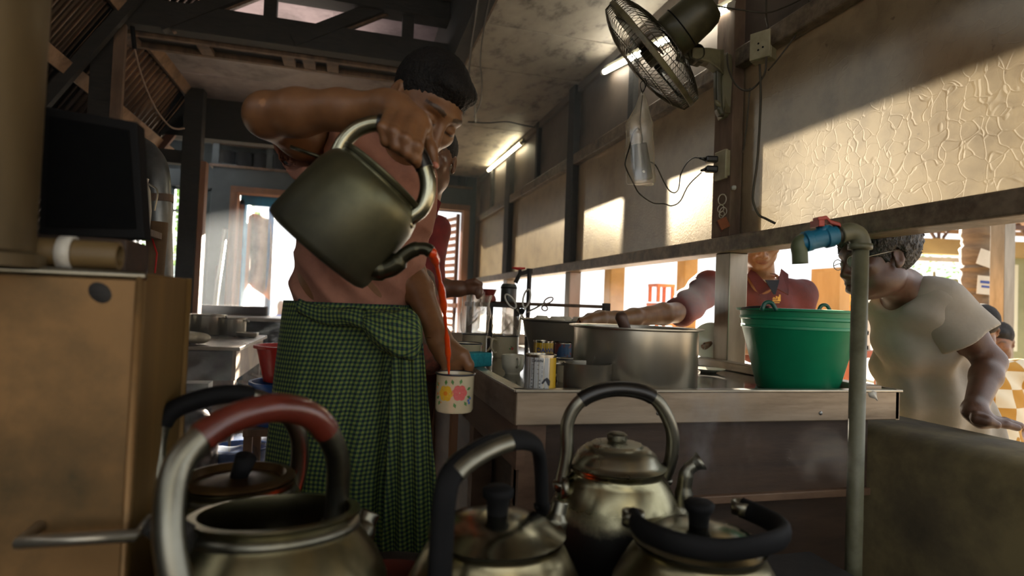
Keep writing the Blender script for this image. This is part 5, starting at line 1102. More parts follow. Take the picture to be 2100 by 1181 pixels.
# sarong: one wrapped sheet with folds, checks follow the cloth
def check_mat(name, scale):
    m = bpy.data.materials.new(name); m.use_nodes = True; nt = m.node_tree; L = nt.links; b = nt.nodes['Principled BSDF']; b.inputs['Roughness'].default_value = .85
    uv = nd(nt, 'ShaderNodeUVMap'); uv.uv_map = 'cloth'; se = nd(nt, 'ShaderNodeSeparateXYZ'); L.new(uv.outputs[0], se.inputs[0])
    def stripe(o):
        mu = nd(nt, 'ShaderNodeMath', operation='MULTIPLY'); mu.inputs[1].default_value = scale; L.new(o, mu.inputs[0]); fr_ = nd(nt, 'ShaderNodeMath', operation='FRACT'); L.new(mu.outputs[0], fr_.inputs[0])
        g_ = nd(nt, 'ShaderNodeMath', operation='GREATER_THAN'); g_.inputs[1].default_value = .5; L.new(fr_.outputs[0], g_.inputs[0]); return g_.outputs[0]
    a_, b_ = stripe(se.outputs[0]), stripe(se.outputs[1]); ad = nd(nt, 'ShaderNodeMath', operation='ADD'); L.new(a_, ad.inputs[0]); L.new(b_, ad.inputs[1]); hf = nd(nt, 'ShaderNodeMath', operation='MULTIPLY'); hf.inputs[1].default_value = .5; L.new(ad.outputs[0], hf.inputs[0])
    rp = nd(nt, 'ShaderNodeValToRGB'); rp.color_ramp.interpolation = 'CONSTANT'; e = rp.color_ramp.elements; e[0].color = hx('#0f1d27'); e[1].position = .75; e[1].color = hx('#6f7a3a'); n_ = e.new(.25); n_.color = hx('#36512f'); L.new(hf.outputs[0], rp.inputs['Fac']); L.new(rp.outputs[0], b.inputs['Base Color'])
    return m
m_check = check_mat('green_check_cloth', 92.)
def cloth_mesh(name, rings, uvs, m, parent):
    n = len(rings[0]); vs = np.array([tuple(p_) for r_ in rings for p_ in r_]); fs = []; uvl = []
    for i in range(len(rings)-1):
        for j in range(n-1):
            ids = (i*n+j, i*n+j+1, (i+1)*n+j+1, (i+1)*n+j); fs.append(ids); uvl += [uvs[i][j], uvs[i][j+1], uvs[i+1][j+1], uvs[i+1][j]]
    o = V(((vs[:, 0].min()+vs[:, 0].max())/2, (vs[:, 1].min()+vs[:, 1].max())/2, vs[:, 2].min())); me = bpy.data.meshes.new(name); me.from_pydata([tuple(x) for x in vs-np.array(o)], [], fs)
    ul = me.uv_layers.new(name='cloth'); ul.data.foreach_set('uv', [c_ for t in uvl for c_ in t])
    return finish(name, me, o, m, parent, True, solid=.003)
rings = []; uvs = []; NR, NA = 90, 220
ztop = J['wai'].z+.005; zbot = .10
KA = math.atan2((V(q(830, 680, 1.4))-J['wai']).dot(HY), (V(q(830, 680, 1.4))-J['wai']).dot(HX))     # angle of the knot
for i in range(NR+1):
    t = i/NR; z = ztop+(zbot-ztop)*t; c = J['wai'].lerp(J['pel'], min(t*3, 1)); cx, cy_ = c.x+.0*t, c.y
    a_ = .166+.036*math.sin(min(t*2.6, 1.57))-.030*max(t-.45, 0); b_ = .124+.022*math.sin(min(t*2.6, 1.57))-.01*t
    ring = []; uv = []; u = 0; prev = None
    for j in range(NA+1):
        th = 2*math.pi*j/NA+math.pi/2; dk = (th-KA+math.pi) % (2*math.pi)-math.pi
        amp = (.004+.016*t)*math.exp(-(dk/1.0)**2)+.004*t
        fold = amp*(math.sin(dk*13+1.2*math.sin(t*3))+.5*math.sin(dk*23+t*4))+.018*t*math.exp(-((dk-.35)/.28)**2)
        fold += .0035*math.sin(t*26+dk*5)*math.exp(-(dk/1.3)**2)*max(0, 1-t*2.2)
        p_ = V((cx, cy_, z))+HX*((a_+fold)*math.cos(th))+HY*((b_+fold)*math.sin(th))
        if j: u += (a_+.0)*2*math.pi/NA*.92
        ring.append(p_); uv.append((u-.3*t*0, (ztop-z)+.02*math.cos(dk)*t))
    rings.append(ring); uvs.append(uv)
cloth_mesh('sarong', rings, uvs, m_check, pm)
# rolled waist and the big knot
kc = q(806, 682, 1.385)
rings = []; uvs = []
for i in range(25):
    t = i/24*math.pi; rr = math.sin(t)**.55; x = -math.cos(t)
    ring = []; uv = []
    for j in range(41):
        a = 2*math.pi*j/40
        w = 1+.10*math.sin(a*5+x*3)+.06*math.sin(a*9-x*7)
        ring.append(kc+CR*(x*.066+.0)+(CU*(math.cos(a)*.052*rr*w*(1+.25*x))+CF*(math.sin(a)*.045*rr*w))+CU*(-.018*x+.01*x*x)); uv.append((a*.045, x*.07+.3*math.sin(a)*.02))
    rings.append(ring); uvs.append(uv)
cloth_mesh('sarong_knot', rings, uvs, m_check, pm)
rings = []; uvs = []
for i in range(40):
    t = i/39; c0_ = q(612+150*t, 628+38*t+6*math.sin(t*6), 1.435-.055*math.sin(t*1.57)); ring = []; uv = []
    for j in range(17):
        a = 2*math.pi*j/16; r_ = .016+.006*t+.003*math.sin(a*3+t*9); ring.append(c0_+CU*(math.cos(a)*r_)+CF*(math.sin(a)*r_*.7)); uv.append((t*.2, a*.02))
    rings.append(ring); uvs.append(uv)
cloth_mesh('waist_roll', rings, uvs, m_check, pm)
# hanging end of the knot
rings = []; uvs = []
for i in range(46):
    t = i/45; ring = []; uv = []
    for j in range(31):
        s_ = j/30-.5; w = .035+.05*t; 
        p_ = q(835+16*t, 705+560*t, 1.385+.02*t)+CR*(s_*2*w)+CF*(.012*math.sin(s_*20+t*3)*(.4+t)+.03*s_*s_); ring.append(p_); uv.append((s_*2*w*1.3, t*.64))
    rings.append(ring); uvs.append(uv)
cloth_mesh('sarong_fold', rings, uvs, m_check, pm)
# ---------------------------------------------------------------- the man behind him
p2 = empty('person', V((q(850, 900, 2.1).x, q(850, 900, 2.1).y, 0)), 'young man in a red shirt half hidden behind the tea pourer', 'person')
H2 = q(889, 325, 2.15); F2 = frame(cw((-.10, -.02, .97)), cw((.14, .97, .05)))
J2 = dict(pel=q(815, 750, 2.28), che=q(815, 550, 2.26), nb=q(868, 428, 2.2), sl=q(882, 478, 2.24), sr=q(748, 465, 2.24), el=q(878, 590, 2.3), wl=q(940, 592, 2.28))
s = SDF(); s.ell(J2['pel'], (.15, .1, .14), RB, .05); s.ell(J2['che'], (.155, .1, .2), RB, .06); s.cone(J2['sl'], J2['sr'], .06, .06, .05); s.cone(J2['nb'], H2-F2[2]*.06, .055, .052, .03)
s.chain([J2['sl'], J2['el']], [.055, .04], .03); s.chain([J2['el'], J2['el'].lerp(J2['wl'], .4), J2['wl']], [.04, .04, .028], .02)
hand_ops(s, J2['wl'], q(962, 590, 2.28), [q(972, 585, 2.27), q(973, 591, 2.26), q(972, 597, 2.26)], [[q(983, 587, 2.26), q(987, 598, 2.26)], [q(984, 594, 2.25), q(985, 604, 2.25)], [q(981, 601, 2.25), q(980, 609, 2.25)]], r=.0095)
s.chain([q(960, 580, 2.26), q(974, 577, 2.25), q(986, 582, 2.25)], [.014, .011, .009], .01)
for dx in (-1, 1): hp = J2['pel']+HX*(.075*dx); s.chain([hp, V((hp.x, hp.y, .45)), V((hp.x, hp.y, .08))], [.085, .055, .042], .03); s.cone(V((hp.x, hp.y, .05)), V((hp.x, hp.y-.13, .03)), .038, .028, .02)
head_ops(s, H2, F2)
hb2 = q(965, 590, 2.27)
sdf_obj('body', fine(s, [(np.array(H2)-.15, np.array(H2)+.15), (np.array(hb2)-.07, np.array(hb2)+.07)], .0035, .009), m_skin2, p2, 2, colour=head_tone(H2, F2, closed=False))
hair_obj(H2, F2, m_hair, p2, cell=.004)
m_eye = mat('eye_white', '#b8aa98', rough=.3); m_iris = mat('dark_iris', '#120b07', rough=.15)
def eyes(c, fr, parent, look=(0, 0)):
    for d in (-1, 1):
        p_ = V(c)+fr[0]*(d*.0315)+fr[1]*.0835+fr[2]*(-.005); Rm = Matrix((fr[0], fr[1], fr[2])).transposed()
        v = MB().lathe([(0, .0062), (.006, .005), (.0112, .001), (.0125, -.004)], 16, p_, fr[1], xd=fr[0], sy=.42).build('eye', m_eye, parent, smooth=True)
        MB().lathe([(0, .0070), (.0035, .0066), (.0048, .0052)], 12, p_+fr[0]*look[0]+fr[2]*look[1], fr[1], xd=fr[0], sy=.85).build('iris', m_iris, v, smooth=True)
eyes(H2, F2, p2, (.002, -.001))
rs_ = SDF(); rs_.ell(J2['pel'], (.165, .115, .15), RB, .05); rs_.ell(J2['che'], (.17, .115, .21), RB, .06); rs_.cone(J2['sl'], J2['sr'], .072, .072, .05); rs_.cone(J2['sl'], J2['sl'].lerp(J2['el'], .7), .068, .058, .03)
rs_.ell(J2['nb']+V((0, 0, .05)), (.075, .07, .06), None, .01, True); rs_.cone(J2['nb']-CF*.1, J2['che']-CF*.14, .03, .02, .02, True)
rs_.fn(lambda D, X, Y, Z: D+.004*np.sin(X*60+Z*30)+.003*np.sin(Z*55-X*20))
sdf_obj('red_shirt', [rs_.mesh(.009)], mat('crimson_shirt', '#7e2322', '#5e1a1a', rough=.8, scale=12, bump=.2), p2, 2)
for dx in (-1, 1): MB().grid([[J2['nb']+CR*(dx*.05)+CU*.035-CF*.06, J2['nb']+CR*(dx*.075)+CU*.012-CF*.07], [J2['nb']+CR*(dx*.022)-CU*.02-CF*.105, J2['nb']+CR*(dx*.062)-CU*.045-CF*.11]]).build('collar', MATS['crimson_shirt'], p2, solid=.004)
m_pat = mat('patterned_sleeve', '#6b5a4c', '#a05a48', rough=.8, scale=22, lo=.45, hi=.6, c3='#2d2a29', s3=14)
rs2 = SDF(); rs2.cone(q(862, 580, 2.1), q(880, 730, 2.1), .055, .065, .02); rs2.fn(lambda D, X, Y, Z: D+.003*np.sin(Z*70+X*40))
sdf_obj('apron', [rs2.mesh(.008)], m_pat, p2, 2)
# ---------------------------------------------------------------- the man in the red polo beyond the window
m_polo = mat('maroon_polo', '#561813', '#42120e', rough=.8, scale=10, bump=.2, bscale=40)
p3 = empty('person', V((q(1570, 900, 2.75).x, q(1570, 900, 2.75).y, -.06)), 'man in a maroon polo shirt reaching through the window over the pot', 'person')
H3 = q(1562, 487, 2.50); F3 = frame(cw((-.25, -.42, .87)), cw((-.02, .92, .40)))
J3 = dict(pel=q(1565, 860, 2.85), che=q(1558, 660, 2.72), nb=q(1562, 575, 2.60), sr=q(1452, 590, 2.62), er=q(1395, 640, 2.42), wr=q(1262, 655, 2.05), sl=q(1640, 605, 2.72), el=q(1620, 715, 2.70), wl=q(1505, 712, 2.45))
s = SDF(); s.ell(J3['pel'], (.16, .11, .16), RB, .05); s.ell(J3['che'], (.17, .11, .18), RB, .06); s.cone(J3['sl'], J3['sr'], .06, .06, .05); s.cone(J3['nb'], H3-F3[2]*.06-F3[1]*.02, .056, .055, .03)
s.chain([J3['sr'], J3['er']], [.055, .043], .03); s.chain([J3['er'], J3['er'].lerp(J3['wr'], .3), J3['er'].lerp(J3['wr'], .75), J3['wr']], [.042, .042, .032, .026], .02); s.chain([J3['sl'], J3['el']], [.055, .043], .03); s.chain([J3['el'], J3['wl']], [.042, .028], .02)
hand_ops(s, J3['wr'], q(1230, 652, 1.97), [q(1208, 650, 1.92), q(1207, 656, 1.91), q(1208, 662, 1.91)], [[q(1190, 658, 1.88), q(1180, 668, 1.88)], [q(1188, 664, 1.87), q(1178, 674, 1.87)], [q(1190, 670, 1.88), q(1182, 680, 1.88)]])
s.chain([q(1235, 660, 1.96), q(1215, 672, 1.93), q(1203, 680, 1.92)], [.014, .011, .009], .01)
hand_ops(s, J3['wl'], q(1482, 706, 2.38), [q(1466, 708, 2.36), q(1468, 702, 2.35), q(1470, 714, 2.36)], [[q(1450, 712, 2.34), q(1440, 713, 2.33)], [q(1452, 706, 2.33), q(1442, 707, 2.33)], [q(1456, 718, 2.35), q(1446, 719, 2.35)]])
for dx in (-1, 1): hp = J3['pel']+HX*(.08*dx); s.chain([hp, V((hp.x, hp.y, .42)), V((hp.x, hp.y, .03))], [.09, .06, .045], .03); s.cone(V((hp.x, hp.y, -.01)), V((hp.x-.1, hp.y-.08, -.025)), .04, .03, .02)
head_ops(s, H3, F3)
hb3 = q(1222, 660, 1.94)
sdf_obj('body', fine(s, [(np.array(H3)-.15, np.array(H3)+.15), (np.array(hb3)-.08, np.array(hb3)+.08), (np.array(q(1465, 708, 2.36))-.06, np.array(q(1465, 708, 2.36))+.06)], .004, .010), m_skin, p3, 2, colour=head_tone(H3, F3))
hair_obj(H3, F3, m_hair, p3, cell=.005)
ps = SDF(); ps.ell(J3['pel'], (.175, .125, .16), RB, .05); ps.ell(J3['che'], (.185, .125, .19), RB, .06); ps.cone(J3['sl'], J3['sr'], .074, .074, .05); ps.cone(J3['sr'], J3['sr'].lerp(J3['er'], .95), .07, .066, .03); ps.cone(J3['sl'], J3['sl'].lerp(J3['el'], .85), .07, .064, .03)
ps.ell(J3['nb']+V((0, 0, .03))-CF*.02, (.07, .06, .06), None, .01, True); ps.fn(lambda D, X, Y, Z: D+.004*np.sin(X*50+Z*34)+.003*np.sin(Z*45-Y*40))
sdf_obj('polo_shirt', [ps.mesh(.009)], m_polo, p3, 2)
n3 = J3['nb']; dn = -CF
for dx in (-1, 1): MB().grid([[n3+CR*(dx*.062)+CU*.050-CF*.045, n3+CR*(dx*.088)+CU*.024-CF*.06], [n3+CR*(dx*.010)-CU*.035-CF*.118, n3+CR*(dx*.060)-CU*.062-CF*.120]]).build('collar', m_polo, p3, solid=.006)
MB().lathe([(.05, 0), (.056, .012)], 20, n3+CU*.01-CF*.035, CU*.9-CF*.4).build('undershirt_band', m_whitep, p3, smooth=True, solid=.003)
MB().grid([[n3+CR*-.03+CU*.0-CF*.105, n3+CR*.03+CU*.0-CF*.105], [n3+CR*-.004-CU*.06-CF*.128, n3+CR*.004-CU*.06-CF*.128]]).build('undershirt', mat('navy_cloth', '#161c26', rough=.8), p3, solid=.004)
# emblem, worked as small raised patches
em = q(1592, 612, 2.575); m_gold = mat('gold_thread', '#b98a1e', '#d0a43a', rough=.5, scale=40)
bdg = MB()
for (x, y, w, h) in ((-.016, -.010, .034, .004), (-.016, -.018, .030, .003), (-.016, -.002, .018, .004), (.006, .0, .012, .016), (.012, .012, .006, .010), (-.002, .006, .006, .008), (-.014, .004, .008, .003)):
    bdg = MB().box(em+CR*(x+w/2)+CU*y, (w, .002, h), Matrix((CR, CF, CU)).transposed()); bdg.build('emblem_stitch', m_gold, p3)
for dy in (.0, -.009): MB().box(q(1471, 617, 2.52)+CU*dy, (.010-dy*.3, .002, .005), Matrix((CR, CF, CU)).transposed()).build('sleeve_stitch', m_gold, p3)
dc = q(1458, 700, 2.335); dish = MB().lathe([(0, -.004), (.03, -.004), (.04, .002), (.072, .014), (.073, .016), (.04, .006), (0, .0)], 36, dc, -CF*.75+CU*.25-CR*.5).build('held_plate', m_ceram, smooth=True, angle=60); tag(dish, 'white plate tilted in the hand of the man in maroon', 'plate')
# ---------------------------------------------------------------- old man leaning on the half wall
p4 = empty('person', V((q(1930, 900, 2.0).x, q(1930, 900, 2.0).y, -.06)), 'older man in a pale t-shirt leaning on the half wall', 'person')
H4 = q(1795, 528, 1.78); F4 = frame(cw((-.98, -.12, .10)), cw((-.14, .97, -.1)))
J4 = dict(pel=q(1948, 900, 2.05), wai=q(1915, 800, 1.98), che=q(1885, 680, 1.92), nb=q(1852, 590, 1.84), sl=q(1925, 622, 1.80), el=q(2032, 742, 1.74), wl=q(1998, 842, 1.60), sr=q(1850, 640, 2.06))
RT = np.array(Matrix((V(cw((.2, 0, .98))), V(cw((.98, 0, -.2))), CU)).transposed())     # side-on torso: wide along the view, thin across
def torso4(s, g=0.):
    s.ell(J4['pel'], (.14+g, .095+g, .15+g), RT, .06); s.ell(J4['wai'], (.13+g, .100+g, .12+g), RT, .08); s.ell(J4['che'], (.14+g, .108+g, .13+g), RT, .08); s.cone(J4['sl'], J4['sr'], .055+g, .055+g, .06); s.ell(J4['che'].lerp(J4['nb'], .6), (.13+g, .08+g, .07+g), RT, .05)
s = SDF(); torso4(s); s.chain([J4['che'].lerp(J4['nb'], .7), J4['nb'], H4-F4[2]*.055-F4[1]*.025], [.07, .054, .05], .03)
s.chain([J4['sl'], J4['sl'].lerp(J4['el'], .5), J4['el']], [.055, .047, .038], .03); s.chain([J4['el'], J4['el'].lerp(J4['wl'], .3), J4['wl']], [.038, .038, .026], .02); s.chain([J4['sr'], J4['sr']+V((-.02, .03, -.25))], [.05, .04], .03)
hz4 = .785
def hq(x, d, z): p_ = q(x, 870, d); return V((p_.x, p_.y, z))
hand_ops(s, J4['wl'], hq(2012, 1.585, hz4+.012), [hq(2040, 1.575, hz4+.004), hq(2038, 1.595, hz4+.006), hq(2036, 1.61, hz4+.004)], [[hq(2062, 1.57, hz4+.002), hq(2086, 1.572, hz4-.006)], [hq(2064, 1.60, hz4+.003), hq(2092, 1.605, hz4-.006)], [hq(2060, 1.62, hz4+.002), hq(2082, 1.63, hz4-.006)]], r=.0105)
s.chain([hq(2005, 1.56, hz4+.016), hq(2022, 1.548, hz4+.014), hq(2044, 1.545, hz4+.004)], [.018, .0145, .011], .01)
for dx in (-1, 1): hp = J4['pel']+CF*(.08*dx); s.chain([hp, V((hp.x+.04, hp.y, .42)), V((hp.x+.06, hp.y, .03))], [.09, .06, .045], .03); s.cone(V((hp.x+.06, hp.y, -.01)), V((hp.x-.08, hp.y, -.025)), .04, .03, .02)
head_ops(s, H4, F4, 1.0, old=True)
hb4 = hq(2035, 1.59, hz4+.01)
sdf_obj('body', fine(s, [(np.array(H4)-.16, np.array(H4)+.16), (np.array(hb4)-.11, np.array(hb4)+.11)], .0035, .009), m_skin3, p4, 2, colour=head_tone(H4, F4, lips=(.7, .5, .5), closed=True))
hair_obj(H4, F4, mat('grey_black_hair', '#14110e', '#2b2620', rough=.55, scale=40, bump=.8, bscale=120), p4, cell=.004, bushy=.017, seed=3, cut=-.06)
m_pale = mat('pale_tshirt', '#9c978e', '#8b867e', rough=.9, scale=6, bump=.2, bscale=26)
ps = SDF(); torso4(ps, .014); sl4 = SDF(); sl4.cone(J4['sl'].lerp(J4['nb'], .35), J4['sl'], .066, .072, .04); sl4.cone(J4['sl'], J4['sl'].lerp(J4['el'], .75), .073, .086, .04); ps.cone(J4['sr'], J4['sr']+V((-.015, .02, -.18)), .068, .07, .03)
a4 = (J4['el']-J4['sl']).normalized(); sl4.plane(J4['sl'].lerp(J4['el'], .62), a4, .003); sl4.cone(J4['sl'].lerp(J4['el'], .62), J4['el']+a4*.1, .064, .072, .003, True); sl4.fn(lambda D, X, Y, Z: D+.003*np.sin(Z*48+X*30))
ps.cone(J4['wai'], J4['pel']+V((.0, 0, -.05)), .13, .15, .06)
ps.ell(J4['nb'].lerp(H4, .30), (.075, .075, .06), None, .01, True); ps.ell(J4['nb']+F4[1]*.06-CU*.02, (.05, .06, .055), None, .02, True); ps.plane(J4['pel']+V((0, 0, -.06)), (0, 0, -1), .004)
c4 = np.array(J4['che']); r4 = np.array(CR)
def wr4(D, X, Y, Z):
    a = (X-c4[0])*r4[0]+(Y-c4[1])*r4[1]; h = Z-c4[2]
    return D+.008*np.sin(a*62+h*20+1.5*np.sin(h*9))*np.clip(.4-h*3, 0, 1.2)+.007*np.sin(a*40+h*55)*np.exp(-((h-.06)/.08)**2)
ps.fn(wr4); sdf_obj('t_shirt', [ps.mesh(.0065), sl4.mesh(.005)], m_pale, p4, 2)
gl = empty('spectacles', H4, None); gl.parent = p4; gl.location = H4-wloc(p4)
m_lens = mat('spectacle_lens', '#c8c8c0', rough=.05, spec=.8, alpha=.35)
for dx in (-1, 1):
    c = H4+F4[1]*.099+F4[2]*(-.006)+F4[0]*(.033*dx); rim = [c+F4[0]*(math.cos(a)*.021)+F4[2]*(math.sin(a)*.016) for a in np.linspace(0, 2*math.pi, 20, endpoint=False)]
    MB().tube(rim, .0012, 6, closed=True).build('lens_rim', m_steel, gl, smooth=True); MB().lathe([(0, 0), (.0205, 0)], 20, c, F4[1], xd=F4[0], sy=.77).build('lens', m_lens, gl)
    MB().tube([c+F4[0]*(.021*dx), H4+F4[1]*.07+F4[0]*(.076*dx), H4-F4[1]*.015+F4[0]*(.083*dx)+F4[2]*.008], .0012, 6).build('temple_arm', m_steel, gl, smooth=True)
# ---------------------------------------------------------------- seated customers
def sitter(pxh, pyh, d, facing_, shirt, label, hc=m_hair, sc=1., lean=0., skin=m_skin2):
    H = q(pxh, pyh, d); e = empty('person', V((H.x, H.y, -.06)), label, 'person'); fr = frame(facing_, (0, 0, 1)); s = SDF(); head_ops(s, H, fr)
    nb = H+V((0, 0, -.17))-fr[1]*.03; ch = nb+V((0, 0, -.22))-fr[1]*.02; pel = V((ch.x, ch.y, .42))-fr[1]*.03; Rm = np.array(Matrix((fr[0], fr[1], fr[2])).transposed())
    def tr(s, g): s.ell(ch, (.165+g, .105+g, .2+g), Rm, .05); s.cone(ch, pel, .12+g, .14+g, .05); s.cone(nb+fr[0]*.16+V((0, 0, -.06)), nb-fr[0]*.16+V((0, 0, -.06)), .06+g, .06+g, .04)
    tr(s, 0.); s.cone(nb, H+V((0, 0, -.05)), .055, .05, .03)
    for dx in (-1, 1):
        sh_ = nb+fr[0]*(.19*dx)+V((0, 0, -.07)); el_ = sh_+V((0, 0, -.26))+fr[1]*.05; wr_ = el_+fr[1]*.22-fr[0]*(.05*dx)+V((0, 0, .02)); s.chain([sh_, el_, wr_], [.05, .04, .028], .03); s.ell(wr_+fr[1]*.06, (.035, .06, .02), Rm, .02)
        hp = pel+fr[0]*(.09*dx); kn = hp+fr[1]*.42; s.chain([hp, kn, V((kn.x, kn.y, 0))], [.085, .06, .045], .03); s.cone(V((kn.x, kn.y, -.02)), V((kn.x, kn.y, -.02))+fr[1]*.13, .04, .03, .02)
    sdf_obj('body', [s.mesh(.010)], skin, e, 2, colour=head_tone(H, fr)); hair_obj(H, fr, hc, e, cell=.006)
    t = SDF(); tr(t, .013)
    for dx in (-1, 1): sh_ = nb+fr[0]*(.19*dx)+V((0, 0, -.07)); t.cone(sh_, sh_+V((0, 0, -.17))+fr[1]*.03, .066, .066, .03)
    t.ell(nb+V((0, 0, .05)), (.07, .07, .06), None, .01, True); t.fn(lambda D, X, Y, Z: D+.004*np.sin(Z*50+X*40)); sdf_obj('shirt', [t.mesh(.010)], shirt, e, 2)
    st_ = empty('stool', V((pel.x, pel.y, -.06)), 'low stool under the '+label.split(' ', 1)[1] if False else 'wooden stool under the '+label, 'stool'); zz = .255
    MB().bb((pel.x-.16, pel.y-.16, zz-.03), (pel.x+.16, pel.y+.16, zz)).build('seat', m_wood, st_, bevel=.006)
    for a in (-1, 1):
        for b in (-1, 1): MB().bb((pel.x+a*.13-.018, pel.y+b*.13-.018, -.06), (pel.x+a*.13+.018, pel.y+b*.13+.018, zz-.03)).build('leg', m_wood, st_)
    return e
m_patch = mat('patchwork_shirt', '#c9bda4', rough=.85); _nt = m_patch.node_tree; _ck = nd(_nt, 'ShaderNodeTexChecker', Scale=11.); _ck.inputs['Color1'].default_value = hx('#c9bda4'); _ck.inputs['Color2'].default_value = hx('#a7792c'); _tc = nd(_nt, 'ShaderNodeTexCoord'); _nt.links.new(_tc.outputs['Object'], _ck.inputs['Vector']); _nt.links.new(_ck.outputs['Color'], _nt.nodes['Principled BSDF'].inputs['Base Color'])
sitter(2048, 700, 3.9, (-.6, -.3, -.2), mat('black_shirt', '#15171c', '#1e2126', rough=.8), 'man in a dark shirt sitting at the far right')
sitter(2010, 672, 3.2, (.5, .85, -.05), m_patch, 'customer in a white and ochre patchwork shirt at the right edge')
# tiny figure in blue outside the far door
e = empty('person', PY(577, 690, 13.), 'tiny distant figure in blue beyond the far door', 'person'); e.location.z = -.06; H = PY(577, 628, 13.); s = SDF(); s.ell(H, (.09, .1, .125), None, .03); s.cone(H, H+V((0, 0, -.3)), .05, .12, .05); s.cone(H+V((-.16, 0, -.28)), H+V((.16, 0, -.28)), .06, .06, .05)
zb = H.z-.25
for dx in (-1, 1): s.chain([H+V((.08*dx, 0, -.75)), V((H.x+.08*dx, H.y, .4)), V((H.x+.08*dx, H.y, 0))], [.09, .07, .05], .04); s.chain([H+V((.18*dx, 0, -.3)), H+V((.22*dx, 0, -.8))], [.06, .04], .03)
s.cone(H+V((0, 0, -.3)), H+V((0, 0, -.75)), .13, .14, .05)
sdf_obj('body', [s.mesh(.03)], m_skin2, e, 1, colour=lambda v: np.ones((len(v), 4)))
t = SDF(); t.cone(H+V((0, 0, -.3)), H+V((0, 0, -.85)), .16, .19, .05); t.cone(H+V((-.17, 0, -.29)), H+V((.17, 0, -.29)), .08, .08, .05); sdf_obj('blue_dress', [t.mesh(.03)], mat('blue_cloth', '#2a4a9a', rough=.8), e, 1)
# ------------------------------------------------------------------ wall fan on the post
m_fanbody = mat('olive_fan_plastic', '#4d4a33', '#3d3a27', rough=.4, scale=12, c3='#2b281a', s3=6)
m_fanbr = mat('fan_bracket_plastic', '#7d7658', '#655e45', rough=.38, scale=10, c3='#3f3a2a', s3=5)
m_wire = mat('greasy_guard_wire', '#39352a', '#5a5342', rough=.35, metal=.6, scale=30)
DF = 2.18; FC = P(1337, 112, DF); FA = CR*-.75-CU*.66; _v = ray(1337, 112).normalized(); FA = (FA-_v*(FA.dot(_v)+.04)).normalized(); FX = FA.orthogonal().normalized(); FY = FA.cross(FX)
fan = empty('wall_fan', P(1490, 240, 2.3), 'grimy wall fan tilted down on the dark post', 'fan')
RG = .232
def gp(r, side): t = min(r/RG, 1.); return (.030+.052*(1-t**3))*side
for side, nm in ((1, 'front_guard'), (-1, 'rear_guard')):
    mb = MB()
    for k in range(84):
        a = 2*math.pi*k/84; tw = .25*side
        pts = [FC+(FX*math.cos(a+tw*(1-r/RG))+FY*math.sin(a+tw*(1-r/RG)))*r+FA*gp(r, side) for r in (.045, .09, .13, .17, .20, .222, .231)]+[FC+(FX*math.cos(a)+FY*math.sin(a))*.234+FA*(.006*side)]
        mb.tube(pts, .0013, 4, caps=False)
    for r in (.12, .19): mb.tube([FC+(FX*math.cos(a)+FY*math.sin(a))*r+FA*gp(r, side) for a in np.linspace(0, 2*math.pi, 48, endpoint=False)], .0018, 5, closed=True)
    ob = mb.build(nm, m_wire, fan); ob['kind'] = 'stuff'
MB().lathe([(.233, -.010), (.239, -.007), (.239, .007), (.233, .010), (.231, 0), (.233, -.010)], 64, FC, FA).build('rim_band', m_fanbr, fan, smooth=True, angle=40)
MB().lathe([(0, .088), (.03, .087), (.046, .080), (.046, .074)], 28, FC, FA).build('badge', m_fanbody, fan, smooth=True)
for k in range(3):
    a0 = 2*math.pi*k/3; rows = []
    for i in range(7):
        r = .04+.165*i/6; w = .30+.42*math.sin(i/6*2.4); rows.append([FC+(FX*math.cos(a0+w*(j/6-.5)*2)+FY*math.sin(a0+w*(j/6-.5)*2))*r+FA*(.022*(j/6-.5)*2) for j in range(7)])
    MB().grid(rows).build('blade', mat('smoked_blade', '#2c2a20', rough=.3), fan, smooth=True, solid=.003)
MB().lathe([(0, .03), (.035, .03), (.038, -.02)], 20, FC, FA).build('hub', m_fanbody, fan, smooth=True)
MB().lathe([(.046, -.078), (.075, -.082), (.080, -.09), (.080, -.13), (.076, -.20), (.070, -.235), (.055, -.255), (0, -.262)], 36, FC, FA).build('motor_housing', m_fanbody, fan, smooth=True, angle=45)
MB().lathe([(.0815, -.128), (.0815, -.132)], 36, FC, FA).build('motor_seam', m_black, fan, smooth=True, solid=.002)
q = lambda x, y, d=2.24: P(x, y, d)
MB().lathe([(.028, -.03), (.031, -.028), (.031, .028), (.028, .03), (0, .03)], 18, q(1424, 112, 2.2), CF).build('tilt_joint', m_fanbody, fan, smooth=True, angle=40)
MB().bar(q(1392, 108, 2.2), q(1440, 122, 2.22), .05, .05, CU).build('joint_block', m_fanbody, fan, bevel=.008)
arm = [q(1425, 112, 2.2), q(1460, 112, 2.22), q(1487, 112, 2.26)]
MB().loft([[p_+CU*(h*.5)+CF*.028, p_-CU*(h*.5)+CF*.028, p_-CU*(h*.5)-CF*.028, p_+CU*(h*.5)-CF*.028] for p_, h in ((q(1415, 113, 2.2), .04), (q(1450, 118, 2.21), .055), (q(1472, 128, 2.22), .08), (q(1480, 132, 2.24), .10))]).build('arm', m_fanbr, fan, bevel=.006)
wp = PX(1490, 110, 1.345); 
cyl = [q(1474, 130, 2.235), q(1472, 180, 2.23), q(1476, 222, 2.225), q(1484, 240, 2.225)]
MB().loft([[p_+CR*w*.5+CF*.05, p_-CR*w*.5+CF*.05, p_-CR*(w*.5)-CF*.02, p_+CR*(w*.5)-CF*.02] for p_, w in ((q(1486, 112, 2.26), .045), (q(1488, 170, 2.26), .055), (q(1489, 220, 2.26), .058), (q(1490, 243, 2.27), .04))]).build('wall_bracket', m_fanbr, fan, bevel=.012)
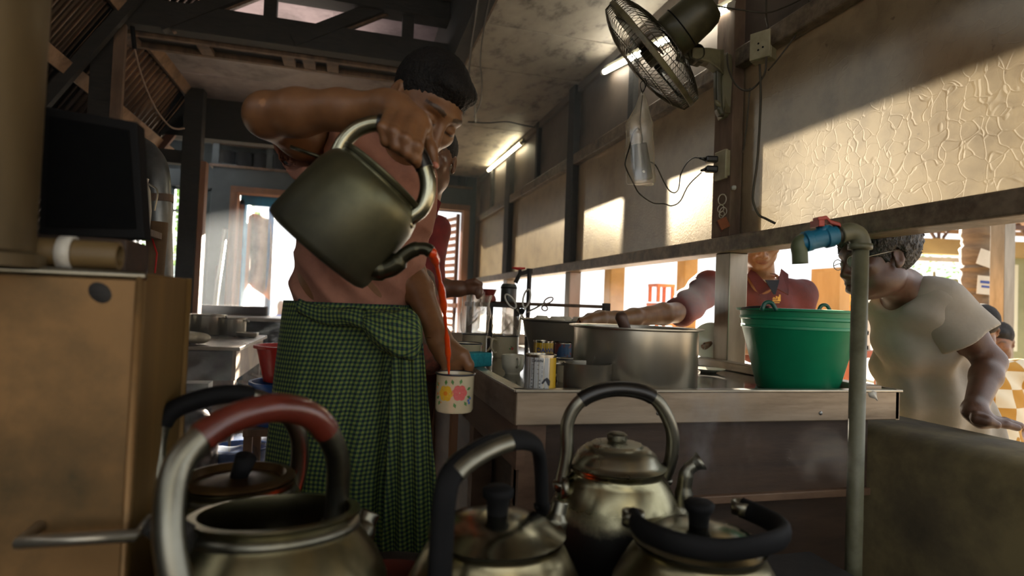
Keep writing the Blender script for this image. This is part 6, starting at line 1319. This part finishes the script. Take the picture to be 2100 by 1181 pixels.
MB().loft([[p_+CR*.014+CF*.02, p_-CR*.014+CF*.02, p_-CR*.011-CF*.012, p_+CR*.011-CF*.012] for p_ in (q(1473, 140, 2.22), q(1473, 180, 2.22), q(1475, 225, 2.22), q(1480, 238, 2.225))]).build('bracket_cover', m_fanbody, fan, bevel=.006)
MB().lathe([(0, .006), (.007, .005), (.009, 0)], 14, q(1472, 212, 2.205), -CF, sy=1.8).build('oscillation_knob', m_fanbr, fan, smooth=True)
MB().bar(PX(1492, 120, 1.352), PX(1494, 235, 1.352), .03, .05, (1, 0, 0)).build('mount_plate', m_fanbr, fan)
# ------------------------------------------------------------------ adapter hanging in a plastic bag from the fan
DB = 2.10
m_bagfilm = bpy.data.materials.new('milky_bag'); m_bagfilm.use_nodes = True; film(m_bagfilm, '#e4ddcb', .20, .2)
hb_ = empty('hanging_bag', P(1312, 380, DB), 'thin white plastic bag hanging from the fan guard', 'bag')
rings = []; profb = [(1318, 190, 4), (1317, 200, 7), (1316, 222, 14), (1312, 245, 24), (1311, 256, 29), (1310, 280, 28), (1311, 310, 29), (1313, 345, 31), (1313, 370, 31), (1312, 378, 28)]
for i, (x, y, w) in enumerate(profb):
    ring = []
    for j in range(40):
        a = 2*math.pi*j/40; rr = w/FPX*DB*(1+.14*mnoise.noise(V((math.cos(a)*1.6, math.sin(a)*1.6, y*.03)))+.06*mnoise.noise(V((math.cos(a)*5, math.sin(a)*5, y*.05)))); ring.append(P(x, y+2*math.sin(a*2), DB)+CR*(rr*math.cos(a))+CF*(rr*.55*math.sin(a)))
    rings.append(ring)
MB().loft(rings, False).build('bag_film', m_bagfilm, hb_, smooth=True)
MB().add(rings[-1], [tuple(range(40))]).build('bag_bottom', m_bagfilm, hb_)
for pts in ([P(1318, 192, DB), P(1323, 178, DB), P(1320, 166, DB), P(1314, 170, DB), P(1314, 180, DB), P(1318, 192, DB)], [P(1318, 190, DB), P(1326, 172, DB), P(1322, 158, DB-.0)]): MB().tube(bez(pts, 20), .0014, 5).build('tie_string', m_black, hb_, smooth=True)
MB().tube(bez([P(1318, 195, DB), P(1314, 230, DB), P(1313, 252, DB), P(1318, 288, DB)], 16), .002, 6).build('inner_cord', m_black, hb_, smooth=True)
ad = empty('power_adapter', P(1314, 374, DB), 'dark power adapter hanging inside the white plastic bag', 'adapter')
ax_ = (P(1320, 372, DB)-P(1306, 293, DB)).normalized(); Ma = Matrix((V(CR-ax_*CR.dot(ax_)).normalized(), CF, ax_)).transposed()
MB().box(P(1314, 333, DB), (.062, .032, .132), Ma).build('adapter_case', mat('adapter_plastic', '#25271f', '#303226', rough=.4), ad, bevel=.006)
MB().box(P(1321, 367, DB), (.03, .026, .012), Ma).build('adapter_socket', m_black, ad, bevel=.002)
MB().lathe([(0, .002), (.0045, .002), (.005, 0)], 12, P(1320, 352, DB-.017), -CF).build('adapter_stud', m_steel, ad)
def cord(name, pts, r, m, label, n=40):
    o = MB().tube(bez(pts, n), r, 7).build(name, m, smooth=True); tag(o, label, 'cord'); return o
m_cord = mat('black_cord', '#0d0c0b', '#171513', rough=.45)
cord('adapter_cord', [P(1317, 298, DB), P(1316, 275, DB), P(1308, 263, DB), P(1298, 275, DB), P(1290, 305, DB-.03), P(1283, 330, DB-.05), P(1284, 345, DB-.04), P(1300, 378, DB), P(1312, 398, DB+.02), P(1338, 416, DB+.06), P(1362, 418, DB+.1), P(1378, 422, DB+.12), P(1395, 412, DB+.15), P(1412, 380, DB+.18), P(1438, 354, DB+.2)], .0026, m_cord, 'black cord looping from the adapter to the lower plug', 90)
cord('charger_cord', [P(1330, 330, DB), P(1345, 340, DB), P(1360, 370, DB+.05), P(1372, 390, DB+.08), P(1384, 395, DB+.1), P(1392, 385, DB+.13), P(1396, 358, DB+.15), P(1408, 335, DB+.18), P(1422, 324, DB+.2), P(1434, 324, DB+.2)], .0024, m_cord, 'black cord looping from the bag to the upper plug', 70)
# ------------------------------------------------------------------ socket with plugs, switch box, wires
so = PX(1482, 338, 1.342); sk = empty('power_socket', so, 'cream double power socket on the side of the dark post', 'socket')
m_cream2 = mat('yellowed_plastic', '#a89f80', '#8b8263', rough=.45, scale=14)
bxm = Matrix((HX, HY, V((0, 0, 1)))).transposed()
MB().box(P(1492, 338, 2.26), (.046, .06, .098), Matrix.Identity(3)).build('socket_box', m_cream2, sk, bevel=.004)
MB().box(P(1479, 339, 2.245), (.012, .07, .11), Matrix.Identity(3)).build('face_plate', m_cream2, sk, bevel=.003)
for k, (y, x0) in enumerate(((327, 1438), (347, 1441))):
    pg = empty('power_plug', P(1462, y, 2.235), ('upper' if k == 0 else 'lower')+' black plug pushed into the cream socket', 'plug')
    MB().box(P(1459, y, 2.235), (.045, .03, .024), bxm).build('plug_body', m_blackp, pg, bevel=.006); MB().tube([P(1448, y, 2.235), P(x0-4, y+(3 if k else -3), 2.235)], [.008, .004], 8).build('strain_relief', m_blackp, pg, smooth=True)
sw = empty('switch_box', P(1558, 96, 2.1), 'cream wall switch box fixed beside the fan', 'switch'); 
Sc = P(1556, 96, 2.08); n_ = V((-.88, -.47, 0)).normalized(); Ms = Matrix((n_.cross(V((0, 0, 1))), n_, V((0, 0, 1)))).transposed()
MB().box(Sc+V((.02, 0, 0)), (.075, .045, .10), Ms).build('box_case', m_cream2, sw, bevel=.004); MB().box(Sc+n_*.028+V((.02, 0, 0)), (.072, .008, .096), Ms).build('cover_plate', m_cream2, sw, bevel=.003)
for dx, dz in ((-.012, -.012), (.004, -.018), (.004, .005)): MB().lathe([(0, .001), (.0035, .001), (.0035, 0)], 10, Sc+V((.02, 0, 0))+n_*.0325+Ms @ V((dx, 0, dz)), n_).build('pin_hole', m_black, sw)
MB().bar(Sc+V((.03, .0, -.02)), V((1.36, Sc.y+.02, Sc.z-.02)), .03, .05).build('mount_block', m_timber, sw)
m_grey = mat('grey_flex', '#4a4234', '#383226', rough=.6)
cord('switch_wire', [P(1572, -30, 2.08), P(1571, 30, 2.07), P(1575, 60, 2.05), P(1572, 110, 2.05), P(1568, 150, 2.05), P(1548, 178, 2.08), P(1528, 186, 2.1), P(1508, 172, 2.14), P(1494, 140, 2.18), P(1491, 108, 2.2)], .0035, m_grey, 'grey flex looping from the switch box to the fan', 60)
cord('stray_wire', [P(1430, 2, 2.2), P(1470, 12, 2.15), P(1520, 20, 2.1), P(1572, 26, 2.06), P(1610, 14, 2.0), P(1640, 0, 1.95), P(1655, -8, 1.93), P(1660, 20, 1.93), P(1640, 60, 1.95), P(1600, 115, 2.0), P(1575, 145, 2.03)], .0028, m_grey, 'thin wire sagging above the switch box', 70)
cord('drop_cable', [P(1558, 132, 2.07), P(1560, 200, 2.05), P(1556, 290, 2.03), P(1552, 340, 2.03), P(1545, 390, 2.03), P(1545, 415, 2.03), P(1556, 440, 2.02), P(1570, 448, 2.0), P(1590, 458, 1.98)], .0042, m_grey, 'cable hanging down over the patterned glass to the rail', 60)
cord('post_wire', [P(1538, 180, 2.1), P(1532, 250, 2.12), P(1526, 300, 2.14), P(1522, 312, 2.15)], .0028, m_grey, 'thin wire running down the right of the dark post', 24)
cord('ceiling_cable', [PZ(985, -30, 2.46), PZ(975, 40, 2.46), PZ(965, 110, 2.45), PZ(962, 160, 2.42), PZ(972, 200, 2.38), PZ(975, 250, 2.40)], .006, m_cord, 'thick black cable hanging along the ceiling edge', 40)
cord('ceiling_wire', [PZ(1010, -30, 2.48), PZ(992, 60, 2.47), PZ(985, 120, 2.46), PZ(988, 170, 2.46), PZ(985, 210, 2.47), PZ(972, 240, 2.47)], .004, m_cord, 'thinner black wire beside the ceiling cable', 40)
cord('cross_wire', [PZ(960, 250, 2.485), PZ(1000, 252, 2.47), PZ(1040, 250, 2.485), PZ(1070, 256, 2.47), PZ(1102, 262, 2.485)], .006, m_cord, 'black wire crossing the ceiling to the wall above the far tube', 30)
# keys on a hook
ks = empty('key_bunch', P(1484, 460, 2.2), 'bunch of keys with an orange tag hanging on the post', 'keys')
MB().tube(loop((1481, 409), 8, 11, .2, 2.22), .0022, 6, closed=True).build('snap_hook', m_steel, ks, smooth=True)
for c_, r_ in (((1478, 428), 6), ((1483, 434), 7), ((1480, 440), 5)): MB().tube(loop(c_, r_, r_+2, .4, 2.215), .0016, 6, closed=True).build('key_ring', m_steel, ks, smooth=True)
Mt = Matrix((CR*.9+CU*.42, CF, CU*.9-CR*.42)).transposed()
MB().box(P(1484, 458, 2.21), (.036, .008, .04), Mt).build('orange_tag', mat('orange_leather', '#8e4a24', '#7a3c1c', rough=.7, scale=20), ks, bevel=.002); MB().box(P(1476, 464, 2.22), (.018, .010, .045), Mt).build('leather_fob', mat('brown_leather', '#4d2818', rough=.7), ks, bevel=.003)
MB().lathe([(0, .012), (.008, .010), (.009, 0)], 12, PX(1507, 385, 1.352), (-1, 0, 0)).build('hook_peg', m_whitep, ks, smooth=True)
MB().tube([PX(1487, 398, 1.352), P(1481, 399, 2.22)], .002, 6).build('hook_pin', m_steel, ks)
# ------------------------------------------------------------------ fluorescent tubes
def tube_light(a, b, label, strength, col):
    e = empty('fluorescent_light', (V(a)+V(b))/2, label, 'light'); a, b = V(a), V(b); d_ = (b-a).normalized()
    MB().bar(a-d_*.03+V((.022, 0, .02)), b+d_*.03+V((.022, 0, .02)), .035, .04).build('batten', mat('tube_batten', '#8d8a7c', '#75725f', rough=.5), e, bevel=.004)
    t = MB().tube([a, b], .014, 14).build('tube', mat('tube_glow_'+col, '#f4f0e0', emit=(col, strength)), e, smooth=True)
    for p_, s_ in ((a, -1), (b, 1)): MB().tube([p_+d_*(s_*.001), p_+d_*(s_*.028)], .015, 12).build('end_cap', m_whitep, e, smooth=True, angle=40); MB().bar(p_+d_*(s_*.02), p_+d_*(s_*.02)+V((.03, 0, .02)), .016, .02).build('lamp_holder', m_whitep, e)
tube_light(PX(1240, 147, 1.345), PX(1496, 14, 1.345), 'lit fluorescent tube on the wall behind the fan', 14., '#fdf6e2')
tube_light(PX(1002, 349, 1.345), PX(1068, 294, 1.345), 'lit fluorescent tube near the far corner', 14., '#fff2c8')
# ------------------------------------------------------------------ outside, right: eating area under a truss roof
m_tan = mat('tan_wall', '#a99668', '#93815a', rough=.8, scale=2); m_grn = mat('pale_green_wall', '#8d9272', '#7c8264', rough=.8, scale=2)
m_bark = mat('palm_bark', '#5d4f40', '#7a6852', rough=.85, scale=6, stretch=(1, 1, 5), bump=.6)
m_truss = mat('roof_steel', '#5c4740', '#48362f', rough=.6)
q = P
BW = 9.0
wl_ = struct(empty('wall_eating_area', q(1990, 600, BW)))
def quadwall(x0, y0, x1, y1, d, m, nm, th=.1, par=None):
    a, b = q(x0, y1, d), q(x1, y1, d); zt, zb_ = q((x0+x1)/2, y0, d).z, q((x0+x1)/2, y1, d).z; n_ = V((CF.x, CF.y, 0)).normalized()
    return MB().prism([V((a.x, a.y, zb_)), V((b.x, b.y, zb_)), V((b.x, b.y, zt)), V((a.x, a.y, zt))], n_*th).build(nm, m, par)
quadwall(1868, 496, 2350, 528, BW, m_tan, 'header_beam', .15, wl_); quadwall(1868, 570, 1975, 740, BW+.02, m_grn, 'lower_wall', .1, wl_); quadwall(2030, 528, 2350, 760, BW+.1, m_grn, 'side_wall', .1, wl_)
quadwall(1868, 528, 2032, 537, BW-.05, m_whitep, 'light_strip', .05, wl_)
quadwall(2062, 542, 2086, 720, BW-.1, mat('white_door_paint', '#c9cdbb', rough=.6), 'door_leaf', .05, wl_)
# truss roof
rf = struct(empty('roof_eating_area', q(2000, 450, 8.0)))
zr0, zr1 = q(1990, 497, 8.6).z, q(1990, 497, 8.6).z+1.1
def flat(p_, z): return V((p_.x, p_.y, z))
A_, B_ = q(1860, 500, 9.6), q(2500, 500, 9.6); C_, D_ = q(1860, 500, 4.4), q(2700, 500, 4.4)
MB().add([flat(A_, zr0+.35), flat(B_, zr0+.35), flat(D_, zr0+1.0), flat(C_, zr0+1.0), flat(A_, zr0+.38), flat(B_, zr0+.38), flat(D_, zr0+1.03), flat(C_, zr0+1.03)], [(0, 1, 2, 3), (4, 5, 6, 7), (0, 1, 5, 4), (1, 2, 6, 5), (2, 3, 7, 6), (3, 0, 4, 7)]).build('roof_sheet', mat('brown_roof_sheet', '#8a6e66', '#75594f', rough=.6), rf)
for k in range(5):
    t = k/4*.8; a, b = flat(A_.lerp(C_, t), zr0+.30+.65*t), flat(B_.lerp(D_, t), zr0+.30+.65*t); MB().bar(a, b, .05, .07).build('purlin', m_truss, rf)
for k in range(2):
    t = .1+k*.35; a, b = flat(A_.lerp(C_, t), zr0+.02), flat(B_.lerp(D_, t), zr0+.02); MB().bar(a, b, .05, .05).build('truss_chord', m_truss, rf)
    n = 10
    for i in range(n):
        c0_ = a.lerp(b, i/n); c1_ = a.lerp(b, (i+.5)/n)+V((0, 0, .3+.6*t)); c2_ = a.lerp(b, (i+1)/n)
        MB().bar(c0_, c1_, .035, .035).build('truss_web', m_truss, rf); MB().bar(c1_, c2_, .035, .035).build('truss_web', m_truss, rf); MB().bar(c0_, c0_+V((0, 0, .3+.6*t)), .035, .035).build('truss_post', m_truss, rf)
# palm trunk column and steel post
def ground(px, d): p_ = q(px, 640, d); return V((p_.x, p_.y, -.06))
o = ground(2003, 5.0); pr = []
for k in range(60): z = k*.055; pr += [(.118+.010*math.sin(k*1.7), z), (.126+.008*math.sin(k*2.3), z+.03)]
pt = MB().lathe(pr, 24, o).build('palm_trunk', m_bark, smooth=True, angle=60); tag(pt, 'ringed palm trunk standing between the tables', 'tree trunk')
o = ground(2054, 4.6); struct(MB().bb((o.x-.055, o.y-.055, -.06), (o.x+.055, o.y+.055, 3.0)).build('column_3', m_steelpost, bevel=.004))
# notices on the trunk and post
m_paper = mat('notice_paper', '#cdc9bd', '#bdb8aa', rough=.8, scale=4)
def notice(px0, py0, px1, py1, d, tilt, label, words, ink):
    c = q((px0+px1)/2, (py0+py1)/2, d); w, h = (px1-px0)/FPX*d, (py1-py0)/FPX*d; X_ = V((CR.x, CR.y, 0)).normalized(); N_ = X_.cross(V((0, 0, 1))); Mx = Matrix((X_*math.cos(tilt)+V((0, 0, math.sin(tilt))), N_*-1, V((0, 0, math.cos(tilt)))-X_*math.sin(tilt))).transposed()
    e = empty('paper_notice', c-V((0, 0, h/2)), label, 'notice'); MB().box(c, (w, .004, h), Mx).build('paper_sheet', m_paper, e)
    for k, (wd, sz, dz) in enumerate(words):
        MB().box(c+Mx @ V((0, 0, dz))+(CAM-c).normalized()*.004, (wd, .002, sz), Mx).build('print_line', ink, e)
notice(2006, 514, 2042, 547, 4.862, -.3, 'crooked white notice, upper one beside the palm trunk', [], m_ink)
notice(2004, 566, 2041, 604, 4.862, -.06, 'white notice with blue print on the palm trunk', [(.10, .022, .025), (.075, .018, -.012)], m_inkb)
notice(2013, 641, 2026, 680, 4.862, 0., 'small narrow notice low on the palm trunk', [], m_pgrn)
# planting behind the windows: leaves as stuff
m_leaf = mat('sunlit_leaf', '#5b8a34', '#8fb34a', rough=.5, scale=6)
def bush(px, py, d, rx, rz, n, label, seed, name='leafy_tree', lsz=.12):
    rnd = random.Random(seed); c = q(px, py, d); e = empty(name, V((c.x, c.y, -.06)), label, 'tree'); MB().tube([V((c.x, c.y, -.06)), V((c.x+.1, c.y, c.z*.5)), V((c.x, c.y, c.z))], [.07, .05, .03], 8).build('trunk', m_bark, e, smooth=True)
    mb = MB()
    for k in range(n):
        a, b = rnd.uniform(0, 6.28), rnd.uniform(-1, 1); rr = rnd.random()**.4; p_ = c+V((rx*rr*math.cos(a)*math.sqrt(1-b*b), rx*rr*math.sin(a)*math.sqrt(1-b*b), rz*rr*b)); d_ = V((rnd.uniform(-1, 1), rnd.uniform(-1, 1), rnd.uniform(-.6, .6))).normalized(); s_ = d_.orthogonal().normalized(); L_ = lsz*rnd.uniform(.6, 1.2)
        mb.add([p_, p_+d_*L_*.5+s_*L_*.2, p_+d_*L_, p_+d_*L_*.5-s_*L_*.2], [(0, 1, 2, 3)])
    o = mb.build('foliage', m_leaf, e, fix=False); o['kind'] = 'stuff'
bush(1915, 556, 12., 1.3, .5, 500, 'green tree seen under the eating-area roof', 1)
bush(372, 440, 13., 1.6, 1.5, 900, 'leafy tree beyond the far left window', 2, lsz=.3)
bush(446, 350, 19., 1.8, 1.3, 500, 'tree top above the far wall beside the left post', 4, lsz=.3)
# white-blue plank fence outside the far left window
fc = empty('plank_fence', V((-3.0, 9.2, -.06)), 'pale blue plank fence beyond the far left window', 'fence'); m_fence = mat('pale_blue_plank', '#9fb6bd', '#8aa3ab', rough=.7)
for k in range(11): MB().bb((-4.0, 9.2, -.06+k*.135), (-1.75, 9.23, .065+k*.135)).build('plank', m_fence, fc)
for x in (-3.6, -2.7, -1.9): MB().bb((x-.04, 9.23, -.06), (x+.04, 9.3, 1.5)).build('post', mat('teal_post', '#2f7a74', rough=.6), fc)
# cloth hanging in the far doorway
rows = []
for i in range(14):
    t = i/13; row = []
    for j in range(16):
        s_ = j/15; p_ = PY(508+46*s_+4*math.sin(t*3), 432+18*s_+(150+16*s_)*t, 7.3); row.append(p_+V((0, .05*math.sin(s_*9+t*2), 0)))
    rows.append(row)
cl = MB().grid(rows).build('hung_sacking', mat('sacking', '#a58a6e', '#8b6f55', rough=.9, scale=6, c3='#5c4432', s3=4), smooth=True, solid=.006); tag(cl, 'stained sacking cloth hanging in the far doorway', 'cloth')
bp_ = MB().tube([V((PY(549, 620, 7.35).x, 7.35, -.06)), V((PY(549, 620, 7.35).x, 7.35, 2.3))], .035, 10).build('blue_pole', mat('blue_pole_paint', '#22466f', '#2f5f93', rough=.5), smooth=True); tag(bp_, 'blue pole supporting the sacking outside the far door', 'pole')
# column pieces, lattice stack, shelf unit, cabinet, chairs seen between the people
e = empty('stacked_stools', q(1358, 640, 6.2), 'stack of red-brown wooden stools seen below the window rail', 'stools'); e.location.z = -.06; c = q(1356, 600, 6.2)
m_redwd = mat('red_brown_stool', '#8a4a38', '#a86b58', rough=.6, scale=6)
for k in range(7):
    z = .10+k*.20; w = .15-.008*k
    MB().bb((c.x-w, c.y-w, z), (c.x+w, c.y+w, z+.03)).build('seat', m_redwd, e)
    for a in (-1, 1): MB().bb((c.x+a*(w-.02)-.015, c.y-w, z-.16), (c.x+a*(w-.02)+.015, c.y-w+.03, z)).build('leg', m_redwd, e); MB().bb((c.x+a*(w-.02)-.015, c.y+w-.03, z-.16), (c.x+a*(w-.02)+.015, c.y+w, z)).build('leg', m_redwd, e)
o = ground(1722, 4.6); e = empty('shelf_unit', o, 'open orange wood shelf unit beyond the old man', 'shelf'); m_orw = mat('orange_wood', '#cfa267', '#bd8f52', rough=.55, scale=8, stretch=(1, 1, .2))
x0, x1 = q(1722, 600, 4.6), q(1770, 600, 4.6); zt_ = q(1730, 556, 4.6).z
MB().bb((x0.x, x0.y, -.06), (x0.x+.10, x0.y+.3, zt_)).build('side_board', m_orw, e); MB().bb((x1.x+.05, x0.y, -.06), (x1.x+.09, x0.y+.3, zt_)).build('side_board', m_orw, e)
for k in range(6): MB().bb((x0.x+.1, x0.y, .05+k*.22), (x1.x+.05, x0.y+.3, .08+k*.22)).build('shelf_board', mat('yellow_board', '#b59a2c', '#a0851e', rough=.6) if k % 2 else m_whitep, e)
MB().bb((x0.x, x0.y, zt_), (x1.x+.09, x0.y+.3, zt_+.03)).build('top_board', m_orw, e)
o = ground(1770, 4.2); e = empty('display_cabinet', o, 'white-framed glass cabinet on a brown table outside', 'cabinet'); a, b = q(1738, 645, 4.2), q(1792, 720, 4.2)
MB().bb((a.x-.02, a.y-.05, b.z-.05), (b.x+.15, a.y+.4, b.z)).build('table_top', m_redwd, e)
for x in (a.x+.02, b.x+.1): MB().bb((x-.025, a.y-.03, -.06), (x+.025, a.y+.02, b.z-.05)).build('table_leg', m_redwd, e)
for x in (a.x, b.x): MB().bb((x-.02, a.y, b.z), (x+.02, a.y+.03, a.z)).build('frame_upright', m_whitep, e)
for z in (b.z+.02, (a.z+b.z)/2, a.z-.02): MB().bb((a.x, a.y, z-.015), (b.x, a.y+.3, z+.015)).build('frame_shelf', m_whitep, e)
MB().bb((a.x, a.y+.3, b.z), (b.x, a.y+.32, a.z)).build('cabinet_back', m_galv, e)
o = ground(1742, 3.4); e = empty('plastic_chair', o, 'yellow wooden chair seen between the bucket and the standpipe', 'chair'); zc_ = q(1742, 745, 3.4).z
MB().bb((o.x-.2, o.y-.2, zc_-.28), (o.x+.12, o.y+.2, zc_-.24)).build('seat', m_orw, e); MB().bb((o.x-.2, o.y+.16, zc_-.24), (o.x+.12, o.y+.2, zc_+.05)).build('backrest', m_orw, e)
for x in (-.17, .09):
    for y in (-.17, .17): MB().bb((o.x+x-.02, o.y+y-.02, -.06), (o.x+x+.02, o.y+y+.02, zc_-.28)).build('leg', m_orw, e)
e = empty('person', PY(1677, 640, 9.), 'distant figure in a magenta top outside the window', 'person'); e.location.z = -.06; H = q(1684, 585, 13.); s = SDF(); s.ell(H, (.085, .1, .12), None, .03); s.cone(H, H+V((0, 0, -.8)), .06, .14, .05); s.cone(H+V((-.16, 0, -.3)), H+V((.16, 0, -.3)), .06, .06, .05)
e.location.x, e.location.y = H.x, H.y
for dx in (-1, 1): s.chain([H+V((.08*dx, 0, -.75)), V((H.x+.08*dx, H.y, .4)), V((H.x+.08*dx, H.y, 0))], [.09, .07, .05], .04); s.chain([H+V((.18*dx, 0, -.3)), H+V((.22*dx, 0, -.8))], [.06, .04], .03)
sdf_obj('body', [s.mesh(.03)], m_skin2, e, 1, colour=lambda v: np.ones((len(v), 4)))
t = SDF(); t.cone(H+V((0, 0, -.3)), H+V((0, 0, -.85)), .16, .2, .05); t.cone(H+V((-.17, 0, -.29)), H+V((.17, 0, -.29)), .08, .08, .05); sdf_obj('magenta_top', [t.mesh(.03)], mat('magenta_cloth', '#a0468f', rough=.8), e, 1)
# ------------------------------------------------------------------ smoke haze in the room, steam over the kettles
def vol_mat(name, dens, col, noise=None, aniso=.3):
    m = bpy.data.materials.new(name); m.use_nodes = True; nt = m.node_tree; L = nt.links; nt.nodes.remove(nt.nodes['Principled BSDF']); out = nt.nodes['Material Output']
    v = nd(nt, 'ShaderNodeVolumeScatter'); v.inputs['Color'].default_value = col; v.inputs['Density'].default_value = dens; v.inputs['Anisotropy'].default_value = aniso
    L.new(v.outputs[0], out.inputs['Volume']); return m
hz_ = MB().bb((-2.3, 1.75, .02), (1.33, 6.65, 2.49)).build('smoke_haze', vol_mat('thin_smoke', .03, (.82, .91, 1, 1))); tag(hz_, 'thin blue-grey smoke haze filling the back of the kitchen', 'smoke'); hz_['kind'] = 'stuff'

def steam(name, px, py, d, size, dens, seed, label):
    m = vol_mat(name+'_vapour', 1., (.95, .95, .95, 1), aniso=.2); nt = m.node_tree; L = nt.links; v = [n for n in nt.nodes if n.type == 'VOLUME_SCATTER'][0]
    tc = nd(nt, 'ShaderNodeTexCoord'); nz = nd(nt, 'ShaderNodeTexNoise', Scale=2.6, Detail=5., Roughness=.6); mp = nd(nt, 'ShaderNodeMapping'); mp.inputs['Location'].default_value = (seed, seed*.7, 0); mp.inputs['Scale'].default_value = (1, 1, .9); L.new(tc.outputs['Generated'], mp.inputs['Vector']); L.new(mp.outputs[0], nz.inputs['Vector'])
    ds = nd(nt, 'ShaderNodeVectorMath', operation='DISTANCE'); ds.inputs[1].default_value = (.5, .5, .5); L.new(tc.outputs['Generated'], ds.inputs[0])
    fall = nd(nt, 'ShaderNodeMapRange'); fall.inputs['From Min'].default_value = .12; fall.inputs['From Max'].default_value = .48; fall.inputs['To Min'].default_value = 1.; fall.inputs['To Max'].default_value = 0.; L.new(ds.outputs['Value'], fall.inputs['Value'])
    nr_ = nd(nt, 'ShaderNodeMapRange'); nr_.inputs['From Min'].default_value = .52; nr_.inputs['From Max'].default_value = .72; L.new(nz.outputs['Fac'], nr_.inputs['Value'])
    mu = nd(nt, 'ShaderNodeMath', operation='MULTIPLY'); L.new(fall.outputs[0], mu.inputs[0]); L.new(nr_.outputs[0], mu.inputs[1]); m2 = nd(nt, 'ShaderNodeMath', operation='MULTIPLY'); m2.inputs[1].default_value = dens; L.new(mu.outputs[0], m2.inputs[0]); L.new(m2.outputs[0], v.inputs['Density'])
    c = P(px, py, d); o = MB().lathe([(0, -.5*size[2]), (.35*size[0], -.43*size[2]), (.5*size[0], 0), (.35*size[0], .43*size[2]), (0, .5*size[2])], 16, c).build(name, m); tag(o, label, 'steam'); o['kind'] = 'stuff'
steam('steam_plume', 1462, 880, 1.13, (.20, .2, .30), 8., 5.1, 'plume of steam rising from the spout of the steaming kettle')
steam('steam_cloud', 1660, 1010, 1.05, (.26, .2, .42), .2, 5.1, 'faint cloud of steam drifting beside the standpipe')
